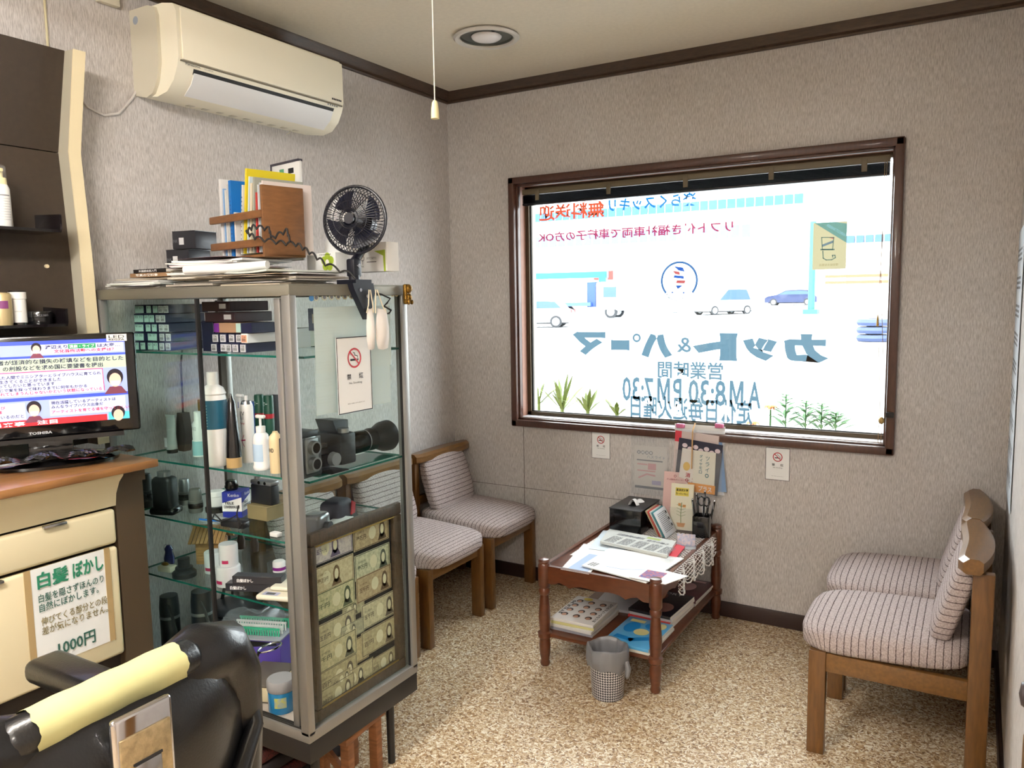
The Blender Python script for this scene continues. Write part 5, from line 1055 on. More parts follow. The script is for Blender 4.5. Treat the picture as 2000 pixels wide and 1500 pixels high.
def glass_shelf(z):
    x0, x1, y0, y1 = CX0 + .032, CX1 - (.018 if z > .9 else .046), SF, CY1 - .014; mb = MB()
    mb.add([(x0, y0, z), (x1, y0, z), (x1, y1, z), (x0, y1, z), (x0, y0, z - .006), (x1, y0, z - .006), (x1, y1, z - .006), (x0, y1, z - .006)], [(0, 1, 2, 3), (7, 6, 5, 4)])
    mb.slot(1).add([(x0, y0, z), (x1, y0, z), (x1, y1, z), (x0, y1, z), (x0, y0, z - .006), (x1, y0, z - .006), (x1, y1, z - .006), (x0, y1, z - .006)], [(0, 4, 5, 1), (1, 5, 6, 2), (2, 6, 7, 3), (3, 7, 4, 0)])
    return Cb(mb, 'glass_shelf', [M_cg, M_edge])
for z in SZ: glass_shelf(z)
FZ = .288
def on(px, py, s):      # foot pixel on shelf s -> point; 4 is the cabinet floor
    return PZ(px, py, (SZ + (FZ,))[s] + .0006)

# ------------------------------------------------------------------ shelf 1: hair colour cartons
M_navy = mat('navy_carton', (30, 32, 62), .45); M_lab = mat('pale_green_label', (176, 206, 196), .5); M_wlab = mat('white_label', (214, 214, 216), .5); M_maroon = mat('maroon_carton', (60, 38, 40), .4)
def carton(loc, label, group, w=.0255, d=.14, h=.027, m=None, lm=None, t='7/0', rz=0, barcode=False):
    o = one(MB().rbox((0, d / 2, h / 2), (w, d, h), .001, 1), 'colour_carton', m or M_navy, label, 'box', loc, rz, group)
    lb = MB().span((-w / 2 + .0015, -.0006, .002), (w / 2 - .0015, .0002, h - .004)).build('end_label', lm or M_lab, o)
    pl = Pl((-w / 2 + .002, -.0006, .002), (1, 0, 0), (0, 0, 1), .0004); mb = MB()
    if barcode: [put_rect(mb, pl, .003 + .0022 * i, .003, .0012, .008, 1) for i in range(7)]
    put_text(mb, pl, t, .004, h * .45, w * .55, h * .26, .0); mb.build('print', M_ink, lb); return o
xg = PY(262, 640, 1.52).x; rnd = random.Random(21)
for r in range(5):
    x = xg + .002 * r
    for c in range(6):
        if c in (2, 4) and r != 3: x += .008
        carton((x + .0128, 1.518 + rnd.uniform(-.004, .004), SZ[0] + .001 + r * .0282), 'small hair colour carton in the stacked block behind the sliding doors', 'hair colour cartons stacked at left', t=rnd.choice(('7/0', '6/0', '8/3', '7/3', '5/5', '9/1', '7/7', '6/1')), lm=M_lab if c < 4 else M_wlab, barcode=c >= 4); x += .0262
xr = PY(418, 670, 1.53).x
for r in range(2):
    for c in range(5):
        if r == 1 and c == 4: continue
        carton((xr + c * .0295 + .006 * r, 1.535 + rnd.uniform(-.006, .006), SZ[0] + .001 + r * .0275), 'dark blue hair colour carton with barcode label in the open part of top shelf', 'loose dark cartons at right', m=M_navy, lm=M_wlab, t=rnd.choice(('6N', '7A', '5B', '8G')), barcode=True, rz=rnd.uniform(-.08, .08))
carton((xr + .128, 1.53, SZ[0] + .0285), 'peach labelled carton at right end of second carton row', None, m=M_paper, lm=mat('peach_label', (236, 170, 140), .5), t='O-6', barcode=True)
o = one(MB().rbox((0, .06, .014), (.112, .12, .028), .001, 1), 'open_carton', mat('kraft_board', (164, 128, 98), .7), 'brown kraft carton with purple end on the dark cartons', 'box', (xr + .062, 1.53, SZ[0] + .0575))
MB().span((-.058, -.0012, .001), (-.036, .004, .027)).build('purple_flap', mat('purple_label', (112, 40, 140), .5), o); MB().span((.036, -.0012, .001), (.056, .0, .027)).build('end_label', M_lab, o); MB().span((.056, -.001, 0), (.1, .1, .028)).build('dark_end', M_navy, o)
for i, (px, zz, lb) in enumerate(((428, .087, 'long dark maroon carton with small white label, lower of two'), (414, .118, 'long dark maroon carton on top of the carton pile'))):
    o = one(MB().rbox((0, .07, .0145), (.13, .14, .029), .002, 1), 'long_carton', M_maroon, lb, 'box', (PY(px, 610, 1.54).x, 1.54 + .012 * i, SZ[0] + zz), -.06 * i, 'long cartons'); MB().span((.02, -.0012, .008), (.05, .0, .022)).build('label', M_wlab, o)
one(MB().rbox((0, .05, .045), (.05, .1, .09), .001, 1), 'dark_carton', mat('dark_blue_carton', (22, 24, 48), .4), 'upright dark navy carton beside the sliding door edge', 'box', (PY(398, 660, 1.53).x, 1.545, SZ[0] + .001))
for q, lb, c in (((572, 680), 'white carton seen through narrow gap by the front post', (220, 216, 210)), ((606, 676), 'cream carton with green print just inside the side pane', (214, 214, 196))):
    p = on(*q, 0); o = one(MB().rbox((0, .03, .03), (.035, .06, .06), .001, 1), 'upright_carton', mat('carton_%d' % q[0], c, .5), lb, 'box', (p.x, max(1.55, min(1.8, p.y)), SZ[0] + .001)); MB().span((-.012, -.001, .03), (.008, .0, .05)).build('print', mat('green_print_carton', (90, 150, 120), .6), o)
o = one(MB().rbox((0, .03, .03), (.04, .06, .06), .001, 1), 'dark_label_box', mat('slate_box', (70, 76, 92), .5), 'slate blue box with pale square inside the side pane', 'box', (-1.545, 1.56, SZ[0] + .064)); MB().span((-.004, -.001, .02), (.016, .0, .045)).build('label', mat('beige_square', (180, 170, 150), .6), o)

# ------------------------------------------------------------------ shelf 2: bottles, cameras
s = 1; z = SZ[1] + .0006
p = on(337, 884, s); o = thing('squeeze_tube', 'clear squeezed cosmetic tube standing on its cap behind the door glass', 'tube', p)
MB().prism([(-.022, -.003, .115), (.022, -.003, .115), (.022, .003, .115), (-.022, .003, .115)], (0, 0, 0), (0, 0, .008)).grid(lambda u, v: Vector(((.017 + .006 * v) * math.cos(u * 6.2832), (.016 * (1 - v) + .002) * math.sin(u * 6.2832), .012 + .104 * v)), 20, 6).build('tube_body', plastic_clear('tube_clear', (190, 198, 196), .35), o)
MB().cyl((0, 0, 0), (0, 0, .014), .017, n=20).build('cap', M_blk, o); MB().span((-.012, -.0185, .02), (.0, -.0175, .05)).build('barcode', M_wlab, o)
p = on(362, 880, s); o = thing('hair_clipper', 'dark brown hair clipper standing with its cord hanging up', 'clipper', p)
MB().prism([(-.016, 0, 0), (.012, 0, 0), (.026, 0, .05), (.02, 0, .08), (.014, 0, .125), (-.012, 0, .125), (-.018, 0, .09), (-.022, 0, .05)], (0, -.014, 0), (0, .014, 0)).build('clipper_body', mat('dark_brown_plastic', (52, 42, 38), .5), o)
MB().tube([(0, 0, .125), (-.003, .004, .2), (-.01, .01, .28), (-.012, .02, .325)], .003, 6).build('cord', mat('black_rubber'), o)
def bot(name, label, q, sh, prof, m, extra=(), cat='bottle', dy=0): p = on(*q, sh); p.y = max(1.51, min(1.87, p.y)) + dy; return bottle(name, label, cat, p, prof, m, extra)
def shoulder(r, h, neck=.4, hn=.9): return [(0, 0), (r * .96, 0), (r, .004), (r, h * .72), (r * .9, h * .8), (r * neck, h * .88), (r * neck, h * hn), (0, h * hn)]
b = bot('treatment_bottle', 'white bottle with pale teal band partly behind the door edge', (391, 890), s, [(0, 0), (.021, 0), (.021, .05), (.0195, .051), (.0195, .1), (.012, .112), (.012, .14), (0, .14)], M_wp, [('teal_band', wrap(.0214, .004, .048, 0, 6.2832, 24), mat('pale_teal', (150, 196, 200), .4)), ('lettering', wrap_text(MB(), 'OKKI', .0198, -2.3, -1.1, .082, .094), M_gink)])
b = bot('refill_bottle', 'large white refill bottle with teal label and ribbed neck', (424, 909), s, [(0, 0), (.026, 0), (.032, .008), (.0365, .05), (.0365, .2), (.034, .21), (.0365, .214), (.03, .23), (.0145, .24), (.0145, .276), (0, .276)], M_wp, [('label', wrap(.0369, .112, .196, 0, 6.2832, 28), mat('petrol_label', (24, 84, 108), .45)), ('ribbed_cap', MB().lathe([(.0155 if i % 2 else .0148, .24 + .001 * 0) for i in range(1)] + [(.0155, .242), (.0155, .276), (0, .277)], (0, 0, 0), 18), M_wp)])
mb = MB(); [wrap_text(mb, 'トリートメント hair treatment', .0373, -2.4, -1.2, .12 + .0085 * k, .125 + .0085 * k) for k in range(8)]; mb.build('lettering', M_lab, b)
b = bot('styling_tube', 'tapered black styling tube standing on a gold cap', (458, 912), s, [(0, .03), (.0225, .03), (.0215, .06), (.012, .19), (.002, .215), (0, .215)], M_blk, [('gold_cap', MB().cyl((0, 0, 0), (0, 0, .032), .022, n=24), mat('gold_cap', (176, 146, 96), .4))])
b = bot('spray_can', 'white hair spray can with pink star-like strokes', (487, 902), s, [(0, 0), (.0195, 0), (.0195, .165), (.0175, .175), (0, .176)], M_wp, [('dome', MB().lathe([(.018, .172), (.014, .184), (.006, .187), (0, .187)], (0, 0, 0), 20), mat('steel')), ('nozzle', MB().cyl((0, 0, .187), (0, 0, .2), .005, n=10), M_wp), ('lettering', wrap_text(MB(), 'SILKY', .0199, -2.9, -1.1, .13, .155, .0), M_ink), ('red_lettering', wrap_text(MB(), 'Hair Spray', .0199, -2.6, -1.1, .115, .123, .01), mat('deep_red_ink'))])
mb = MB()
for a0, z0, a1, z1 in ((-2.2, .08, -1.3, .05), (-2.2, .05, -1.3, .085), (-1.9, .1, -1.7, .03), (-2.3, .066, -1.1, .07), (-1.5, .095, -1.9, .03)):
    mb.add([(.0199 * math.cos(a0 + (a1 - a0) * t), .0199 * math.sin(a0 + (a1 - a0) * t), z0 + (z1 - z0) * t + e) for t in (0, .25, .5, .75, 1) for e in (-.002, .002)], [(2 * i, 2 * i + 2, 2 * i + 3, 2 * i + 1) for i in range(4)])
mb.build('pink_strokes', mat('magenta_ink', (180, 40, 90), .5), b)
b = bot('pump_bottle', 'white pump bottle with pale blue label in front of spray can', (513, 916), s, [(0, 0), (.024, 0), (.0255, .004), (.0255, .01), (.0235, .014), (.0235, .085), (.02, .1), (.0115, .108), (.0115, .114), (0, .114)], M_wp, [('label', wrap(.0239, .025, .075, -2.6, -.6, 16), mat('pale_blue_label', (176, 200, 222), .5)), ('collar', MB().cyl((0, 0, .108), (0, 0, .124), .0135, n=20), M_wp), ('pump_head', MB().cyl((0, 0, .124), (0, 0, .15), .0035, n=10).rbox((.006, -.004, .153), (.034, .012, .01), .004), M_wp)])
b = bot('lotion_bottle', 'beige lotion bottle beside the door jamb', (541, 923), s, shoulder(.018, .13), mat('beige_bottle', (222, 200, 156), .45), [('lettering', wrap_text(MB(), 'AND', .0184, -2.2, -1.1, .06, .072, .02), M_ink)])
b = bot('pump_bottle', 'second white pump bottle partly hidden behind the spray can', (474, 893), s, shoulder(.017, .17), M_wp, [('pump_head', MB().cyl((0, 0, .15), (0, 0, .19), .0035, n=10).rbox((.006, -.004, .193), (.03, .012, .01), .004), M_wp)])
for i, px in enumerate((512, 530)):
    p = PY(px, 900, 1.78); bottle('tall_green_can', ['dark green can at left of the green pair behind bottles', 'dark green can at right of the pair behind bottles'][i], 'can', (p.x, 1.78, z), [(0, 0), (.016, 0), (.016, .17), (.014, .175), (0, .175)], mat('bottle_green', (30, 84, 66), .4), [('red_band', wrap(.0163, .1, .115, 0, 6.28, 20), mat('sign_red')), ('lettering', wrap_text(MB(), 'パワー', .0164, -2.4, -1.0, .14, .155, .02), M_paper)])
one(MB().rbox((0, 0, .07), (.075, .04, .14), .002), 'blue_carton', mat('bright_blue_carton', (30, 80, 170), .4), 'bright blue carton standing behind the bottles', 'box', (PY(487, 850, 1.82).x, 1.83, z))
one(MB().rbox((0, 0, .083), (.03, .03, .166), .002), 'dark_box', M_ink, 'tall dark box with black top behind green cans', 'box', (PY(535, 850, 1.84).x, 1.845, z))
one(MB().rbox((0, 0, .07), (.05, .03, .14), .004), 'amber_box', mat('amber_plastic'), 'amber plastic case behind the large refill bottle', 'box', (PY(400, 850, 1.80).x, 1.81, z))
# cameras on the right of shelf 2
M_cam = mat('camera_black', (34, 34, 36), .4, bump=.15, bscale=400); M_camg = mat('camera_grey_metal', (150, 150, 152), .3, metal=.7)
t = thing('twin_lens_camera', 'old grey-black twin lens reflex camera just inside the side pane', 'camera', (-1.582, 1.527, z), .05)
MB().rbox((0, 0, .055), (.075, .085, .11), .004).build('camera_body', mat('camera_grey', (62, 64, 68), .45), t); MB().rbox((0, 0, .118), (.07, .07, .016), .003).build('viewfinder_hood', M_cam, t)
MB().rbox((.04, .0, .06), (.008, .05, .095), .02, 4).build('lens_board', M_camg, t)
for zz in (.038, .082): l_ = MB().cyl((.04, 0, zz), (.058, 0, zz), .02, .019, 24).build('lens', M_camg, t); MB().cyl((.058, 0, zz), (.0585, 0, zz), .014, n=20).build('glass', M_blk, l_)
MB().cyl((.0, -.0425, .07), (.0, -.052, .07), .012, n=18).build('focus_knob', M_camg, t); MB().rbox((.037, 0, .105), (.003, .04, .012), .001).build('name_plate', M_camg, t)
t = thing('telephoto_camera', 'black camera with long telephoto lens and wide hood behind the no-smoking sign', 'camera', (-1.59, 1.675, z), 1.54)
MB().rbox((-.02, .0, .06), (.06, .14, .09), .008).build('camera_body', M_cam, t); MB().prism([(-.035, -.04, .105), (.01, -.04, .105), (.02, -.03, .135), (-.04, -.03, .14)], (0, 0, 0), (0, .07, 0)).build('prism_hump', M_cam, t)
MB().cyl((-.02, -.05, .105), (-.02, -.05, .117), .016, n=20).build('dial', M_camg, t)
MB().lathe([(.03, .01), (.032, .03), (.03, .06), (.033, .065), (.033, .1), (.031, .13), (.034, .135), (.034, .15), (.03, .155)], (0, .0, .055), 28, Matrix.Rotation(math.pi / 2, 3, 'Y')).build('lens_barrel', M_blk, t)
MB().lathe([(.0335, .112), (.0338, .114), (.0335, .116)], (0, 0, .055), 28, Matrix.Rotation(math.pi / 2, 3, 'Y'), closed=True).build('lens_ring', M_camg, t)
MB().lathe([(.03, .15), (.034, .165), (.046, .195), (.048, .222), (.045, .222), (.03, .16)], (0, 0, .055), 28, Matrix.Rotation(math.pi / 2, 3, 'Y'), closed=True).build('lens_hood', M_cam, t)
t = thing('folding_camera', 'small folding camera with bellows on the middle shelf', 'camera', (-1.556, 1.603, z), .0)
MB().rbox((-.03, 0, .035), (.025, .066, .06), .006).build('camera_body', M_cam, t); MB().prism([(-.018, -.03, .012), (.018, -.014, .022), (.018, .014, .022), (-.018, .03, .012)], (0, 0, 0), (0, 0, .034)).build('bellows', M_blk, t)
MB().cyl((.018, 0, .038), (.034, 0, .038), .02, .018, 22).build('lens', M_camg, t); MB().box((.01, 0, .004), (.07, .07, .003)).build('drop_bed', M_blk, t); MB().rbox((-.03, 0, .07), (.02, .05, .01), .002).build('top_plate', M_camg, t)
one(MB().span((-1.64, 1.535, z), (-1.525, 1.86, z + .002)), 'glass_plate', M_edge, 'dark-edged glass plate under the cameras', 'plate')
# sheets on the inside of the side pane, coins along its top
PS = CX1 - .0165
for q, lb, c in (((612, 600, 765, 712), 'large white sheet hung inside the side pane under the coins', (246, 248, 250)), ((615, 702, 765, 785), 'second white sheet with faint print lower inside the side pane', (244, 248, 252))):
    a, b_ = PX(q[0], q[1], PS), PX(q[2], q[3], PS); dz = .002 if q[1] > 650 else 0
    o = one(MB().span((PS - .001 - dz, a.y, b_.z), (PS - .0004 - dz, b_.y, a.z)), 'hung_sheet', backlit('sheet_%d' % q[1], lin(c), .2), lb, 'paper')
for i, px in enumerate((617, 633, 647, 660, 673, 686, 766, 774)):
    c = PX(px, 581 - (px - 617) * .05, CX1 - .0075); o = one(MB().cyl((0, 0, 0), (.0012, 0, 0), .0095, n=18), 'coin', mat('old_coin', (196, 190, 160), .4, metal=.5), 'pale coin stuck in the row along top of the side pane', 'coin', c, 0, 'coins along the top of the side pane'); MB().cyl((.0012, 0, 0), (.0015, 0, 0), .006, n=14).build('relief', M_gink, o)
o = one(MB().cyl((0, 0, 0), (.0012, 0, 0), .0085, n=18), 'round_sticker', mat('sticker_sky', (60, 130, 190), .5), 'round blue sticker beside the coins on side pane', 'sticker', PX(608, 582, CX1 - .0075))
a, b_ = PX(655, 660, CX1 - .0075), PX(727, 798, CX1 - .0075); w, h = b_.y - a.y, a.z - b_.z
o = thing('no_smoking_notice', 'large no-smoking notice on the side pane of glass cabinet', 'sign', (CX1 - .0075, (a.y + b_.y) / 2, b_.z), group='no-smoking notices'); MB().box((.0008, 0, h / 2), (.0014, w, h)).build('card', M_paper, o)
no_smoking(o, Pl((CX1 - .0058, a.y, b_.z), (0, 1, 0), (0, 0, 1), .0004), w, h)

# ------------------------------------------------------------------ shelf 3
s = 2; z = SZ[2] + .0006
def lensy(label, q, r, hgt, m, name='camera_lens'):
    p = on(*q, s); p.y = max(1.53, min(1.85, p.y)); t = thing(name, label, 'lens', p)
    MB().lathe([(0, 0), (r * .9, 0), (r, .006), (r, hgt * .5), (r * .9, hgt * .52), (r * .9, hgt * .85), (r * .75, hgt), (0, hgt)], (0, 0, 0), 24).build('barrel', m, t); MB().lathe([(r * 1.01, hgt * .2), (r * 1.04, hgt * .22), (r * 1.04, hgt * .4), (r * 1.01, hgt * .42)], (0, 0, 0), 24, closed=True).build('grip_ring', M_blk, t); return t
lensy('tall dark camera lens at the far left of third shelf', (287, 990), .022, .11, M_cam)
lensy('short lens with silver mount on third shelf', (362, 985), .02, .085, M_camg)
lensy('grey lens standing behind the white jar', (383, 1000), .022, .075, mat('dim_grey', (110, 108, 104), .4))
p = on(325, 1003, s); t = thing('camera_grip', 'black camera with battery grip standing on end', 'camera', (p.x, min(p.y, 1.8), z), .4)
MB().rbox((0, 0, .06), (.07, .05, .12), .015, 3).build('camera_body', M_cam, t); MB().rbox((0, 0, .012), (.085, .06, .024), .01, 3).build('grip_base', M_blk, t); MB().cyl((0, .0, .12), (0, 0, .135), .02, n=20).build('dial', M_camg, t)
p = on(424, 998, s); t = thing('flat_black_tin', 'flat black tin under the white cream jar', 'tin', p); MB().lathe([(0, 0), (.034, 0), (.035, .003), (.035, .015), (.032, .018), (0, .018)], (0, 0, 0), 28).build('tin_body', M_blk, t)
t = thing('cream_jar', 'white lidded cream jar with violet lettering on black tin', 'jar', p + Vector((0, 0, .0186))); MB().lathe([(0, 0), (.024, 0), (.025, .003), (.025, .03), (.0235, .031), (0, .031)], (0, 0, 0), 26).build('jar_body', M_wp, t); MB().lathe([(.026, .0315), (.026, .044), (.0245, .047), (0, .047)], (0, 0, 0), 26).build('lid', M_wp, t); wrap_text(MB(), 'beauty', .0253, -2.6, -1.7, .014, .02, .02).build('lettering', M_vio, t)
p = on(463, 1006, s); t = thing('lens_carton', 'blue and white tele converter lens carton', 'box', (p.x, max(p.y, 1.53), z), .45)
MB().rbox((0, 0, .04), (.062, .062, .08), .001, 1).build('carton', mat('kenko_blue', (36, 50, 150), .45), t)
for M2 in (Pl((-.031, -.0312, 0), (1, 0, 0), (0, 0, 1)), Pl((.0312, -.031, 0), (0, 1, 0), (0, 0, 1))):
    mb = MB(); put_poly(mb, M2, [(0, .02), (.062, .02), (.062, .064), (0, .046)]); mb.build('white_field', M_paper, t); mb = MB(); put_text(mb, M2, 'TELE', .008, .042, .03, .008, .03, 3); put_text(mb, M2, 'CONVERSION LENS', .006, .03, .05, .009, .03, 3); mb.build('lettering', M_ink, t); mb = MB(); put_text(mb, M2, 'Kenko', .02, .066, .035, .01, .0, 3); mb.build('logo_lettering', M_paper, t)
lensy('black lens lying on top of the blue lens carton', (455, 1006), .02, .03, M_blk, 'lens_cap_stack').location.z = z + .081
p = on(520, 1010, s); t = thing('tan_box', 'flat tan cardboard box supporting the compact camera', 'box', (p.x, max(1.54, p.y), z)); MB().rbox((0, 0, .02), (.085, .07, .04), .001, 1).build('box_body', mat('olive_tan', (132, 120, 84), .6), t); MB().rbox((0, 0, .041), (.086, .071, .004), .001, 1).build('box_lid', mat('olive_tan'), t)
t = thing('compact_camera', 'black compact film camera with silver top on the tan box', 'camera', (p.x, max(1.54, p.y), z + .0437)); MB().rbox((0, 0, .03), (.09, .035, .06), .006).build('camera_body', M_cam, t); MB().rbox((0, 0, .066), (.09, .034, .014), .004).build('top_plate', M_camg, t)
for x in (-.005, .02): MB().cyl((x, -.0172, .067), (x, -.0185, .067), .005, n=14).build('window', M_blk, t)
MB().cyl((-.03, 0, .073), (-.03, 0, .08), .009, n=16).build('dial', M_camg, t)
t = thing('charger', 'black power adapter with looped cable on third shelf', 'charger', (p.x + .005, 1.508, z), .1); MB().rbox((0, .012, .012), (.09, .03, .022), .006).build('adapter', M_cam, t)
MB().tube([(-.045, .01, .012), (-.075, .0, .02), (-.06, -.006, .04), (-.03, -.008, .02), (0, -.01, .03), (.03, -.01, .045), (.045, -.008, .02), (.035, -.008, .004), (.03, -.009, .05), (.04, -.01, .075)], .0022, 6).build('cable', mat('black_rubber'), t)
p = PY(536, 1040, 1.51); one(MB().rbox((0, .0, .006), (.03, .02, .012), .002), 'white_case', M_wp, 'small white case at shelf edge by the jamb', 'case', (p.x, 1.515, z))
p = on(415, 1020, s); t = thing('zip_bag', 'clear zip bag with bright blue seal at shelf edge', 'bag', (p.x, 1.51, z)); MB().rbox((0, .03, .003), (.08, .06, .005), .002).build('bag_body', plastic_clear('bag_clear', (200, 205, 210), .6), t); MB().cyl((-.042, .002, .007), (.045, .012, .01), .003, n=8).build('blue_seal', mat('seal_blue', (30, 110, 200), .4), t)
t = thing('wrapped_camera', 'camera wrapped in clear plastic behind the lower side pane', 'camera', (-1.57, 1.56, z), .3); MB().rbox((0, 0, .035), (.06, .07, .07), .012, 3).build('camera_body', mat('wrapped_grey', (84, 84, 88), .2, coat=.7), t); MB().cyl((.03, 0, .03), (.045, 0, .03), .018, n=18).build('lens', M_cam, t)
t = thing('camera_pouch', 'navy camera pouch with red tab behind the banknote frame', 'pouch', (-1.625, 1.70, z), .3); MB().rbox((0, 0, .035), (.07, .09, .07), .016, 3).build('pouch_body', mat('navy_cloth', (22, 24, 44), .7), t); MB().prism([(.036, .02, .02), (.036, .045, .02), (.036, .05, .05), (.036, .03, .06)], (0, 0, 0), (.004, 0, 0)).build('red_tab', mat('tab_red', (190, 24, 40), .5), t)
t = thing('striped_parcel', 'white parcel with blue and red edge stripes behind the banknote frame', 'parcel', (-1.572, 1.64, z), .25); MB().rbox((0, 0, .012), (.05, .13, .024), .002).build('parcel_body', M_paper, t); mb = MB(); [put_poly(mb, Pl((.0252, -.06, 0), (0, 1, 0), (0, 0, 1)), [(.01 + .01 * k, .003), (.014 + .01 * k, .003), (.02 + .01 * k, .021), (.016 + .01 * k, .021)]) for k in range(4)]; mb.build('stripes', mat('stripe_navy', (60, 60, 110), .5), t)

# ------------------------------------------------------------------ shelf 4
s = 3; z = SZ[3] + .0006
p = on(372, 1112, s); t = thing('wooden_house', 'small model house of wooden sticks with slatted roof', 'model house', (p.x, 1.66, z), .5)
M_stk = mat('match_wood', (176, 130, 78), .6, var=.25, vscale=50)
for k in range(8): MB().box((0, 0, .006 + .0095 * k), (.08, .065, .0085)).build('log', M_stk, t)
for sd in (-1, 1):
    for k in range(9): MB().box((-.052 + .013 * k, sd * .023, .098), (.0105, .07, .004), Matrix.Rotation(-sd * .75, 3, 'X')).build('roof_slat', M_stk, t)
MB().box((0, 0, .1225), (.12, .008, .005)).build('ridge', M_stk, t); MB().tube([(.05, -.05, .075), (.06, -.06, .06), (.055, -.05, .05)], .0014, 5).build('wire', M_blk, t)
p = on(338, 1098, s); t = thing('blue_figurine', 'small dark blue ornament with a wire loop', 'figurine', (p.x, 1.58, z)); MB().lathe([(0, 0), (.016, 0), (.017, .02), (.012, .04), (.014, .05), (.006, .062), (0, .063)], (0, 0, 0), 16).build('figure', mat('cobalt', (36, 44, 110), .25, coat=.5), t); MB().tube([(-.012 + .012 * math.cos(a), 0, .05 + .012 * math.sin(a)) for a in (i * .5236 for i in range(13))], .001, 5).build('loop', M_camg, t)
p = on(318, 1118, s); t = thing('trinket_box', 'small pale box with a gilt trinket at shelf left', 'box', (p.x, 1.53, z), .2); MB().rbox((0, 0, .009), (.05, .03, .018), .002).build('box_body', mat('ivory_plastic'), t); MB().ball((-.008, 0, .022), (.014, .008, .006), 10).build('gilt_trinket', mat('gilt', (160, 130, 70), .3, metal=.8), t)
p = on(352, 1128, s); t = thing('black_stamp', 'stacked round black stamp holder on fourth shelf', 'stamp', (p.x, 1.525, z)); MB().lathe([(0, 0), (.036, 0), (.036, .014), (.03, .02), (.026, .022), (.026, .03), (.018, .032), (.018, .058), (0, .06)], (0, 0, 0), 26).build('body', M_cam, t)
def ribjar(loc, label, h=.05, r=.034):
    t = thing('ribbed_jar', label, 'jar', loc, random.random(), 'white ribbed jars'); n = 40; prof = [(0, 0), (r, 0), (r, h), (r * .94, h + .004), (0, h + .004)]
    mb = MB(); vs = []; 
    for i in range(n):
        a = 2 * math.pi * i / n; k = 1 if i % 2 else .965
        vs += [(q * k * math.cos(a), q * k * math.sin(a), zz) for q, zz in prof[1:4]]
    mb.add(vs, [(i * 3 + j, ((i + 1) % n) * 3 + j, ((i + 1) % n) * 3 + j + 1, i * 3 + j + 1) for i in range(n) for j in range(2)] + [tuple(i * 3 + 2 for i in range(n)), tuple(i * 3 for i in range(n - 1, -1, -1))])
    mb.build('jar_body', mat('cloudy_white', (218, 218, 220), .3), t); wrap(r + .0006, .01, .02, -2.1, -1.4).build('pink_label', mat('magenta_ink'), t); return t
pa, pb_ = on(402, 1122, s), on(440, 1142, s); pa.y = 1.60; pb_.y = 1.545; pa.x -= .0; 
ribjar(pa, 'white ribbed jar behind the door edge on fourth shelf', .062, .03); ribjar(pb_ + Vector((.004, 0, 0)), 'white ribbed jar at front of the jar trio', .055, .036); ribjar(pb_ + Vector((.004, .004, .0598)), 'white ribbed jar stacked on top of the front jar', .062, .028)
for i, (dx, dy, zz, lb) in enumerate(((0, 0, 0, 'lower black hair colour box lettered in white'), (.024, .006, .0245, 'upper black hair colour box lettered in white'))):
    p = on(447, 1157, s); o = thing('black_colour_box', lb, 'box', (p.x + .045 + dx, 1.545 + dy, z + zz), .42, 'black hair colour boxes'); MB().rbox((0, 0, .012), (.15, .036, .0236), .001, 1).build('carton', mat('charcoal_carton', (40, 40, 46), .35), o)
    mb = MB(); put_text(mb, Pl((-.06, -.0182, .004), (1, 0, 0), (0, 0, 1)), '白髪ぼかし', 0, .002, .05, .011, .03); mb.build('lettering', M_paper, o); mb = MB(); put_text(mb, Pl((-.0752, .012, .004), (0, -1, 0), (0, 0, 1)), 'COLOR', .0, .006, .02, .005, .0); mb.build('end_lettering', M_gink, o)
p = on(515, 1172, s); t = thing('kitchen_scale', 'cream digital kitchen scale with square plate', 'scale', (p.x + .02, 1.555, z), .3)
MB().rbox((0, 0, .008), (.115, .1, .016), .007, 3).build('scale_body', mat('cream_scale', (226, 220, 200), .4), t); MB().rbox((.012, .022, .024), (.085, .075, .012), .005, 3).build('weighing_plate', mat('cream_scale'), t); MB().cyl((.012, .022, .014), (.012, .022, .02), .03, n=20).build('plate_stem', mat('cream_scale'), t)
mb = MB(); put_rect(mb, Pl((-.04, -.045, .0163), (1, 0, 0), (0, 1, 0)), 0, 0, .05, .024); mb.build('panel_print', mat('lilac_panel', (176, 180, 206), .4), t); mb = MB(); put_rect(mb, Pl((-.03, -.041, .0167), (1, 0, 0), (0, 1, 0)), 0, 0, .028, .014); mb.build('display', mat('lcd', (70, 76, 84), .2), t)
p = on(541, 1118, s); t = thing('tape_jar', 'small white jar with violet band beside the scale', 'jar', (p.x - .004, 1.70, z)); MB().lathe([(0, 0), (.02, 0), (.02, .03), (.017, .034), (0, .034)], (0, 0, 0), 20).build('jar_body', M_wp, t); wrap(.0205, .006, .016, 0, 6.2832, 20).build('violet_band', mat('violet_tape', (130, 30, 130), .3), t)
for i, px in enumerate((472, 498)):
    p = PY(px, 1080, 1.80); t = thing('cat_figurine', ['tiny dark cat figurine behind the ribbed jars', 'second tiny cat figurine, farther right'][i], 'figurine', (p.x, 1.8, z)); MB().lathe([(0, 0), (.012, 0), (.014, .03), (.009, .05), (0, .055)], (0, 0, 0), 14).build('figure', mat('dark_bronze', (60, 48, 40), .4), t)
    for sx_ in (-1, 1): MB().add([(sx_ * .008 - .004, 0, .05), (sx_ * .008 + .004, 0, .05), (sx_ * .009, 0, .064), (sx_ * .008, .005, .05)], [(0, 1, 2), (1, 3, 2), (3, 0, 2), (0, 3, 1)]).build('ear', mat('dark_bronze'), t)

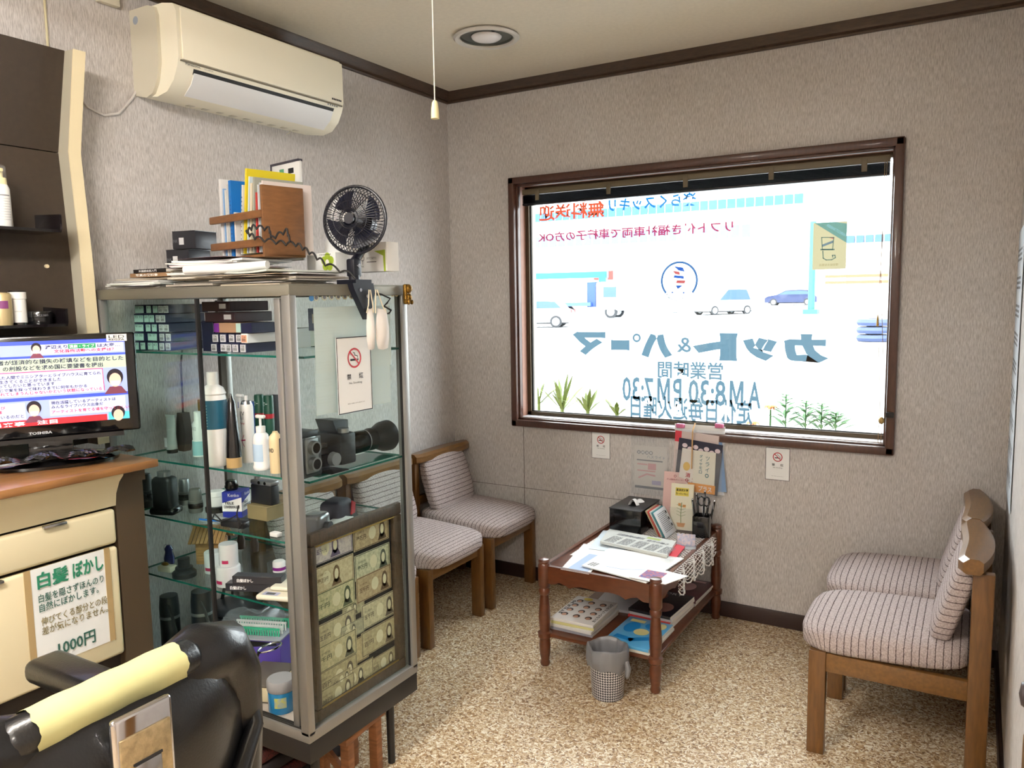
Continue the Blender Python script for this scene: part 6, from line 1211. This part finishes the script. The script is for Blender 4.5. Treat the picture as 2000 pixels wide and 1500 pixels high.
# ------------------------------------------------------------------ cabinet floor
z = FZ + .0006; M_dkbag = mat('dark_vinyl_bag', (30, 33, 38), .35, coat=.3)
for i, (px, py, r, hg, lb) in enumerate(((302, 1320, .03, .24, 'dark cylinder case at left on cabinet floor'), (338, 1330, .034, .25, 'second dark case with metal clasps on cabinet floor'))):
    p = PZ(px, py, z); t = thing('lens_case', lb, 'case', (p.x, max(1.52, min(1.8, p.y)) + .06 * i, z)); MB().lathe([(0, 0), (r, 0), (r, hg * .86), (r * .9, hg), (0, hg)], (0, 0, 0), 22).build('case_body', M_dkbag, t); MB().lathe([(r * 1.02, hg * .7), (r * 1.05, hg * .72), (r * 1.02, hg * .74)], (0, 0, 0), 22, closed=True).build('rim', M_camg, t)
    MB().tube([(r * .6, -r * .6, hg * .9), (r * 1.8, -r, hg * .8), (r * 2.6, -r, hg * .5), (r * 2.8, -r * .4, hg * .3)], .005, 6).build('strap', mat('black_rubber'), t)
p = PZ(410, 1300, z); t = thing('shoulder_bag', 'black vinyl camera bag lying on cabinet floor', 'bag', (-2.10, 1.74, z), .2); pillow(MB(), (0, 0, .08), (.26, .2, .16), None, 3).build('bag_body', M_dkbag, t, angle=80); MB().tube([(-.1, 0, .12), (-.05, -.02, .24), (.03, -.02, .26), (.1, 0, .15)], .006, 8).build('handle', mat('black_rubber'), t); pillow(MB(), (0, -.03, .15), (.22, .15, .03), None, 3).build('flap', M_dkbag, t, angle=80)
p = PZ(500, 1330, z); t = thing('purple_box', 'purple cardboard box with dark slot under the comb tray', 'box', (-1.90, 1.665, z), .35); MB().rbox((0, 0, .06), (.12, .09, .12), .001, 1).build('box_body', mat('purple_carton', (84, 66, 156), .5), t); MB().prism([(-.05, -.0456, .09), (.05, -.0456, .1), (.045, -.0456, .108), (-.04, -.0456, .11)], (0, 0, 0), (0, .0006, 0)).build('dark_slot', mat('slot_black'), t)
t = thing('comb_tray', 'clear wrapped tray of green and white combs on the purple box', 'combs', (-1.915, 1.64, z + .122), .35); MB().rbox((0, 0, .004), (.19, .1, .006), .002).build('tray', plastic_clear('tray_clear', (190, 196, 202), .45), t)
for i, (y, mm, hh) in enumerate(((-.03, mat('mint_comb', (60, 180, 140), .4), .02), (-.008, M_wp, .02), (.016, M_wp, .022), (.036, mat('mint_comb'), .026))):
    cm = MB().box((0, y, .012 + hh), (.17, .004, .006)).build('comb', mm, t)
    tth = MB(); [tth.box((-.08 + .0085 * k, y, .01 + hh / 2), (.004, .003, hh)) for k in range(20)]; tth.build('comb_teeth', mm, cm)['kind'] = 'stuff'
MB().grid(lambda u, v: Vector((-.1 + .2 * u, -.055 + .11 * v, .05 + .012 * math.sin(u * 13) * math.sin(v * 9) + .02 * math.sin(v * 3.1))), 16, 10).build('wrap', plastic_clear('wrap_clear', (215, 222, 230), .82, .08), t, angle=30)
p = PZ(489, 1392, z); t = thing('thick_book', 'thick worn book lying on cabinet floor', 'book', (-1.80, 1.565, z), .35); MB().rbox((0, 0, .024), (.11, .15, .046), .003).build('pages', mat('book_pages', (216, 204, 168), .8), t); MB().box((0, 0, .049), (.114, .154, .003)).box((0, 0, .0015), (.114, .154, .003)).box((-.0565, 0, .025), (.003, .154, .05)).build('cover', mat('grey_cover', (92, 84, 74), .6), t)
p = PZ(533, 1395, z); t = thing('gel_tub', 'round tub of bright blue gel with grey lid', 'tub', (p.x, max(1.5, p.y + .035), z)); MB().lathe([(0, 0), (.036, 0), (.038, .004), (.038, .062), (0, .062)], (0, 0, 0), 28).build('tub_body', mat('blue_gel', (34, 132, 190), .25, coat=.4), t); MB().lathe([(.039, .062), (.04, .064), (.04, .09), (.037, .094), (0, .094)], (0, 0, 0), 28).build('lid', mat('frosted_grey', (150, 150, 152), .4), t); wrap(.0384, .02, .05, -1.3, -.4).build('label', mat('label_print', (140, 160, 170), .5, var=.6, vscale=90, rgb2=(190, 190, 80)), t)
t = thing('magnifying_glass', 'chrome-rimmed magnifying glass propped on the thick book', 'magnifier', (-1.78, 1.56, z + .08), .3); MB().tube([(.034 * math.cos(a), .034 * math.sin(a), .06 + .008 * math.cos(a)) for a in (i * .2618 for i in range(25))], .0028, 8).build('rim', mat('chrome'), t); MB().ball((0, 0, .06), (.032, .032, .005), 20).build('lens', M_cg, t); MB().cyl((-.02, -.028, .055), (-.04, -.06, -.02), .004, .006, 12).build('handle', M_blk, t)
for i, (y, lean) in enumerate(((1.475, .05), (1.5, .09), (1.53, .12))):
    o = one(MB().grid(lambda u, v: Vector((-.03 - lean * .3 * v + .012 * math.sin(v * 3) , -.004 + .012 * u, .22 * v)), 3, 10), 'folded_paper', mat('old_paper', (196, 190, 178), .8), ['white folded paper standing by the front post', 'second folded paper leaning behind the front post', 'beige folded paper leaning third by the post'][i], 'paper', (-1.535, y + .01, z), .3, 'folded papers by the post')

# ------------------------------------------------------------------ framed banknotes leaning against the side pane
FXp = CX1 - .03; fy0, fy1, fz0, fz1 = 1.486, 1.872, .292, .83
fr = thing('banknote_frame', 'framed collage of old banknotes leaning inside the side pane', 'picture frame', (FXp, (fy0 + fy1) / 2, fz0))
def Fr(mb, n, m): return mb.build(n, m, fr, world=True)
M_fw = mat('frame_walnut', (86, 66, 50), .5, var=.5, vscale=60, stretch=(1, 3, 1), bump=.3, bscale=150)
for a, b_ in (((fy0, fz0), (fy1, fz0 + .04)), ((fy0, fz1 - .036), (fy1, fz1)), ((fy0, fz0 + .04), (fy0 + .02, fz1 - .036)), ((fy1 - .036, fz0 + .04), (fy1, fz1 - .036))):
    Fr(MB().rbox((FXp, (a[0] + b_[0]) / 2, (a[1] + b_[1]) / 2), (.02, b_[0] - a[0], b_[1] - a[1]), .005), 'frame_bar', M_fw)
for z_ in (fz0 + .041, fz1 - .039): Fr(MB().cyl((FXp + .007, fy0 + .018, z_), (FXp + .007, fy1 - .034, z_), .0025, n=8), 'gilt_bead', mat('gilt'))
Fr(MB().span((FXp - .008, fy0 + .005, fz0 + .005), (FXp - .006, fy1 - .005, fz1 - .005)), 'backing', mat('felt_black', (20, 20, 26), .9))
notes = [((228, 345), '五千円', (206, 196, 190), (110, 96, 124)), ((450, 270), '壱万円', (196, 176, 140), (96, 76, 56)), ((456, 420), '壱万円', (204, 200, 170), (84, 90, 76)), ((222, 502), '壱万円', (206, 194, 160), (130, 104, 76)), ((463, 535), '五千円', (190, 170, 136), (110, 84, 60)), ((228, 635), '千円', (206, 196, 156), (90, 100, 76)), ((357, 665), '百円', (176, 168, 136), (100, 94, 78), .6), ((490, 672), '五千円', (204, 194, 160), (100, 90, 80)),
         ((228, 800), '五百円', (196, 184, 146), (100, 92, 84)), ((350, 778), '拾円', (180, 174, 146), (96, 94, 86), .62), ((488, 812), '百円', (190, 176, 138), (110, 94, 76)), ((198, 930), '千円', (204, 190, 150), (96, 96, 80)), ((340, 910), '百円', (196, 178, 138), (110, 92, 70)), ((510, 950), '拾円', (186, 172, 136), (110, 94, 74), .8), ((203, 1065), '百円', (190, 176, 138), (104, 92, 76)), ((385, 1015), '一円', (196, 182, 144), (100, 90, 74), .8), ((290, 1035), '五円', (186, 172, 136), (104, 94, 80), .5), ((205, 1150), '拾円', (186, 174, 138), (110, 98, 80), .9)]
for i, nt_ in enumerate(notes):
    (cx, cy), tx, c1, c2 = nt_[:4]; k = nt_[4] if len(nt_) > 4 else 1.
    c = PX(560 + cx * .3733, 940 + cy * .3733, FXp); w, h = .158 * k, .076 * k; y0 = max(fy0 + .02, c.y - w / 2); y0 = min(y0, fy1 - .036 - w * .9); z0 = c.z - h / 2; xx = FXp - .0055 + .00035 * (i % 6)
    nb_ = Fr(MB().span((xx, y0, z0), (xx + .0003, y0 + w, z0 + h)), 'banknote', mat('note_paper_%d' % i, c1, .8, var=.2, vscale=120, rgb2=tuple((a * 2 + b_) // 3 for a, b_ in zip(c1, c2)))); M_ni = mat('note_ink_%d' % i, c2, .8, var=.3, vscale=200)
    npl = Pl((xx + .0003, y0, z0), (0, 1, 0), (0, 0, 1), .00022)
    def prt(mb):
        for q in ((.02, .02, .96, .03), (.02, .95, .96, .03), (.02, .02, .015, .96), (.965, .02, .015, .96)): put_rect(mb, npl, q[0] * w, q[1] * h, q[2] * w, q[3] * h)
        put_text(mb, npl, tx, .08 * w, .36 * h, .26 * w, .2 * h, .02); put_text(mb, npl, '日本銀行券', .1 * w, .64 * h, .2 * w, .08 * h, .0)
        sd = .8 if i % 3 else .55; put_disc(mb, npl, sd * w, .5 * h, .085 * w, .33 * h); put_poly(mb, npl, [((sd - .13) * w, .08 * h), ((sd + .13) * w, .08 * h), ((sd + .07) * w, .34 * h), ((sd - .07) * w, .34 * h)])
    mb = MB(); prt(mb); mb.build('engraving', M_ni, nb_, world=True)
    mb = MB(); put_disc(mb, npl, (.52 if i % 3 else .3) * w, .5 * h, .1 * w, .26 * h, 2); put_disc(mb, npl, (.8 if i % 3 else .55) * w, .5 * h, .05 * w, .2 * h, 2); mb.build('watermark_oval', mat('note_pale', (214, 206, 176), .8), nb_, world=True)
# ================================================================== on top of the cabinet
z0 = CT + .0035; rnd = random.Random(33)
M_pap = [mat('pile_%d' % i, c, .8) for i, c in enumerate(((226, 224, 220), (206, 198, 182), (216, 214, 208), (190, 178, 156), (214, 196, 196), (200, 204, 196), (236, 236, 236), (170, 160, 146)))]
piles = [(-2.22, 1.62, 12, 'sheet in the left paper pile under the books', 'left paper pile on the cabinet'), (-1.93, 1.62, 22, 'sheet in the tall middle paper pile on the cabinet', 'middle paper pile on the cabinet'), (-1.705, 1.60, 12, 'sheet in the low right paper pile by the fan', 'right paper pile on the cabinet')]
tops = []
for x, y, n, lb, gp in piles:
    zz = z0
    for k in range(n):
        th = rnd.choice((.0008, .0012, .002, .003, .0015)) * (1.9 if n > 15 else 1.6); w, d = rnd.choice(((.297, .21), (.26, .19), (.21, .297), (.25, .18)))
        w = min(w, .27); d = min(d, .27); rz = rnd.uniform(-.16, .16); xx = x + rnd.uniform(-.02, .02); yy = y + rnd.uniform(-.025, .015); cu = rnd.uniform(0, .004) if k > n - 4 else 0
        mb = MB(); m_ = 6
        vs = [(-w / 2 + w * i / m_, sy * d / 2, cu * (2 * i / m_ - 1) ** 2 + e) for e in (0, th) for sy in (-1, 1) for i in range(m_ + 1)]; q = m_ + 1
        fs = []
        for i in range(m_): fs += [(i, i + 1, q + i + 1, q + i), (2 * q + i, 3 * q + i, 3 * q + i + 1, 2 * q + i + 1), (i, 2 * q + i, 2 * q + i + 1, i + 1), (q + i, q + i + 1, 3 * q + i + 1, 3 * q + i)]
        fs += [(0, q, 3 * q, 2 * q), (m_, 2 * q + m_, 3 * q + m_, q + m_)]
        one(mb.add(vs, fs), 'paper_sheet', rnd.choice(M_pap), lb, 'paper', (xx, yy, zz), rz, gp); zz += th + .0003
    tops.append(zz)
zA, zB, zC = tops
def book(label, loc, d, c, rz, spine=None, name='book'):
    o = thing(name, label, 'book', loc, rz); MB().rbox((0, 0, d[2] / 2), (d[0] - .002, d[1] - .002, d[2] * .86), .0008, 1).build('pages', mat('page_edges'), o)
    MB().box((0, 0, d[2] * .965), (d[0], d[1], d[2] * .07)).box((0, 0, d[2] * .035), (d[0], d[1], d[2] * .07)).box((0, -d[1] / 2 + .0008, d[2] / 2), (d[0], .0016, d[2])).build('cover', mat('bookcover_%s' % label[:12], c, .35, coat=.3), o)
    if spine: mb = MB(); put_text(mb, Pl((-d[0] / 2 + .01, -d[1] / 2 - .0002, 0), (1, 0, 0), (0, 0, 1), .0005), spine, .02, d[2] * .2, d[0] * .55, d[2] * .6, .02); mb.build('spine_lettering', M_paper, o)
    return o
zA += .003
book('tan and teal paperback beneath the black book on cabinet top', (-2.2, 1.60, zA), (.19, .13, .013), (150, 116, 84), .02, '写真の教科書')
book('black paperback with red spine end on top of the left pile', (-2.205, 1.60, zA + .0135), (.165, .12, .0115), (28, 22, 24), -.03, '外国語会話入門')
b_ = PY(290, 540, 1.5)
zB += .005
o = one(MB().grid(lambda u, v: Vector((-.12 + .24 * u, -.09 + .18 * v, .003 + .022 * u * (1 - u) * 2 * (1 if v > .3 else v / .3) * (1 - u))), 12, 8), 'pink_folder', mat('pink_paper', (206, 180, 190), .6), 'pale pink folder lying on top of the middle paper pile', 'folder', (-1.93, 1.60, zB), -.1)
r_ = one(MB().tube([(-.13, -.03, .012), (0, 0, .013), (.13, .03, .02)], [.012, .0125, .011], 18), 'paper_roll', M_paper, 'white rolled paper lying in front of the wooden file rack', 'paper', (-1.78, 1.475, zC - .002), .0)
# black ink boxes
for i, (px, py, zz, lb) in enumerate(((372, 512, 0, 'lower black cardboard box beside the file rack'), (386, 482, .06, 'upper black cardboard box with barcode beside the file rack'))):
    p = PY(px, 500, 1.80); o = thing('black_box', lb, 'box', (p.x - .01, 1.80, zB - .005 + .0 + zz), .15, 'black boxes by the rack'); MB().rbox((0, 0, .03), (.1, .1, .058), .002).build('carton', mat('charcoal_carton'), o); MB().span((-.02, -.0512, .015), (.0, -.05, .038)).build('barcode_label', M_wlab, o)
    mb = MB(); put_text(mb, Pl((-.045, -.0506, .01), (1, 0, 0), (0, 0, 1)), 'INK', 0, .012, .02, .01, .0); mb.build('lettering', M_gink, o)
    MB().rbox((0, 0, .0595), (.101, .101, .002), .0005, 1).build('lid', M_blk, o)
# wooden file rack with folders
RB = max(zB, zC) + .002; rp_ = PY(498, 520, 1.66)
rk = thing('file_rack', 'brown wooden desk file rack on top of the cabinet', 'rack', (rp_.x, 1.68, RB), -.2)
RW, RD = .285, .135; M_rw = mat('rack_wood', (128, 86, 50), .5, var=.25, vscale=14, stretch=(2, 2, 8))
MB().rbox((RW / 2 - .006, 0, .1), (.012, RD, .2), .002).build('end_panel', M_rw, rk); MB().rbox((-RW / 2 + .02, .0, .09), (.022, .012, .18), .002).build('slat_upright', M_rw, rk); MB().rbox((.02, .03, .085), (.045, .01, .17), .002).build('slat_upright', M_rw, rk)
for zz in (.12, .04): MB().rbox((-.01, -RD / 2, zz), (RW + .01, .012, .022), .003).build('front_rail', M_rw, rk)
MB().rbox((0, RD / 2 - .006, .08), (RW, .01, .022), .002).build('back_rail', M_rw, rk); MB().rbox((0, 0, .004), (RW, RD - .01, .008), .001).build('base_board', M_rw, rk)
fol = [(-.118, .235, 'white document folder at left end of the file rack', (226, 226, 226), .015, 0), (-.1, .205, 'pale blue folder second from left in file rack', (130, 170, 214), .008, 0), (-.088, .2, 'white folder third from left in file rack', (222, 222, 218), .01, 0), (-.076, .215, 'grey folder fourth from left in file rack', (206, 206, 204), .008, 0), (-.06, .225, 'bright blue folder standing out in the file rack', (26, 112, 190), .018, 0), (-.04, .13, 'low white notebook in front of blue folder', (226, 224, 220), .01, 0),
       (-.005, .2, 'white ruled notebook leaning beside yellow folder', (224, 226, 222), .008, .12), (.012, .245, 'bright yellow folder leaning in the file rack', (226, 206, 40), .012, .14), (.03, .22, 'pale blue document sleeve behind the yellow folder', (206, 222, 232), .008, .14), (.045, .2, 'cream booklet leaning in middle of the file rack', (222, 212, 186), .012, .12), (.062, .215, 'grey-green folder leaning toward the end panel', (166, 168, 156), .01, .1), (.08, .17, 'red and yellow patterned booklet in file rack', (190, 60, 56), .008, .06), (.094, .19, 'slim white folder next to patterned booklet', (212, 216, 220), .006, .03), (.104, .195, 'slim grey folder near the rack end panel', (190, 196, 200), .006, .02), (.114, .2, 'slim white file against the rack end panel', (228, 226, 224), .006, 0), (.122, .205, 'pale pinkish file touching rack end panel', (226, 214, 210), .007, 0)]
Rz = Matrix.Rotation(-.2, 3, 'Z')
for x, hh, lb, c, th, ln in fol:
    M2 = Matrix.Rotation(ln, 3, 'Y'); mb = MB(); w_ = .16
    mb.box(M2 @ Vector((0, .035, hh / 2)), (th * .8, w_, hh), M2)
    wp = Rz @ Vector((x - ln * .05, -.008, .0085 + (.006 if ln else 0))); o = one(mb, 'folder', mat('folder_' + lb[:14], c, .4), lb, 'folder', (rp_.x + wp.x, 1.68 + wp.y, RB + wp.z), -.2, 'folders in the wooden rack')
    pl = Pl(M2 @ Vector((-th * .35, .035 - w_ / 2 - .0003, 0)), M2 @ Vector((1, 0, 0)), M2 @ Vector((0, 0, 1)), .0004)
    if 'blue folder standing' in lb or 'ruled' in lb: mb = MB(); [put_rect(mb, pl, .001, .03 + .012 * k, th * .5, .004) for k in range(12)]; mb.build('spine_print', M_gink if 'ruled' in lb else mat('folder_blue_dark', (16, 84, 160), .4), o)
wd = Rz @ Vector((-.06, .055, .0))
o = thing('document_case', 'large white document case with dark edge at back of the rack', 'folder', (rp_.x + wd.x, 1.68 + wd.y + .08, RB + .001), -.2); MB().rbox((0, .02, .155), (.16, .012, .31), .003).build('case', M_paper, o); MB().span((-.081, .012, .0), (-.074, .0275, .312)).span((-.08, .012, .305), (.08, .0275, .312)).build('dark_edge', mat('edge_dark', (60, 58, 70), .5), o)
MB().span((-.03, .0135, .275), (-.005, .0145, .29)).build('green_tab', mat('tab_green', (90, 160, 120), .5), o); MB().span((.02, .0135, .272), (.05, .0145, .288)).build('dark_tab', M_ink, o)
one(MB().add([(-.05, 0, 0), (.04, 0, 0), (.07, .01, .14), (-.01, .012, .17), (-.05, .001, 0), (.04, .001, 0), (.07, .011, .14), (-.01, .013, .17)], [(0, 1, 2, 3), (7, 6, 5, 4), (0, 4, 5, 1), (1, 5, 6, 2), (2, 6, 7, 3), (3, 7, 4, 0)]), 'loose_sheet', M_paper, 'loose white sheet sticking up behind the fan', 'paper', PY(655, 470, 1.845) + Vector((0, 0, 0)), 0).location.z = zC + .064
# paper cartons behind the fan
for i, (px, w, hh, y, lb) in enumerate(((640, .13, .06, 1.80, 'white carton with green flower print behind the fan'), (735, .14, .085, 1.84, 'white carton with tree logo at right behind the fan'))):
    p = PY(px, 520, y); o = thing('paper_carton', lb, 'box', (p.x, y, zC + .002), -.1, 'paper cartons behind the fan'); MB().rbox((0, 0, hh / 2), (w, .05, hh), .002).build('carton', M_paper, o)
    cp = Pl((-w / 2, -.0254, 0), (1, 0, 0), (0, 0, 1), .0005); mb = MB()
    if i == 0:
        for a in range(5): put_disc(mb, cp, .095 + .016 * math.cos(a * 1.257 + .3), .032 + .016 * math.sin(a * 1.257 + .3), .0125)
        mb.build('flower_print', mat('lime_print', (166, 190, 60), .5), o); mb = MB(); put_disc(mb, cp, .095, .032, .008, .008, 3); mb.build('flower_centre', M_paper, o); mb = MB(); put_text(mb, cp, 'recycled', .06, .052, .05, .005, .02, 2); mb.build('lettering', M_ink, o)
    else:
        put_poly(mb, cp, [(.09, .06), (.135, .062), (.135, .0), (.128, .0), (.126, .045)]); mb.build('green_corner', mat('lime_print'), o); mb = MB(); put_ring(mb, cp, .04, .04, .006, .0075, 2); put_rect(mb, cp, .0392, .022, .0016, .014, 2); put_text(mb, cp, 'FSC', .034, .014, .012, .005, .0, 2); put_text(mb, cp, 'ありがとう 森を守ろう', .058, .036, .04, .008, .01, 2); put_rect(mb, cp, .058, .028, .04, .002, 2); mb.build('lettering', M_ink, o)
# clip fan on the cabinet edge
M_fan = mat('navy_black_plastic', (20, 22, 34), .35)
fb = PX(700, 585, CX1 - .0); fn_ = thing('clip_fan', 'small dark clip-on fan clamped to cabinet edge', 'fan', (CX1 - .012, fb.y, CT - .05))
fc = PX(693, 430, CX1 - .03) ; nrm = Vector((.28, -.95, .05)).normalized(); rt_ = Vector((0, 0, 1)).cross(nrm).normalized(); up_ = nrm.cross(rt_)
def Fn(mb, n, m, **k): return mb.build(n, m, fn_, world=True, **k)
def fp_(a, b, c): return fc + rt_ * a + up_ * b + nrm * c
FR = .094
def ringpath(r, c, n=40): return [fp_(r * math.cos(2 * math.pi * i / n), r * math.sin(2 * math.pi * i / n), c) for i in range(n + 1)]
Fn(MB().tube(ringpath(FR, 0), .0045, 8, False), 'cage_ring', M_fan)
for r, c in ((.075, .026), (.05, .034), (.028, .037)): Fn(MB().tube(ringpath(r, c), .0013, 6, False), 'guard_hoop', M_fan)
for k in range(60):
    a = 2 * math.pi * k / 60; ca, sa = math.cos(a), math.sin(a)
    Fn(MB().tube([fp_(ca * .02, sa * .02, .037), fp_(ca * .05, sa * .05, .034), fp_(ca * .08, sa * .08, .024), fp_(ca * FR, sa * FR, .0)], .0011, 4, False), 'front_wire', M_fan)
for k in range(48):
    a = 2 * math.pi * k / 48; ca, sa = math.cos(a), math.sin(a)
    Fn(MB().tube([fp_(ca * .03, sa * .03, -.045), fp_(ca * .07, sa * .07, -.036), fp_(ca * FR, sa * FR, .0)], .0011, 4, False), 'rear_wire', M_fan)
Fn(MB().cyl(fp_(0, 0, .034), fp_(0, 0, .039), .015, n=20), 'guard_badge', M_fan)
hb = Fn(MB().cyl(fp_(0, 0, -.02), fp_(0, 0, .02), .016, .013, 18), 'hub', M_fan)
for k in range(4):
    a = k * math.pi / 2 + .5
    def bl_(u, v):
        aa = a + (v - .5) * 1.15 * (0.5 + .5 * u); r = .014 + .066 * u; return fp_(r * math.cos(aa), r * math.sin(aa), .012 - .028 * v)
    MB().grid(bl_, 8, 6).build('blade', mat('navy_blade', (26, 30, 52), .3), hb, world=True, angle=70)
Fn(MB().lathe([(.0, -.105), (.026, -.1), (.034, -.08), (.034, -.05), (.026, -.042)], (0, 0, 0), 22, Matrix((rt_, up_, nrm)).transposed()).__class__() if False else MB().cyl(fp_(0, 0, -.095), fp_(0, 0, -.042), .026, .034, 22), 'motor_housing', M_fan)
cbp = Vector((CX1 - .012, fb.y, CT + .004))
Fn(MB().tube([cbp, cbp + Vector((0, 0, .03)), cbp + Vector((0, -.0, .06)), fp_(0, -.07, -.06), fp_(0, -.02, -.07)], [.016, .015, .013, .011, .012], 12), 'neck', M_fan)
Fn(MB().rbox(cbp + Vector((0, 0, .045)), (.03, .032, .05), .005), 'pivot', M_fan); Fn(MB().cyl(cbp + Vector((.016, 0, .05)), cbp + Vector((.021, 0, .05)), .006, n=12), 'screw', mat('steel'))
cl_ = Fn(MB().prism([(0, -.045, .016), (0, .04, .016), (0, .045, -.01), (0, .03, -.055), (0, .022, -.085), (0, .012, -.085), (0, -.04, .0)], (CX1 + .002, fb.y, CT - .01), (CX1 + .022, fb.y, CT - .01)), 'clamp_jaw', M_fan)
for y, zz in ((-.015, -.003), (.012, -.02)): MB().cyl((CX1 + .022, fb.y + y, CT - .01 + zz), (CX1 + .024, fb.y + y, CT - .01 + zz), .005, n=12).build('rivet', mat('steel'), cl_, world=True)
Fn(MB().prism([(0, -.03, 0), (0, .035, 0), (0, .035, .012), (0, -.03, .012)], (CX1 - .05, fb.y, CT + .004), (CX1 + .02, fb.y, CT + .004)), 'clamp_top', M_fan)
# coiled fan cord lying over the papers and up on the rack
cp_ = []
base = [PY(698, 545, 1.62), PY(640, 520, 1.6), PY(610, 498, 1.58), PY(585, 482, 1.575), PY(548, 478, 1.572), PY(505, 470, 1.57), PY(485, 458, 1.57), PY(500, 447, 1.57), PY(530, 452, 1.57), PY(535, 470, 1.565), PY(565, 455, 1.565), PY(572, 480, 1.565)]
N_ = 150
for i in range(N_ + 1):
    u = i / N_ * (len(base) - 1); k = min(int(u), len(base) - 2); f_ = u - k; q = base[k].lerp(base[k + 1], f_)
    cp_.append(q + Vector((0, -.008, .012 * abs(math.sin(i * math.pi / 7)))))
Fn(MB().tube(cp_, .0028, 6), 'coiled_cord', mat('black_rubber'))
Fn(MB().tube([PX(732, 573, CX1 + .012), PX(745, 575, CX1 + .014), PX(762, 583, CX1 + .014), PX(756, 592, CX1 + .014), PX(750, 598, CX1 + .014), PX(764, 606, CX1 + .014), PX(760, 612, CX1 + .014), PX(752, 613, CX1 + .014)], .0028, 6), 'cord_end', mat('black_rubber'))
# two masks hanging by their loops from the clamp
for i, (q0, q1, w, lb) in enumerate(((((722, 566)), (724, 640), .036, 'narrow folded white face mask hanging from the fan clamp'), ((735, 566), (745, 640), .058, 'wide white face mask hanging in front of the cabinet'))):
    a = PX(*q0, CX1 + .03 + .006 * i); b_ = PX(*q1, CX1 + .03 + .006 * i); o = thing('face_mask', lb, 'mask', b_, 0, 'face masks on the fan clamp'); h = .115
    def mk(u, v):
        e = 1 - .35 * max(0, v - .55) * 2.2 if v > .55 else 1 - .5 * max(0, .25 - v) * 2
        return b_ + Vector((.012 * math.sin(u * math.pi) * math.sin(v * math.pi), (u - .5) * w * e + .004 * i, -h * .55 + h * v + .008 * abs(u - .5)))
    MB().grid(mk, 10, 16).build('mask_cloth', mat('mask_cloth', (232, 226, 220), .85), o, world=True, angle=80)
    for s_ in (-1, 1): MB().tube([a + Vector((0, s_ * .003, 0)), a.lerp(b_, .4) + Vector((.002, s_ * w * .25, 0)), b_ + Vector((0, s_ * w * .4, h * .36))], .0017, 6).build('ear_loop', mat('mask_loop', (226, 212, 186), .8), o, world=True)
p = PX(796, 578, CX1 + .006); o = thing('gilt_ornament', 'small gilt carved lion ornament on the cabinet corner', 'ornament', (CX1 + .004, CY1 - .012, CT - .055))
M_g = mat('dark_gilt', (150, 112, 44), .35, metal=.8, var=.6, vscale=120, bump=.8, bscale=150)
MB().rbox((.006, 0, .03), (.014, .026, .06), .005, 3).build('plaque', M_g, o); MB().ball((.014, 0, .046), (.01, .012, .013), 12).build('head', M_g, o); MB().ball((.014, 0, .018), (.009, .011, .014), 12).build('body', M_g, o)
for s_ in (-1, 1): MB().ball((.018, s_ * .008, .006), (.006, .005, .008), 8).build('paw', M_g, o)
# under the cabinet: striped rug roll and a wooden stool
ur = thing('folded_rug', 'red and black striped rug folded under the display cabinet', 'rug', (-1.93, 1.62, 0))
M_rug = mat('rug_red', (96, 34, 30), .9, var=.5, vscale=20, stretch=(1, 12, 12), rgb2=(26, 20, 20))
for k in range(4): MB().rbox((0, .0, .022 + .042 * k), (.46 - .01 * k, .34, .04), .016, 3).build('fold', M_rug if k % 2 else mat('rug_dark', (34, 28, 28), .9), ur)
us = thing('wooden_footstool', 'rough wooden stool half hidden under the display cabinet', 'stool', (-1.59, 1.68, 0), .1)
M_rough = mat('rough_wood', (150, 96, 56), .6, var=.4, vscale=20, stretch=(1, 1, 5))
MB().rbox((0, 0, .185), (.13, .2, .02), .003).build('stool_top', M_rough, us)
for sx_, sy_ in ((-.045, -.07), (.045, -.07), (-.045, .07), (.045, .07)): MB().rbox((sx_, sy_, .0875), (.03, .03, .175), .003).build('leg', M_rough, us)
MB().box((0, -.07, .1), (.14, .014, .022), Matrix.Rotation(.75, 3, 'Y')).build('brace', M_rough, us)
